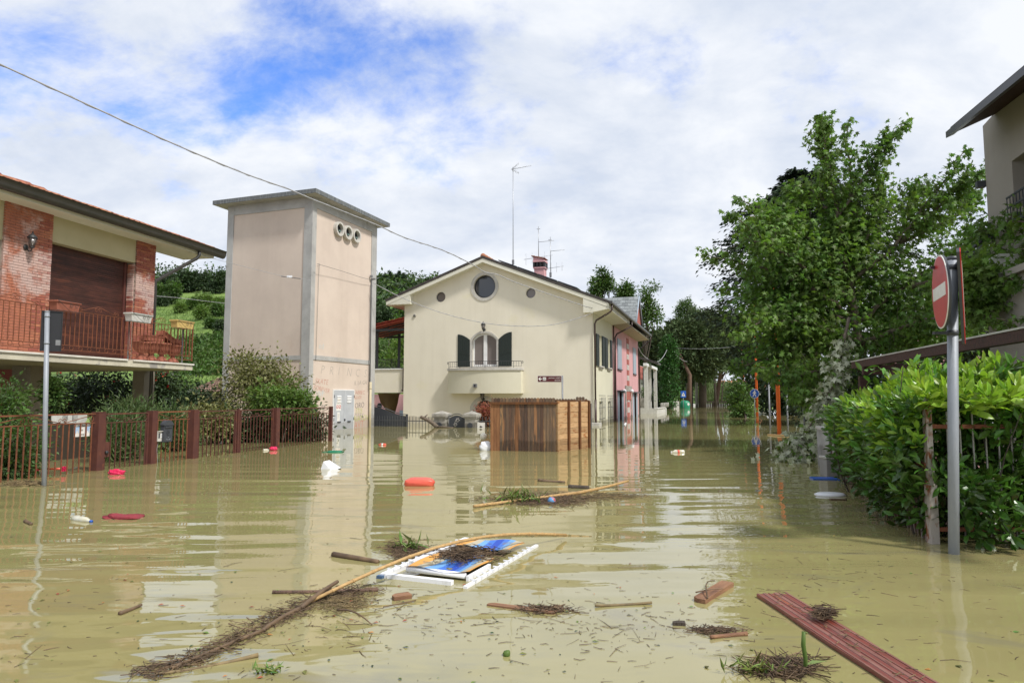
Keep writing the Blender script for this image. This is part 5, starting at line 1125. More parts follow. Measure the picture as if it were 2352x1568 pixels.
# fence section by the house corner, above the wooden box
t, h, L_ = picket('picket_fence', 'grey picket fence showing above the wooden box at the house corner', 1318, 1357, 933, 'galvdull', .10)
MB().box(L_ - .03, L_ + .03, -.03, .03, -.6, h + .12).build('post', M_['gunmetal'], t)
x0_, z0_ = HF.hy(1352, 972, -.6); MB().box(-.5, .35, -.3, .3, -.6, .12).build('step_block', M_['stonew'], None, HF.M @ T(.05, -.45, 0)); tag(bpy.data.objects['step_block'], 'low pale stone kerb block at the cream house corner', 'kerb')
# ================================================================== WOODEN SHED (drifted panels)
A, B, C_ = wat(1127, 1034.5), wat(1277.7, 1037), wat(1352.4, 1028.5)
ws = thing('wooden_shed', 'brown weathered plank shed without roof drifting in front of the cream house', 'shed', Vector((B.x, B.y, 0)))
def facade_dir(P, Q): d = (Q - P); d.z = 0; return d.normalized()
df = facade_dir(B, A); dsd = facade_dir(B, C_); Lf = (A - B).length; Ls = (C_ - B).length
zf = at(1200, 926.5, B.y).z; angf = math.atan2(df.y, df.x); angs = math.atan2(dsd.y, dsd.x)
Mf, Mss = RZ(angf), RZ(angs); tilt = .0
n = 21; w = Lf / n
for i in range(n):
    m_ = M_['woodO'] if i >= n - 3 or i in (12,) else M_['woodA']; me = MB().box(.003, w - .003, -.012 + random.uniform(-.004, .004), .014, -.55, zf + random.uniform(-.006, .012)).mesh('plank', m_)
    inst('plank', me, ws, Mf @ T(i * w, 0, 0))
MB().box(-.03, Lf + .04, .012, .045, zf - .02, zf + .035, Mf).box(0, Lf, -.05, -.014, .1, .2, Mf).build('batten', M_['woodfrm'], ws)
sm = MB().prism([(.004, 0), (.069, 0), (.071, .085), (.055, .105), (.02, .105), (.002, .085)], lambda a, b: (a, -.012, b), lambda a, b: (a, .02, b)).mesh('scalloped_board', M_['woodA'])
k = 0; x = .02
while x < Lf - .03: inst('scalloped_board', sm, ws, Mf @ T(x, 0.01, zf + .03 + (x / Lf) * -.0) @ RX(R(random.uniform(-3, 3)))); x += .0745
# side wall: horizontal boards between posts
zs = at(1277.7, 921, B.y).z - .01; nb = 10; hb = (zs + .1) / nb
for i in range(nb + 1): inst('board', MB().box(.01, Ls, -.01, .012, 0, hb - .006).mesh('board', M_['woodL']), ws, Mss @ T(0, random.uniform(-.004, .004), zs - (i + 1) * hb))
for u in (.02, .34, .68, .985): MB().box(u * Ls - .03, u * Ls + .035, -.055, -.012, -.5, zs + .01, Mss).build('post', M_['woodfrm'] if u > .1 else M_['woodL'], ws)
MB().box(0, Ls + .03, -.02, .03, zs, zs + .03, Mss).build('top_rail', M_['woodfrm'], ws)
# rear wall with scalloped boards and far side
Mb_ = T(*(dsd * Ls)) @ Mf
for i in range(n): inst('plank', MB().box(.003, w - .003, -.012, .012, -.5, zs - .04).mesh('plank', M_['woodA']), ws, Mb_ @ T(i * w, 0, 0))
x = .02
while x < Lf * .9: inst('scalloped_board', sm, ws, Mb_ @ T(x, 0, zs - .04 + (.05 if .05 < x < .25 else 0))); x += .0745
MB().box(0, Ls, -.01, .01, -.5, zs, T(*(df * Lf)) @ Mss).build('side_panel', M_['woodL'], ws)
# ================================================================== SIGNS AND POLES
def plain_pole(px, pyw, pyt, r, m, label, name='pole', cat='pole', group=None):
    p = wat(px, pyw); q = at(px, pyt, p.y); t = thing(name, label, cat, Vector((p.x, p.y, 0)), group); MB().tube([(0, 0, -.7), (0, 0, q.z)], r, 10).lathe([(r, 0), (r * .8, .02), (.0, .03)], (0, 0, q.z), 10).build('shaft', m, t); return t, p, q.z
# brown cycle path sign
d = 23.5; p = at(1292, 915, d); t = thing('cycle_path_sign', 'brown direction sign with white arrow reading percorso ciclabile del Savio', 'sign', Vector((p.x, p.y, 0)))
zt, zb_ = at(1262, 862.5, d).z, at(1262, 877.5, d).z; w = (1290.5 - 1235.5) * d / F
MB().tube([(0, 0, -.7), (0, 0, zt + .005)], .030, 10).build('pole', M_['galvdull'], t)
MB().box(-w - .03, -.03, -.045, -.03, zb_, zt).build('border', M_['signwhite'], t); MB().box(-w - .02, -.04, -.049, -.0455, zb_ + .01, zt - .01).build('panel', M_['brownsign'], t)
h = zt - zb_; c = (zt + zb_) / 2
MB().prism([(-w, c), (-w + .06, c + .065), (-w + .08, c + .05), (-w + .045, c + .012), (-w + .12, c + .012), (-w + .12, c - .012), (-w + .045, c - .012), (-w + .08, c - .05), (-w + .06, c - .065)], lambda a, b: (a, -.053, b), lambda a, b: (a, -.0495, b)).build('arrow', M_['signwhite'], t)
x = -w + .15; MB().box(x, x + .11, -.052, -.0495, c - .055, c + .055).build('pictogram', M_['signwhite'], t)
mb = MB(); fn = lambda a, b: Vector((x + .055 + a, -.054, c - .01 + b))
for s in (-1, 1): mb.tube([fn(s * .027 + .018 * math.cos(a), -.005 + .018 * math.sin(a)) for a in np.linspace(0, 2 * math.pi, 11)], .003, 3)
mb.tube([fn(-.027, -.005), fn(-.012, .03), (fn(.018, .03)), fn(0, -.005), fn(-.027, -.005)], .003, 3).tube([fn(.027, -.005), fn(.015, .04)], .003, 3); mb.build('bicycle', M_['black'], t)
text('lettering', 'percorso ciclabile', .058, M_['signwhite'], t, T(-.06, -.0505, c + .018) @ STAND, align='RIGHT'); text('lettering', 'del Savio', .058, M_['signwhite'], t, T(-.06, -.0505, c - .062) @ STAND, align='RIGHT')
# no entry sign and give way sign on the near pole
pb = wat(2190, 1271); pt = at(2187, 590, pb.y + .0); t = thing('no_entry_sign', 'galvanised pole with red no entry disc and a triangular sign, nearest at the hedge', 'sign', Vector((pb.x, pb.y, 0)))
q = pt - pb; MB().tube([(-q.x * .25, 0, -.7), (q.x, 0, q.z)], .040, 20).build('pole', M_['galv'], t); MB().lathe([(.042, -.03), (.042, .0), (.0, .006)], (q.x, 0, q.z), 20).build('cap', M_['gunmetal'], t)
for z in (q.z - .11, q.z - .66): MB().lathe([(.046, 0), (.046, .04)], (q.x * z / q.z, 0, z), 16).box(-.07, .09, -.015, .015, z + .008, z + .03).build('clamp', M_['gunmetal'], t)
def disc_frame(px, py, d, nx, ny):
    c = at(px, py, d) - Vector((pb.x, pb.y, 0)); nv = Vector((nx, ny, 0)).normalized(); hx = Vector((0, 0, 1)).cross(nv)   # local x right when facing the sign
    return Matrix(((hx.x, -nv.x, 0, c.x), (hx.y, -nv.y, 0, c.y), (hx.z, -nv.z, 1, c.z), (0, 0, 0, 1)))
Md = disc_frame(2159, 670.5, 5.52, -.93, .367); rr = .300
MB().prism(circ(0, 0, rr, n=48), lambda a, b: (a, -.002, b), lambda a, b: (a, .004, b)).build('rim', M_['signwhite'], t, Md)
mb = MB(); mb.prism(circ(0, 0, rr - .012, n=48), lambda a, b: (a, -.0045, b), lambda a, b: (a, -.0025, b)); mb.build('disc', M_['red'], t, Md)
MB().box(-.235, .235, -.0075, -.005, -.052, .052).build('bar', M_['signwhite'], t, Md)
mb = MB(); ring(mb, circ(0, 0, rr, n=48), circ(0, 0, rr - .006, n=48), lambda a, b: (a, .0045, b), lambda a, b: (a, .022, b)); mb.box(-.15, .15, .005, .03, .10, .13).box(-.15, .15, .005, .03, -.13, -.10); mb.build('back_frame', M_['gunmetal'], t, Md)
Mt = disc_frame(2212, 683, 5.42, .83, -.557); s_ = .40; tri = [(-s_, .30), (-s_ + .03, .335), (s_ - .03, .335), (s_, .30), (.03, -.37), (-.03, -.37)]
MB().prism(tri, lambda a, b: (a, -.002, b), lambda a, b: (a, .004, b)).build('triangle', M_['red'], t, Mt); ti = [(-s_ * .72, .25), (s_ * .72, .25), (0, -.24)]
MB().prism(ti, lambda a, b: (a, -.0055, b), lambda a, b: (a, -.0025, b)).build('triangle_field', M_['signwhite'], t, Mt)
mb = MB(); ring(mb, tri, [(a * .97, b * .97) for a, b in tri], lambda a, b: (a, .0045, b), lambda a, b: (a, .025, b)); mb.prism([(a * .97, b * .97) for a, b in tri], lambda a, b: (a, .0045, b), lambda a, b: (a, .006, b)); mb.build('back_plate', M_['gunmetal'], t, Mt)
# blue pedestrian sign
t, p, zt = plain_pole(1734, 958, 893, .03, M_['galvdull'], 'blue round pedestrian sign on thin grey pole beside the orange lamp posts', 'pedestrian_sign', 'sign')
zc = at(1732, 903.5, p.y).z; Mp = T(0, -.05, zc) @ RZ(R(-38)); MB().prism(circ(0, 0, .31, n=32), lambda a, b: (a, -.002, b), lambda a, b: (a, .012, b)).build('rim', M_['signwhite'], t, Mp); MB().prism(circ(0, 0, .29, n=32), lambda a, b: (a, -.006, b), lambda a, b: (a, -.003, b)).build('disc', M_['blue'], t, Mp)
man = [(-.02, .13), (.05, .12), (.12, .02), (.09, .0), (.045, .06), (.03, -.02), (.10, -.12), (.11, -.22), (.07, -.22), (.06, -.13), (.0, -.06), (-.03, -.14), (-.10, -.22), (-.14, -.20), (-.07, -.10), (-.03, .02), (-.04, .06), (-.09, -.01), (-.13, .01), (-.07, .10)]
MB().prism(man, lambda a, b: (a, -.010, b), lambda a, b: (a, -.0065, b)).prism(circ(.02, .185, .042, n=12), lambda a, b: (a, -.010, b), lambda a, b: (a, -.0065, b)).build('walking_figure', M_['signwhite'], t, Mp)
# orange lamp posts
def lamp_post(px, pyw, pyt, r, label, head=None):
    t, p, zt = plain_pole(px, pyw, pyt, r, M_['orange'], label, 'lamp_post', 'lamp post', 'orange lamp posts along the right side of the road')
    if head:
        hp = at(head[0], head[1], p.y) - Vector((p.x, p.y, 0)); MB().tube([(0, 0, zt - .1), (hp.x * .3, 0, hp.z + .02), (hp.x * .7, 0, hp.z + .05)], .035, 8).build('arm', M_['orange'], t)
        h = MB(); h.smooth = True; M = T(hp.x, 0, hp.z) @ RY(R(6)); h.lathe([(.0, -.28), (.08, -.24), (.12, -.1), (.10, .15), (.05, .28), (.0, .30)], (0, 0, 0), 12, M @ RY(R(-90)) @ Matrix.Diagonal((.55, 1, 1, 1))); h.build('lamp_head', M_['whitepl'], t)
lamp_post(1790, 998, 505, .068, 'nearest orange lamp post rising through the maple branches', (1742, 498))
lamp_post(1739.5, 956, 700, .085, 'second orange lamp post beside the blue pedestrian sign', (1722, 701))
lamp_post(1709, 944, 780, .085, 'farthest thin orange lamp post beyond the blue pedestrian sign')
plain_pole(1769, 988, 884, .03, M_['galvdull'], 'thin grey pole standing between the two nearer orange lamp posts')
plain_pole(1810, 990, 902, .03, M_['galvdull'], 'thin grey pole in front of the dark wall right of the nearest orange post')
# far street furniture
t, p, zt = plain_pole(1535, 938.3, 897, .045, M_['galvdull'], 'round sign seen from behind on grey pole in front of the ivy column', 'round_sign', 'sign')
MB().prism(circ(0, 0, .30, n=20), lambda a, b: (a, -.02, b), lambda a, b: (a, .0, b)).build('disc', M_['gunmetal'], t, T(.14, -.02, zt - .45) @ RZ(R(40)))
t, p, zt = plain_pole(1570, 938, 900, .04, M_['galvdull'], 'blue square pedestrian crossing sign in front of the green bell bin', 'crossing_sign', 'sign')
zc = at(1570, 905, p.y).z; MB().box(-.33, .33, -.06, -.05, zc - .42, zc + .42).build('panel', M_['blue'], t); MB().prism([(-.24, zc - .24), (.24, zc - .24), (0, zc + .26)], lambda a, b: (a, -.066, b), lambda a, b: (a, -.0605, b)).build('triangle', M_['signwhite'], t); MB().prism([(-.08, zc - .2), (0, zc - .06), (.08, zc - .2), (.05, zc + .0), (0, zc + .12), (-.05, zc)], lambda a, b: (a, -.072, b), lambda a, b: (a, -.0665, b)).build('walking_figure', M_['black'], t)
p = wat(1573, 937); t = thing('bottle_bank', 'green bell shaped recycling container leaning at the far water edge', 'recycling bin', T(p.x, p.y, 0) @ RY(R(5))); MB().lathe([(.62, -.5), (.70, .1), (.70, .55), (.60, .85), (.40, .98), (.0, 1.02)], n=18, M=Matrix.Diagonal((.95, .8, 1, 1))).build('body', M_['greenbin'], t); MB().prism([(0, -.22), (.20, 0), (.0, .22), (-.2, 0)], lambda a, b: (.30 + a, -.52 + .1 * a, .55 + b), lambda a, b: (.30 + a, -.49 + .1 * a, .55 + b)).build('sticker', M_['signwhite'], t)
p = wat(1553, 937.5); MB().box(-.35, .35, -.2, .2, -.5, .95).build('grit_box', M_['offwhite'], None, Vector((p.x, p.y, 0))); tag(bpy.data.objects['grit_box'], 'pale grey roadside box left of the green bell bin', 'box')
def pole_w(px, pyw, pyt, r, m, label):
    return plain_pole(px, pyw, pyt, r, m, label, 'utility_pole', 'utility pole', 'utility poles at the far water edge')
pw1 = pole_w(1600.5, 935, 826, .20, M_['concrete'], 'tall pale concrete utility pole right of the green bell bin')
pole_w(1643.5, 934, 860, .17, M_['bark'], 'dark wooden utility pole at the middle of the far rail')
pole_w(1700, 932, 868, .13, M_['concrete'], 'slim grey utility pole at the right end of the far water edge')
# low rail fence and white kerb at the far edge
p0, p1 = wat(1606, 934), wat(1690, 933.2); t = thing('rail_fence', 'low dark wooden rail fence along the far flooded verge', 'fence', aim(Vector((p0.x, p0.y, 0)), Vector((p1.x, p1.y, 0)))); L_ = (p1 - p0).length; pm_ = MB().box(-.09, .09, -.09, .09, -.5, .85).mesh('post', M_['bark'])
for i in range(18): inst('post', pm_, t, T(L_ * i / 17, 0, 0))
MB().box(0, L_, -.14, -.09, .62, .85).build('rail', M_['bark'], t)
p0, p1 = wat(1583, 931.5), wat(1712, 931.5); MB().box(0, (p1 - p0).length, -.2, .2, -.4, .35).build('kerb', M_['white'], None, aim(Vector((p0.x, p0.y, 0)), Vector((p1.x, p1.y, 0)))); tag(bpy.data.objects['kerb'], 'white painted kerb at the far edge of the water', 'kerb')
# far houses
def far_house(px0, px1, pyr, pye, d, label, ch_px=None):
    a, b = at(px0, 915, d), at(px1, 915, d); zr_, ze_ = at(px0, pyr, d).z, at(px0, pye, d).z; t = thing('far_house', label, 'house', Vector(((a.x + b.x) / 2, d, 0))); w = (b.x - a.x) / 2
    MB().box(-w, w, 0, 8, -.5, ze_).build('wall', mat('far_wall', (.5, .47, .42)) if 'far_wall' not in bpy.data.materials else bpy.data.materials['far_wall'], t)
    MB().prism([(-.6, ze_ - .1), (4, zr_), (8.6, ze_ - .1), (8.6, ze_ + .1), (4, zr_ + .15), (-.6, ze_ + .1)], lambda a_, b_: (-w - .5, a_, b_), lambda a_, b_: (w + .5, a_, b_)).build('roof', M_['tile'], t)
    if ch_px: c = at(ch_px, 915, d).x - (a.x + b.x) / 2; MB().box(c - .4, c + .4, 3, 3.8, zr_ - .5, zr_ + 1.1).box(c - .55, c + .55, 2.85, 3.95, zr_ + 1.1, zr_ + 1.3).build('chimney', M_['offwhite'], t)
    for i in range(3): x = -w + (i + .5) * 2 * w / 3; f_ = MB().box(x - .5, x + .5, -.03, 0, ze_ - 1.8, ze_ - .6).build('window', M_['glassd'], t)
    return t
far_house(1610, 1668, 879, 893, 175, 'low far house with red tiled roof and pale chimney beyond the reeds', 1638)
far_house(1668, 1760, 874, 888, 190, 'far house with long red tiled roof behind the cedar tree')
for px, py, i in ((1611.5, 875.5, 0), (1668, 878, 1), (1695.5, 874, 2)):
    p = at(px, py, 172); t = thing('satellite_dish', ['white satellite dish at the left end of the far tiled roof', 'white satellite dish right of the far pale chimney', 'white satellite dish on the far long tiled roof'][i], 'satellite dish', T(*p) @ RX(R(70)), 'satellite dishes on the far roofs'); MB().lathe([(.0, 0), (.3, .04), (.42, .12)], n=12).build('dish', M_['whitepl'], t); MB().tube([(0, 0, 0), (0, -.9, -.3)], .05, 4).build('mount', M_['galvdull'], t)
# porch house past the pink house
PH = Frame(wat(1468, 949), 1665); t = thing('porch_house', 'small white columned porch house with dark roof beyond the pink house', 'house', PH.M)
yl_, zl_ = PH.hx(1469, 815, 1.6); ye_, ze_ = PH.hx(1512, 838.5, 1.6); zz = (zl_ + ze_) / 2; yw_ = PH.hx(1506, 900, .8)[0]
MB().box(-6, 0, -1, yw_, -.7, zz).build('wall', mat('grey_green_render', (.40, .40, .33), col2=(.36, .36, .30)), t)
MB().box(-.3, .02, -1, yw_ * .7, zz - 1.2, zz - .05).build('frieze', M_['pinkdark'], t)
MB().prism([(1.7, zz), (1.75, zz + .15), (-4, zz + 2.0), (-4, zz + 1.8)], lambda a, b: (a, -1.5, b), lambda a, b: (a, ye_, b)).build('roof', M_['roofedge'], t); MB().box(1.65, 1.8, -1.5, ye_ + .1, zz - .05, zz + .1).build('gutter', M_['gutter'], t)
for px in (1484, 1492, 1505.5):
    y = PH.hx(px, 900, .9)[0]; MB().box(.75, 1.05, y - .14, y + .14, .35, zz - .25).build('column', M_['offwhite'], t)
y0, y1 = PH.hx(1483, 900, .9)[0], PH.hx(1507, 900, .9)[0]; MB().box(.76, 1.04, y0 - .2, y1 + .2, zz - .25, zz - .02).build('lintel', M_['white'], t)
y = PH.hx(1476, 860, .01)[0]; MB().box(.005, .06, y, y + 1.1, 1.5, 4.0).build('shutter', M_['shutgreen'], t)
y0, y1 = PH.hx(1470, 940, 1.6)[0], PH.hx(1531, 935, 1.6)[0]
MB().box(1.35, 1.6, -1.2, y1 * .8, -.7, .38).box(1.30, 1.65, -1.2, y1 * .8, .38, .46).box(1.35, 1.6, y1 * .86, y1, -.7, .35).build('garden_wall', M_['offwhite'], t)
MB().box(.0, 1.35, -1.2, -1.0, -.7, .46).build('garden_wall', M_['offwhite'], t); MB().box(.0, .7, 1.0, 2.2, .0, 1.3).build('porch_step', M_['stoneg'], t)
mb = MB(); 
for i in range(26): y = y1 * .45 + i * .35; mb.tube([(1.48, y, .4), (1.48 + .1 * math.sin(i), y + .12, .85)], .03, 4)
mb.build('balustrade', M_['stoneg'], t)
MB().tube([(1.1, -.9, 1.0), (1.1, .5, 2.1), (1.1, 1.9, 3.0)], .03, 4).build('stair_rail', M_['iron'], t)

# ================================================================== RIGHT HOUSE, PERGOLA, HEDGE FENCE
RH = Frame(at(2294, 915, 14.0), 1585); rh = thing('taupe_house', 'tall taupe rendered house with dark overhanging roof at the right edge', 'house', RH.M)
y0, z0 = RH.hx(2191, 306, -.75); y1, z1 = RH.hx(2352, 176, -.75)
sl_ = (z1 - z0) / (y1 - y0)
zt = RH.hx(2270, 289, 0)[1]
wy0, wy1 = RH.hx(2327, 420, 0)[0], -5.5; wz0, wz1 = RH.hx(2330, 478, 0)[1], RH.hx(2330, 366, 0)[1]
mb = MB(); wall_poly(mb, [(-9, -.7), (0, -.7), (0, zt + .1), (-9, zt + .1 - sl_ * 9 * .0 + .6)], [rect(wy1, wy0, wz0, wz1)], lambda a, b, d=0.: (d, a, b), .35); mb.box(.01, 6, -.02, 0, -.7, zt); mb.build('wall', M_['greywall'], rh)
w = MB().box(.32, .38, wy1, wy0, wz0, wz1).build('window', M_['gunmetal'], rh); MB().box(.30, .315, wy1, wy0 - .1, wz0 + .05, wz1 - .05).build('pane', M_['glassd'], w)
mb = MB()
for z in (wz0 + .22, wz0 + .02): mb.box(-.10, -.07, wy1, wy0 + .1, z - .015, z + .015)
for i in range(14): y = wy0 + .1 - i * .13; mb.box(-.09, -.075, y - .006, y + .006, wz0 - .28, wz0 + .22)
mb.build('window_railing', M_['gunmetal'], rh); MB().box(-.14, .0, wy1, wy0 + .15, wz0 - .34, wz0 - .28).build('balcony_ledge', M_['gunmetal'], rh)
MB().box(-.16, .0, .0, .12, RH.hx(2268, 418, 0)[1] - .08, RH.hx(2268, 418, 0)[1] + .06).build('bracket', M_['gunmetal'], rh)
def rp(x, y, o): return (x, y, z0 + sl_ * (y - y0) + (x + .75) * .42 + o)
def band(x0, x1, ya, yb, o0, o1, m, nm): MB().add([rp(x, y, o) for o in (o0, o1) for y in (ya, yb) for x in (x0, x1)], [(0, 2, 3, 1), (4, 5, 7, 6), (0, 1, 5, 4), (2, 6, 7, 3), (0, 4, 6, 2), (1, 3, 7, 5)]).build(nm, m, rh)
band(-.75, 3.5, y0, -9, 0, .10, M_['beam'], 'soffit'); band(-.80, 3.5, y0 + .03, -9, .105, .16, M_['roofedge'], 'roof'); band(-.90, -.755, y0, -9, -.03, .10, M_['gutter'], 'gutter')
zl_ = RH.hx(2290, 650, -.35)[1]; yl_ = RH.hx(2247, 660, -.5)[0]
MB().box(-.5, .02, -9, yl_, zl_, zl_ + .12).build('ledge', M_['greywall'], rh); MB().box(-.40, .0, -9, yl_ - .1, -.7, zl_).build('lower_wall', M_['greywall'], rh)
ya, za = RH.hx(2275, 628, -.45); t = thing('air_conditioner', 'pale air conditioner unit on the ledge behind the maple branches', 'air conditioner', RH.M @ T(-.45, ya, za - .3)); MB().box(0, .35, -.4, .4, 0, .6).build('housing', M_['offwhite'], t); MB().prism(circ(-.08, .3, .22, n=20), lambda a, b: (-.012, a, b), lambda a, b: (-.002, a, b)).build('fan_grille', M_['gunmetal'], t)
MB().box(0, 4.5, -.3, .3, 0, .001).build('wall', M_['greywall'], rh, T(.5, -1, -.69))
# balcony brackets left of the wall (dark tubes)
for k in range(2): a = RH.hx(2262 + k * 8, 538 + k * 8, -.2); MB().tube([(-.5, a[0] + .2, a[1] - .35), (-.1, a[0], a[1])], .04, 6).build('awning_arm', M_['gunmetal'], rh)
# far orange brick house glimpse
p = at(2245, 742, 40); MB().box(-2.5, 1.2, 0, 6, -3, 2.2).build('wall', M_['pinkwall'], None, T(p.x, p.y, p.z - 1.6)); bpy.data.objects['wall'] if False else None
o = [x for x in bpy.data.objects if x.name.startswith('wall') and x.parent is None][-1]; o.name = 'orange_house'; tag(o, 'orange rendered house corner glimpsed between sign and taupe house', 'house')
# pergola beams
PF = Frame(at(1965, 915, 13.0), 1530); zb_ = PF.hx(1965, 846, 0)[1]; zt_ = PF.hx(1965, 831, 0)[1]; y9 = PF.hx(2352, 765, 0)[0]
pg = thing('garden_pergola', 'dark brown wooden pergola beam on posts behind the laurel hedge', 'pergola', PF.M)
MB().box(-.05, .05, y9 - 2.5, 0, zb_, zt_).build('beam', M_['beam'], pg); MB().box(-.06, .06, y9 - 2.5, .02, zt_, zt_ + .02).build('beam_cap', M_['stonew'], pg)
for y in (-.75, -1.45): MB().box(-.05, .6, y - .05, y + .05, zb_ - .14, zb_ - .002).build('cross_beam', M_['beam'], pg)
for px in (1982, 2062): y = PF.hx(px, 860, .15)[0]; MB().box(.08, .22, y - .07, y + .07, -.7, zb_ - (.002 if px > 2000 else .142)).build('post', M_['beam'], pg)
MB().box(.5, 3.0, -.6, -.5, zb_ - .14, zb_).build('cross_beam', M_['beam'], pg)
# hedge fence: rusty sheet with pickets, corner post, rails
K = wat(2144, 1247); E1 = wat(1931, 1094)
hf = thing('hedge_fence', 'rusty grey picket fence half swallowed by the laurel hedge', 'fence', aim(Vector((K.x, K.y, 0)), Vector((E1.x, E1.y, 0)))); L_ = (Vector((E1.x, E1.y, 0)) - Vector((K.x, K.y, 0))).length
zfe = at(1931, 981, E1.y).z; M_['rustsheet'] = mat('rust_streaked_sheet', (.21, .18, .16), col2=(.15, .055, .03), vscale=7, rough=.8, stretch=(3, 3, .6), lo=.45, hi=.6, world=True, rnd=.2)
pm_ = MB().box(-.028, .028, -.012, .012, -.7, zfe).mesh('picket', M_['rustsheet']); k = 0
while k * .068 < L_: inst('picket', pm_, hf, T(k * .068 + .05, (k % 2) * .018, -.0)); k += 1
MB().box(0, L_, .02, .04, zfe - .14, zfe - .10).build('rail', M_['rust'], hf)
zp = at(2144, 926, K.y).z; M_['rustpaint'] = mat('peeling_paint_on_rust', (.40, .36, .32), col2=(.22, .08, .03), vscale=5, lo=.5, hi=.6, rough=.8, stretch=(3, 3, 1), world=True)
t = thing('corner_post', 'rusty square corner post of the hedge fence with peeling pale paint', 'post', Vector((K.x, K.y, 0))); MB().box(-.036, .036, -.036, .036, -.7, .5).box(-.026, .026, -.026, .026, .5, zp).build('shaft', M_['rustpaint'], t); MB().add([(-.026, -.026, zp), (.026, -.026, zp), (.026, .026, zp), (-.026, .026, zp), (0, 0, zp + .09)], [(0, 1, 4), (1, 2, 4), (2, 3, 4), (3, 0, 4)]).build('finial', M_['rustpaint'], t)
t = thing('side_fence', 'rusty railing with thin bars running right from the corner post through the hedge', 'fence', Vector((K.x + .03, K.y, 0))); zr_ = at(2200, 979, K.y).z
for z in (zr_, .12): MB().box(0, 3.2, -.012, .012, z - .018, z + .018).build('rail', M_['rust'], t)
bm = MB().box(-.005, .005, -.005, .005, -.6, zr_ + .13).mesh('bar', M_['stoneg'])
for i in range(26): inst('bar', bm, t, T(.14 + i * .112, 0, 0))
# block, letter post, grey gate wall
d = 11.15; a, b = at(1898.5, 1050, d), at(1930.5, 1050, d); t = thing('meter_box', 'low grey concrete block standing in the water at the fence end', 'block', Vector(((a.x + b.x) / 2, d, 0))); w = (b.x - a.x) / 2
MB().box(-w, w, 0, .25, -.6, a.z - .02).build('body', M_['concrete'], t); MB().box(-w - .01, w + .01, -.01, .26, a.z - .02, a.z + .01).build('lid', M_['stonew'], t)
d = 11.3; a = at(1907, 1050, d); t = thing('yellow_marker', 'yellow box on a thin grey post beside the grey gate wall', 'marker', Vector((a.x, d, 0))); zt = at(1905, 990, d).z; MB().box(-.012, .012, -.012, .012, -.6, zt).build('post', M_['galvdull'], t); z0 = at(1905, 988, d).z; MB().box(-.02, .065, -.03, .03, z0, z0 + .10).build('box', M_['yellowb'], t)
d = 13; a = at(1886, 978, d); t = thing('gate_wall', 'low grey rendered wall with pale coping beyond the yellow marker', 'wall', aim(Vector((a.x, d, 0)), Vector((at(1918, 915, 10.9).x + .25, 11.3, 0)))); MB().box(0, 1.7, -.08, .08, -.7, a.z - .05).build('body', M_['concrete'], t); MB().box(-.01, 1.71, -.1, .1, a.z - .05, a.z).build('coping', M_['stonew'], t)
d = 11.6; a = at(1915, 985, d); MB().box(-.09, .09, -.05, .05, -.7, .72).build('gate_post', M_['beam'], None, Vector((a.x + .05, d, 0))); tag(bpy.data.objects['gate_post'], 'dark brown wooden post beside the yellow marker', 'post')
d = 19; a = at(1860, 915, d); MB().box(-.15, 5.5, 0, .15, -.7, .45).build('boundary_wall', M_['concrete'], None, aim(Vector((at(1915, 915, 16).x, 15.5, 0)), Vector((at(1700, 915, 52).x, 52, 0)))); tag(bpy.data.objects['boundary_wall'], 'low dark boundary wall under the maple branches', 'wall')
d = 16.5; a = at(1847, 884.5, d); t = thing('street_name_plate', 'pale street name plate reading Isonzo under the maple', 'sign', T(*a)); MB().box(-.17, .12, 0, .01, -.06, .06).build('plate', M_['signwhite'], t); text('lettering', 'Isonzo', .10, M_['black'], t, T(-.15, -.002, -.03) @ STAND); MB().tube([(-.02, .03, -2.4), (-.02, .03, .05)], .025, 6).build('pole', M_['galvdull'], t)
# ================================================================== VEGETATION
# ---- laurel hedge: shoots with whorls of leaves
def shoots(n, area, up=.7, leaves=9, size=.13, spread=.10, seed=0):
    """area(n) -> base points, outward directions"""
    P0, O0 = area(n); P = []; D = []; S = []
    for p, o in zip(P0, O0):
        ax = unit((np.array(o) * (1 - up) + np.array([0, 0, up]) + rng.normal(size=3) * .22)[None])[0]; ln = rng.uniform(.10, .28)
        e1 = np.cross(ax, [.3, .5, .8]); e1 /= np.linalg.norm(e1); e2 = np.cross(ax, e1); ph = rng.random() * 6.28
        m = int(leaves * rng.uniform(.7, 1.3))
        for k in range(m):
            t = k / m; a = ph + k * 2.4; rad = e1 * math.cos(a) + e2 * math.sin(a)
            P.append(p + ax * ln * t + rad * .008); D.append(rad * (1.0 - .75 * t) + ax * (.25 + 1.0 * t) + np.array([0, 0, -.25 * (1 - t)])); S.append(size * rng.uniform(.7, 1.2) * (1.05 - .35 * t))
    return np.array(P), np.array(D), np.array(S)
Kx, Ky = K.x, K.y; ex, ey = E1.x, E1.y; ux, uy = (ex - Kx) / L_, (ey - Ky) / L_        # along the fence
nx_, ny_ = -uy, ux                                                                   # towards the road
if nx_ > 0: nx_, ny_ = -nx_, -ny_
def topz(s):    # hedge height along the fence (s metres from the corner)
    return np.interp(s, [-4, -1.6, -.6, 0, .8, 2, 3.2, 4.6, 5.3], [1.45, 1.5, 1.45, 1.30, 1.22, 1.20, 1.20, .98, .70])
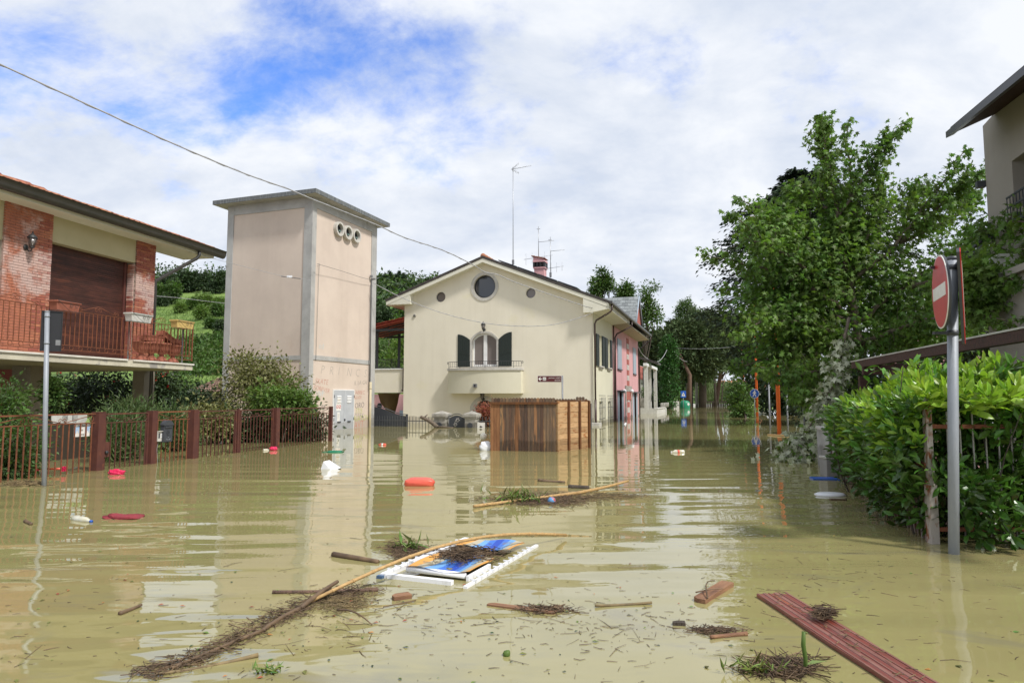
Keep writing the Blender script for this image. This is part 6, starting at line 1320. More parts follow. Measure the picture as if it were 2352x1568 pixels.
def area_side(n):      # road side of the hedge along the fence
    s = rng.uniform(-.1, L_ - .35, n); z = rng.random(n) ** .75 * (topz(s) - .12) + .02; bulge = .06 + .20 * np.sin(np.clip(z / topz(s), 0, 1) * 2.6) * np.interp(s, [0, 1.5, 3.5, 5], [.55, .9, .6, .0]); hole = (z < .62) & (z > .1) & (s > 1.6) & (s < 4.9); keep = ~(hole & (rng.random(n) < .80))
    b = bulge + .10 * hnoise(s, z, .35, 3) - rng.random(n) ** 2 * .25
    P = np.stack([Kx + ux * s + nx_ * b, Ky + uy * s + ny_ * b, z], -1)[keep]; O = np.tile([nx_, ny_, .25], (len(P), 1)); return P, O
def area_front(n):     # side facing the camera, right of the corner post
    x = rng.uniform(.05, 3.4, n); zt = np.interp(x, [0, .3, .7, 1.2, 3.4], [1.25, 1.38, 1.50, 1.45, 1.48]); z = rng.random(n) ** .8 * zt; dep = -.10 + .16 * z + .10 * hnoise(x, z, .3, 1) + rng.random(n) ** 2 * .3
    gap = (z > .65) & (z < .98) & (x < .95) & (rng.random(n) < .6); dep = dep + gap * .35 - (z < .5) * rng.random(n) * .38
    return np.stack([Kx + x, Ky + dep, z], -1), np.tile([0, -1, .3], (n, 1))
def area_top(n):
    s = rng.uniform(-.2, L_ - .45, n); b = rng.uniform(-.9, .05, n); zt = topz(s) + .07 * hnoise(s, b, .3, 2)
    A_ = np.stack([Kx + ux * s + nx_ * b, Ky + uy * s + ny_ * b, zt - .10], -1); m = n // 2
    x = rng.uniform(.2, 3.6, m); y = rng.uniform(.1, 1.2, m); z = np.interp(x, [0, .3, .7, 1.2, 3.6], [1.28, 1.38, 1.52, 1.42, 1.50]) + .08 * hnoise(x, y, .35, 7) - .12
    return np.concatenate([A_, np.stack([Kx + x, Ky + y, z], -1)]), np.tile([nx_ * .5, ny_ * .5, .8], (n + m, 1))
hg = thing('laurel_hedge', 'tall glossy cherry laurel hedge with fresh yellow green tips beside the sign pole', 'hedge', Vector((Kx, Ky, 0)))
off = np.array([Kx, Ky, 0])
Ps, Ds, Ss = [], [], []
for n, ar_, up_, sz in ((700, area_side, .35, .14), (760, area_front, .25, .15)):
    p, d_, s_ = shoots(n, ar_, up_, 8, sz); Ps.append(p); Ds.append(d_); Ss.append(s_)
P = np.concatenate(Ps) - off; D = np.concatenate(Ds); S = np.concatenate(Ss); ok = P[:, 2] > -.01; P, D, S = P[ok], D[ok], S[ok]
big = np.argsort(np.linalg.norm(P + off - np.array([0, 0, HC]), axis=1) - S * 6)[:240]; msk = np.zeros(len(P), bool); msk[big] = True
tag(inst('leaves', leaf_mesh('leaves', P[~msk], D[~msk], S[~msk], T_laurel(), M_['laurel']), hg), kind='stuff')
lm = leaf_mesh('leaf', np.zeros((1, 3)), np.array([[1., 0, 0]]), [1.], T_laurel(), mat('old_laurel_leaf_single', (.042, .10, .015), rough=.33, spec=.55, col2=(.055, .125, .02), rnd=.4, hue=.012, trans=.2))
for i in big:
    d_ = Vector(D[i]).normalized(); w_ = d_.cross(Vector((random.gauss(0, 1), random.gauss(0, 1), 2))).normalized(); nn = w_.cross(d_) * -1; M = Matrix(((d_.x, w_.x, -nn.x, P[i][0]), (d_.y, w_.y, -nn.y, P[i][1]), (d_.z, w_.z, -nn.z, P[i][2]), (0, 0, 0, 1)))
    inst('leaf', lm, hg, M @ Matrix.Scale(S[i], 4))
p, d_, s_ = shoots(430, area_top, .75, 10, .15); p -= off; tag(inst('young_leaves', leaf_mesh('young_leaves', p, d_, s_, T_laurel(), M_['laurely'], .5), hg), kind='stuff')
sel, dd2, s2_ = shoots(260, lambda n: (lambda a: (a[0][a[0][:, 2] > .72][:n], a[1][a[0][:, 2] > .72][:n]))(area_side(n * 5)), .6, 9, .135); sel -= off; tag(inst('young_leaves', leaf_mesh('young_leaves', sel, dd2, s2_, T_laurel(), M_['laurely'], .5), hg), kind='stuff')
# woody inside
mb = MB()
for i in range(70):
    s = rng.uniform(0, L_ * .95); b = rng.uniform(-.7, .0); o = Vector((ux * s + nx_ * b, uy * s + ny_ * b, -.6)); limb(mb, o, o + Vector((rng.normal() * .15, rng.normal() * .15, float(topz(s)) + .45)), .014, .004, 0, 4, 4, .05)
for i in range(50):
    o = Vector((rng.uniform(.1, 3.3), rng.uniform(.25, 1.0), -.6)); limb(mb, o, o + Vector((rng.normal() * .15, rng.normal() * .1, 2.15)), .014, .004, 0, 4, 4, .05)
mb.build('stems', M_['bark'], hg)
def fillpts(n):
    s = rng.uniform(0, L_, n); b = rng.uniform(-1.1, .1, n); z = rng.random(n) * (topz(s) - .1); A_ = np.stack([ux * s + nx_ * b, uy * s + ny_ * b, z], -1); x = rng.uniform(.1, 3.5, n); return np.concatenate([A_, np.stack([x, rng.uniform(.35, 1.4, n), rng.random(n) * 1.6], -1)])
fp = fillpts(2600); tag(inst('inner_leaves', leaf_mesh('inner_leaves', fp, rng.normal(size=fp.shape), .13 * rng.uniform(.7, 1.2, len(fp)), T_laurel(), M_['laurel']), hg), kind='stuff')

# ---- maple
def PX(a, d): return at(a[0], a[1], d)
mp_ = [([(1990, 1010), (1982, 860), (1968, 740), (1950, 640), (1925, 500), (1905, 400), (1896, 330), (1889, 275)], 0, 0, .13),
 ([(1950, 640), (1962, 500), (1950, 390), (1945, 285)], 0, .6, .05), ([(1925, 500), (1985, 405), (2030, 345), (2072, 285)], 0, -.6, .035), ([(1905, 400), (1880, 330), (1884, 280)], 0, .3, .025),
 ([(1955, 650), (2060, 560), (2140, 455), (2212, 350)], 0, -.8, .06), ([(2060, 560), (2150, 480), (2205, 425), (2252, 398)], -.2, -1.2, .04), ([(2060, 560), (2150, 520), (2215, 470), (2240, 445)], -.2, .8, .04),
 ([(1955, 640), (1870, 560), (1780, 490), (1695, 458)], 0, .8, .06), ([(1955, 690), (1830, 600), (1730, 545), (1680, 490)], 0, -1.5, .05), ([(1962, 730), (1850, 650), (1730, 610), (1622, 585)], 0, -.9, .05),
 ([(1965, 740), (1850, 700), (1740, 660), (1660, 670)], 0, 1.5, .05), ([(1970, 780), (1860, 740), (1760, 735), (1690, 770)], 0, -1.2, .05), ([(1975, 800), (1870, 790), (1770, 820), (1690, 850)], 0, .5, .05),
 ([(1978, 820), (1880, 850), (1810, 868), (1745, 842)], 0, -1.6, .045), ([(1978, 830), (1900, 880), (1850, 908), (1822, 905)], 0, -1.8, .04), ([(1975, 800), (2040, 770), (2090, 790), (2140, 850)], 0, .8, .05),
 ([(1968, 740), (2070, 660), (2160, 600), (2250, 565)], 0, -1.0, .06), ([(2070, 660), (2180, 640), (2260, 620), (2335, 650)], -.3, -5.2, .05), ([(1975, 790), (2100, 740), (2210, 715), (2310, 735)], 0, -5.2, .05),
 ([(2160, 600), (2230, 550), (2290, 525), (2380, 500)], -.6, -5.4, .04), ([(2200, 620), (2280, 590), (2390, 560)], -1, -5.6, .04), ([(1950, 640), (2000, 520), (2020, 450), (2030, 405)], 0, 0, .05), ([(1905, 480), (1850, 440), (1800, 445)], 0, .5, .03), ([(2060, 560), (2090, 490), (2100, 440), (2125, 430)], 0, .5, .03)]
mtree = thing('maple_tree', 'large green maple with spreading leafy branches on the right bank', 'tree', T(*PX((1990, 915), 17)) @ T(0, 0, -HC)); mb = MB(); P = []; D = []; S = []; base = Vector((mtree.matrix_world.translation))
DM = 17.0
for li, (pts, da_, db, r) in enumerate(mp_):
    n = len(pts); W = [PX(p, DM + da_ + (db - da_) * i / (n - 1)) - base for i, p in enumerate(pts)]; fine = []
    for i in range(n - 1):
        for k in range(5): fine.append(W[i].lerp(W[i + 1], k / 5) + Vector(rng.normal(size=3) * .03 * (1 if li else .3)))
    fine.append(W[-1]); mb.tube(fine, [r * (1 - .88 * i / (len(fine) - 1)) + .004 for i in range(len(fine))], 6)
    tot = sum((fine[i + 1] - fine[i]).length for i in range(len(fine) - 1)); st = .0 if li else .45
    for i in range(int(len(fine) * (.14 if li else .42)), len(fine)):
        p = fine[i]; t = i / (len(fine) - 1); dr = (fine[min(i + 1, len(fine) - 1)] - fine[i - 1]).normalized()
        for q in range(5 if t < .8 else 3):
            sl = rng.uniform(.25, 1.0) * (.92 - .66 * t); v = Vector(rng.normal(size=3)); v = (v - dr * v.dot(dr)); v.normalize(); e = p + (v * .8 + dr * .55 + Vector((0, 0, .12))) * sl
            if t < .97: limb(mb, p, e, .008, .003, .05, 3, 3)
            m = int(5 + sl * 15)
            tt = rng.random(m) ** .7; c = np.array(p)[None] + (np.array(e) - np.array(p))[None] * tt[:, None] + rng.normal(size=(m, 3)) * (.05 + .10 * (1 - t))
            P.append(c); dd = np.array(e - p)[None] * .4 + rng.normal(size=(m, 3)) * .45; dd[:, 2] -= .55; D.append(dd); S.append(rng.uniform(.10, .175, m))
def fil(e, n, rc):
    (c, r) = e; p, o, cc = crown_pts([(np.array(c - base), r)], n // 14, 14, rc, .6); P.append(p); d_ = o * .5 + rng.normal(size=p.shape) * .5; d_[:, 2] -= .5; D.append(d_); S.append(rng.uniform(.11, .18, len(p)))
for e in (E(1850, 640, 130, 110, 17.5), E(1800, 780, 110, 80, 17.6), E(1950, 620, 110, 110, 17.6), E(1935, 540, 45, 60, 17.3), E(2040, 690, 100, 90, 17.4), E(1960, 790, 150, 90, 17.2), E(2150, 740, 80, 50, 16.5), E(2250, 650, 22, 40, 12.8), E(1770, 525, 55, 45, 17), E(1780, 700, 90, 70, 17), E(1800, 600, 80, 60, 17.2)): fil(e, 1250, .45)
P = np.concatenate(P); D = np.concatenate(D); S = np.concatenate(S)
inst('crown', leaf_mesh('crown', P, D, S, T_maple(), M_['maple'], 1.0), mtree); mb.build('trunk', M_['barkl'], mtree)
# broken bough with silver undersides hanging into the water
mb = MB(); P = []; D = []; S = []; pl = [(1950, 730), (1935, 800), (1915, 880), (1880, 950), (1845, 1000), (1830, 1035)]; W = [at(x, y, 15.0 - i * .25) for i, (x, y) in enumerate(pl)]; bb_ = W[0].copy(); W = [w - bb_ for w in W]; fine = [W[i].lerp(W[i + 1], k / 4) for i in range(5) for k in range(4)] + [W[-1]]; mb.tube(fine, [.035 * (1 - .8 * i / 20) + .004 for i in range(21)], 6)
for i in range(3, 21):
    for q in range(6 + i // 4):
        p = fine[i]; e = p + Vector((rng.normal() * .30, rng.normal() * .3, -rng.uniform(.05, .5) + .1)) * (.4 + i * .045); 
        if (e + bb_).z < .03: e.z = .03 - bb_.z
        limb(mb, p, e, .006, .002, .03, 3, 3); m = int(rng.uniform(6, 12)); tt = rng.random(m); c = np.array(p)[None] + np.array(e - p)[None] * tt[:, None] + rng.normal(size=(m, 3)) * .05; c[:, 2] = np.maximum(c[:, 2], .01 - bb_.z); P.append(c); dd = np.array(e - p)[None] * .5 + rng.normal(size=(m, 3)) * .4; dd[:, 2] -= .6; D.append(dd); S.append(rng.uniform(.12, .18, m))
bo_ = thing('broken_bough', 'broken maple bough with silvery leaf undersides drooping into the water', 'branch', Matrix.Translation(bb_)); mb.build('stem', M_['barkl'], bo_); P = np.concatenate(P); D = np.concatenate(D); S = np.concatenate(S); k = rng.random(len(P)) < .8
inst('silver_leaves', leaf_mesh('silver_leaves', P[k], D[k], S[k], T_maple(), M_['mapleu'], .3), bo_); inst('green_leaves', leaf_mesh('green_leaves', P[~k], D[~k], S[~k], T_maple(), M_['maple'], 1), bo_)

# ---- cedar with layered drooping boughs
def cedar(px, ptop, d, levels, label, m='cedar', sz=.24, dens=1.6):
    b = at(px, 915, d); b.z = 0; t = thing('cedar_tree', label, 'tree', b); mb = MB(); zt = at(px, ptop, d).z; mb.tube([(0, 0, -.6), (0, 0, zt * .5), (0, 0, zt)], [.38, .26, .04], 8); P = []; D = []; S = []
    for py, rpx in levels:
        z = at(px, py, d).z; r = rpx * d / F; nb = 17
        for i in range(nb):
            a = 2 * math.pi * (i + rng.random() * .7) / nb; rr = r * rng.uniform(.72, 1.08); dv = Vector((math.cos(a), math.sin(a), 0)); e = dv * rr + Vector((0, 0, z + rng.uniform(-.4, .4))); s = Vector((0, 0, z - rr * .12)); pts = []
            for k in range(9): u = k / 8; pts.append(s.lerp(e, u) + Vector((0, 0, rr * .16 * math.sin(u * 3.0) - rr * .10 * u * u)))
            mb.tube(pts, [.07 * (1 - u / 9) for u in range(9)], 4)
            for k in range(1, 9):
                u = k / 8; m_ = int((12 + 20 * u) * dens); wd = rr * (.14 + .14 * math.sin(u * 2.6)); lat = Vector((-dv.y, dv.x, 0)); off_ = rng.normal(size=(m_, 1)) * wd * .6; al = rng.normal(size=(m_, 1)) * rr * .06
                c = np.array(pts[k])[None] + np.array(lat)[None] * off_ + np.array(dv)[None] * al + np.array([0, 0, 1.])[None] * (-np.abs(off_) * .35 + rng.normal(size=(m_, 1)) * .06)
                P.append(c); dd = np.array(dv)[None] * .7 + np.array(lat)[None] * np.sign(off_) * .8 + rng.normal(size=(m_, 3)) * .25; dd[:, 2] -= .25; D.append(dd); S.append(sz * rng.uniform(.6, 1.3, m_))
    inst('crown', leaf_mesh('crown', np.concatenate(P), np.concatenate(D), np.concatenate(S), T_leaf(), M_[m], 1.4), t); mb.build('trunk', M_['bark'], t)
cedar(1868, 395, 34, [(418, 60), (448, 120), (485, 175), (530, 190), (575, 215), (630, 205), (680, 235), (735, 215), (785, 190)], 'dark layered cedar towering behind the maple')
G = 'trees behind the houses and along the far bank'
tree('dark_tree', 'dark dense evergreen mass under the cedar reaching down to the water', 'tree', at(1800, 915, 54) - Vector((0, 0, HC)), [E(1775, 870, 70, 90, 56), E(1840, 850, 80, 120, 52), E(1735, 830, 45, 70, 58), E(1810, 930, 70, 34, 54)], 420, 28, .8, .34, 'dark', tr=.25, group=G)
tree('dark_shrub', 'dark shrubs filling the bank between the orange posts and pergola', 'shrub', at(1880, 915, 22) - Vector((0, 0, HC)), [E(1880, 925, 55, 50, 24), E(1950, 900, 80, 70, 18.5), E(2050, 900, 90, 70, 15), E(1905, 965, 30, 40, 17.5)], 300, 26, .4, .13, 'dark', tr=.08, group=G)
tree('dark_tree', 'dark round tree behind the taupe house and pergola', 'tree', at(2200, 915, 22) - Vector((0, 0, HC)), [E(2150, 780, 120, 130, 22), E(2280, 800, 100, 110, 20)], 240, 24, .6, .2, 'dark', tr=.15, group=G)
tree('shrub', 'light green shrub overhanging the water at the foot of the cedar', 'shrub', at(1715, 915, 44) - Vector((0, 0, HC)), [E(1700, 925, 20, 30, 47), E(1694, 900, 18, 25, 50), E(1705, 948, 16, 10, 46)], 120, 22, .45, .24, 'mid', tr=.08, group=G)
tree('umbrella_pine', 'broad domed umbrella pine above the ivy column', 'tree', at(1577, 915, 96) - Vector((0, 0, HC)), [E(1585, 792, 82, 62, 96), E(1600, 830, 60, 35, 96)], 620, 30, .8, .55, 'pine', T_leaf(), 'barkr', tr=.42, group=G, shell=.30, down=-.4)
tree('umbrella_pine', 'second umbrella pine dome rising behind the first beside the cedar', 'tree', at(1640, 915, 110) - Vector((0, 0, HC)), [E(1640, 770, 80, 52, 110), E(1690, 800, 50, 50, 105)], 520, 28, .8, .60, 'pine', T_leaf(), 'barkr', tr=.45, group=G, shell=.30, down=-.4)
tree('umbrella_pine', 'dark pine crown behind the porch house roof', 'tree', at(1500, 915, 100) - Vector((0, 0, HC)), [E(1502, 812, 42, 50, 100)], 240, 26, .8, .55, 'pine', T_leaf(), 'barkr', tr=.3, group=G, shell=.3, down=-.4)
for (px, ells, d, lab, m_) in ((1385, [(1372, 662, 18, 22), (1392, 645, 12, 18), (1404, 655, 9, 9), (1380, 632, 8, 9)], 78, 'knobbly leafy treetop above the right eave of the cream house', 'mid'), (1438, [(1438, 667, 13, 16), (1432, 680, 16, 12)], 78, 'small leafy treetop above the slate dormer', 'mid'),
    (1486, [(1482, 680, 17, 24), (1490, 705, 22, 22), (1508, 722, 16, 16), (1478, 735, 22, 24), (1500, 660, 7, 8)], 80, 'tall leafy tree rising right of the slate dormer', 'mid'), (1575, [(1572, 705, 20, 14), (1590, 712, 14, 10), (1562, 718, 14, 16), (1580, 692, 6, 7)], 120, 'clumpy leafy treetop above the umbrella pine', 'mid')):
    tree('leafy_tree', lab, 'tree', at(px, 915, d) - Vector((0, 0, HC)), [E(a, b, c * .8, e, d) for a, b, c, e in ells] , 120, 22, .55, .32, m_, tr=.25, group=G, limbs=14)
tree('ivy_column', 'tall trunk wholly wrapped in dark green ivy at the far water edge', 'tree', at(1537, 915, 84) - Vector((0, 0, HC)), [E(1537, 890, 18, 50, 84), E(1536, 825, 19, 48, 84), E(1537, 798, 17, 24, 84)], 420, 26, .42, .24, 'ivy', tr=.4, group=G, shell=.25, limbs=0, top=Vector((0, 0, 8)))
for (px, py, rx, ry, d, m_, lab) in ((1500, 890, 22, 45, 88, 'dark', 'dark tree between the porch house and the ivy column'), (1620, 862, 22, 26, 150, 'light', 'bright green tree seen under the umbrella pines'), (1655, 812, 26, 22, 125, 'mid', 'green tree crown above the middle utility pole'),
    (1590, 848, 30, 30, 112, 'dark', 'dark tree trunk and crown behind the pale concrete pole'), (1700, 825, 26, 30, 118, 'mid', 'green tree crown right of the far wooden pole'), (1560, 880, 26, 30, 125, 'mid', 'green tree behind the blue crossing sign'), (1530, 860, 30, 60, 140, 'dark', 'dark tree behind the ivy column')):
    tree('tree', lab, 'tree', at(px, 915, d) - Vector((0, 0, HC - .5)), [E(px, py, rx, ry, d)], 170, 24, .9, .5, m_, tr=.14, group=G)
MB().tube([(0, 0, -.5), (.2, 0, 4.4), (-1.2, 0, 7.5), (-2.2, 0, 8.6)], [.35, .26, .16, .1], 7).build('trunk_fork', M_['barkr'], None, at(1582, 915, 92) - Vector((0, 0, HC))); tag(bpy.data.objects['trunk_fork'], 'bare forked pine trunk right of the green bell bin', 'tree trunk'); bpy.data.objects['trunk_fork'].name = 'bare_trunk'
MB().tube([(0, 0, -.5), (.1, 0, 3), (0, 0, 5.2)], [.62, .55, .5], 8).build('cut_trunk', M_['bark'], None, at(1613, 915, 98) - Vector((0, 0, HC))); tag(bpy.data.objects['cut_trunk'], 'thick dark cut tree trunk behind the pale concrete pole', 'tree trunk')
# reeds and grass bank at the far edge
n = 5200; px_ = rng.uniform(1603, 1730, n); d_ = rng.uniform(130, 150, n); P = np.array([list(at(a, 915, b)) for a, b in zip(px_, d_)]); P[:, 2] = ground_z(P[:, 0], P[:, 1]) ; D = rng.normal(size=(n, 3)) * .3; D[:, 2] = 1
hgt = rng.uniform(.5, 1.0, n) * np.interp(d_, [130, 134, 150], [.8, 2.8, 4.2]); tag(inst('reeds', leaf_mesh('reeds', P, D, hgt, T_blade(), M_['reedg'], 0)), 'tall pale green reed bank beyond the far rail fence', 'reeds', None, 'stuff')

# ---- hill trees on the left
GH = 'trees on the green hill'
def hill_hit(px, py):
    r = ray(px, py); p = Vector((0, 0, HC)); 
    for k in range(900):
        q = p + r * (40 + k * .35); 
        if ground_z(q.x, q.y) >= q.z: return q
    return p + r * 200
def htree(px, pyb, rx, ry, m_, lab, name='hill_tree', d=None, tm=None, n=90):
    b = hill_hit(px, pyb) if d is None else at(px, pyb, d); d = b.y; k = d / F
    return tree(name, lab, 'tree', b, [(b + Vector((0, 0, ry * k * 1.15)), (rx * k, rx * k, ry * k * 1.05))], n, 24, max(.4, rx * k * .26), max(.3, min(.75, rx * k * .30)), m_, tm, tr=.02 * rx * k + .08, group=GH, limbs=6, shell=.4)
spec = [(362, 700, 16, 22, 'mid', 'mid green tree at the left end of the hill wood beside the brick pier'), (395, 700, 18, 25, 'mid', 'mid green tree in the hill wood under the dark cypress tree'), (375, 672, 12, 18, 'dark', 'pointed dark tree on the skyline left of the dark cedars'), (392, 668, 13, 20, 'dark', 'second dark pointed tree on the hill skyline'),
  (425, 672, 22, 22, 'dark', 'broad dark flat topped cedar on the hill skyline'), (448, 668, 18, 18, 'dark', 'dark cedar right of the broad cedar on the skyline'), (470, 672, 18, 21, 'dark', 'green skyline tree halfway to the tower'), (493, 674, 16, 22, 'dark', 'dark skyline tree near the tower'), (512, 672, 14, 24, 'dark', 'dark skyline tree touching the tower edge'),
  (345, 680, 14, 18, 'mid', 'sparse tree at the skyline beside the downpipe'), (465, 706, 20, 13, 'light', 'wide light green acacia in the meadow'), (505, 712, 14, 12, 'light', 'light green bush crown beside the tower below the acacia'), (412, 720, 10, 11, 'light', 'bright green round tree in the meadow left'), (440, 712, 12, 12, 'mid', 'mid green bush between two bright trees'),
  (462, 735, 15, 14, 'light', 'bright fresh green tree in the middle of the meadow'), (500, 728, 16, 14, 'mid', 'green bush on the meadow edge near the tower'), (508, 770, 14, 16, 'dark', 'shrub at the meadow edge touching the tower'), (372, 704, 12, 10, 'dark', 'dark woodland edge bush beside the pier'), (485, 752, 10, 8, 'mid', 'small shrub on the meadow slope')]
for s in spec: htree(*s)
for i, (px, py) in enumerate(((881, 632), (886, 636), (894, 627), (903, 634), (915.5, 628), (926, 632))):
    d = 150; b = at(px, 668, d); h = at(px, py, d).z - b.z; tree('cypress', ['leftmost cypress on the ridge beside the tower', 'second cypress on the ridge from the tower', 'third tall cypress on the ridge', 'fourth cypress on the ridge', 'fifth slim cypress on the ridge', 'rightmost cypress on the ridge nearest the cream house roof'][i], 'tree', b, [(b + Vector((0, 0, h * .5)), (.55, .55, h * .5))], 110, 16, .3, .45, 'cedar', tr=.08, group='cypresses on the ridge', shell=.3, limbs=0, down=-1.5)
for i, s in enumerate([(890, 706, 24, 20, 'dark', 'dark wood crown below the ridge cypresses beside the tower'), (922, 706, 22, 20, 'dark', 'dark wood crown below the ridge cypresses beside the roof'), (905, 740, 34, 26, 'mid', 'green wood crown above the pergola roof'), (875, 720, 14, 28, 'mid', 'green woodland tree right of the tower below the cypresses'), (897, 705, 22, 24, 'dark', 'dark woodland tree under the cypresses'), (922, 715, 16, 26, 'dark', 'dark woodland tree beside the house roof'), (880, 770, 20, 28, 'dark', 'dark tree above the red pergola'), (912, 790, 22, 26, 'mid', 'tree behind the pergola posts')]): htree(*s, name='woodland_tree', d=[142, 140, 112, 120, 125, 118, 90, 80][i], n=140)
tree('garden_tree', 'fresh green tree seen between the terrace posts', 'tree', at(885, 915, 52) - Vector((0, 0, HC - 1)), [E(882, 810, 24, 42, 52), E(905, 790, 25, 45, 60)], 170, 22, .6, .22, 'mid', group='garden trees'); tree('garden_tree', 'yellow green leafy tree behind the right terrace post', 'tree', at(918, 915, 47) - Vector((0, 0, HC - 1)), [E(920, 805, 18, 38, 47), E(905, 838, 22, 20, 46)], 120, 18, .45, .24, 'light', group='garden trees')
# far wood over the ridge, one mass
n = 1500; px_ = np.concatenate([rng.uniform(-300, 1060, 850), rng.uniform(835, 1010, 650)]); d_ = np.concatenate([rng.uniform(168, 235, 850), rng.uniform(95, 150, 650)]); C = np.array([list(at(a, 915, b)) for a, b in zip(px_, d_)]); C[:, 2] = ground_z(C[:, 0], C[:, 1]) + rng.uniform(.2, 1, n) * np.where(px_ > 830, 1.0, 3.6) * (1 + .25 * np.sin(px_ * .11))
P = (C[:, None, :] + rng.normal(size=(n, 24, 3)) * np.array([1.3, 1.3, 1.1])).reshape(-1, 3); D = rng.normal(size=P.shape); D[:, 2] += .2; k = rng.random(n).repeat(24) < .6
tag(inst('ridge_woodland', leaf_mesh('ridge_woodland', P[k], D[k], rng.uniform(.6, 1.2, k.sum()), T_leaf(), M_['dark'])), 'dark distant wood covering the hill ridge', 'woodland', None, 'stuff')
tag(inst('slope_woodland', leaf_mesh('slope_woodland', P[~k], D[~k], rng.uniform(.6, 1.2, (~k).sum()), T_leaf(), M_['mid'])), 'mid green distant wood mixed into the hill ridge', 'woodland', None, 'stuff')
# bramble bank
n = 9000; P = []; 
for k in range(n):
    d = rng.uniform(72, 88); px = rng.uniform(400, 560) if k % 5 else rng.uniform(850, 960); p = at(px, 915, d); P.append((p.x, p.y, float(ground_z(p.x, p.y)) + .15 + .35 * math.sin(px * .31 + d) * math.cos(d * 1.1 + px * .1) + rng.uniform(0, .4)))
P = np.array(P); D = rng.normal(size=P.shape); D[:, 2] += .3; tag(inst('bramble_thicket', leaf_mesh('bramble_thicket', P, D, rng.uniform(.25, .55, n), T_leaf(), M_['mid'])), 'rough green bramble thicket covering the lower slope', 'thicket', None, 'stuff')
n = 14000; px_ = rng.uniform(330, 560, n); d_ = rng.uniform(52, 130, n); P = np.array([list(at(a, 915, b)) for a, b in zip(px_, d_)]); P[:, 2] = ground_z(P[:, 0], P[:, 1]); D = rng.normal(size=(n, 3)) * .5; D[:, 2] = 1
tag(inst('grass', leaf_mesh('grass', P, D, rng.uniform(.15, .45, n), T_blade(), M_['light'], 0)), 'long meadow grass on the hill', 'grass', None, 'stuff')
# small tiled house below the meadow
d = 40; a = at(478, 915, d); ze_, zt_ = at(478, 900, d).z, at(478, 872, d).z; t = thing('garden_house', 'small garden house with grey brown tiled hip roof left of the tower', 'house', Vector((a.x, d, 0))); w = 46 * d / F
MB().box(-w * .9, w * 1.1, 0, 3, -.6, ze_ - .05).build('wall', M_['column'], t); 
tb = MB(); nr, nc = 9, 16; apx = Vector((.55, 1.6, zt_ + .35)); el_, er_ = Vector((-w * 1.02, -.3, ze_)), Vector((w * 1.25, -.3, ze_))
for r_ in range(nr):
    u0, u1 = r_ / nr, (r_ + 1.12) / nr; l0, r0 = el_.lerp(apx, u0), er_.lerp(apx, u0); l1, r1 = el_.lerp(apx, u1), er_.lerp(apx, u1); lift = Vector((0, -.02, .04))
    for c in range(nc): 
        a0, a1 = c / nc, (c + 1) / nc; m0 = (a0 + a1) / 2; tb.add([l0.lerp(r0, a0) + lift, l0.lerp(r0, m0) + lift * 2.4, l0.lerp(r0, a1) + lift, l1.lerp(r1, a1), l1.lerp(r1, m0) + lift, l1.lerp(r1, a0), l0.lerp(r0, a0), l0.lerp(r0, a1)], [(0, 1, 4, 5), (1, 2, 3, 4), (6, 7, 2, 1, 0)])
tag(tb.build('roof_tiles', mat('grey_brown_tile', (.26, .16, .13), col2=(.18, .12, .10), vscale=6, island=.3), t), kind='stuff')
MB().add([(-w * 1.02, -.3, ze_ - .02), (w * 1.25, -.3, ze_ - .02), (w * 1.25, 3.4, ze_ - .02), (-w * 1.02, 3.4, ze_ - .02), tuple(apx - Vector((0, 0, .04)))], [(0, 1, 4), (1, 2, 4), (2, 3, 4), (3, 0, 4), (3, 2, 1, 0)]).build('roof', M_['column'], t); MB().tube([(w * .6, 1.6, zt_), (w * .6, 1.6, zt_ + 2.0)], .03, 5).build('pole', M_['offwhite'], t)

# ---- garden behind the left fence
GG = 'garden shrubs behind the iron fence'
def shrub(name, label, ells, ncl, nper, rcl, sz, m_, tm=None, tr=.03, flowers=0, **kw):
    c = ells[0][0]; b = Vector((c.x, c.y, 0)); t = tree(name, label, 'shrub', b, ells, ncl, nper, rcl, sz, m_, tm, tr=tr, group=GG, **kw)
    if flowers:
        P, O, cc = crown_pts([(Vector(e[0]) - b, e[1]) for e in ells], flowers, 5, .05, .08); tag(inst('flowers', leaf_mesh('flowers', P, O, rng.uniform(.05, .08, len(P)), T_quad(), M_['redflower']), t), kind='stuff')
    return t
shrub('climbing_shrub', 'bright green broad leaved climber at the left edge behind the rusty fence', [E(5, 960, 48, 60, 11.6), E(30, 1030, 62, 55, 11.2), E(0, 1070, 60, 40, 10.9), E(15, 905, 30, 30, 12)], 190, 22, .20, .085, 'mid', shell=.35)
shrub('climbing_shrub', 'leafy green climber against the left plaster column', [E(122, 915, 17, 34, 15.2), E(118, 890, 10, 20, 15.2)], 60, 18, .16, .10, 'mid')
shrub('camellia', 'dark shrub with small red flowers under the balcony', [E(215, 900, 70, 48, 23), E(150, 905, 50, 45, 23.5), E(285, 915, 40, 45, 22.5)], 260, 26, .42, .13, 'dark', flowers=26)
shrub('camellia', 'dark shrub with red flowers right of the balcony column', [E(372, 900, 34, 46, 21.5), E(345, 885, 20, 35, 22)], 130, 24, .34, .12, 'dark', flowers=14)
shrub('garden_shrub', 'light green shrub behind the letter box beside the camellia', [E(405, 915, 30, 38, 24), E(420, 890, 20, 22, 27)], 110, 20, .34, .12, 'mid')
shrub('oleander', 'tall oleander with narrow leaves behind the garden gate', [E(285, 1000, 46, 62, 14.2), E(300, 950, 40, 30, 15.0), E(250, 1010, 20, 50, 13.6), E(330, 975, 34, 40, 15.2)], 200, 26, .24, .15, 'oleander', T_blade(), down=-.5)
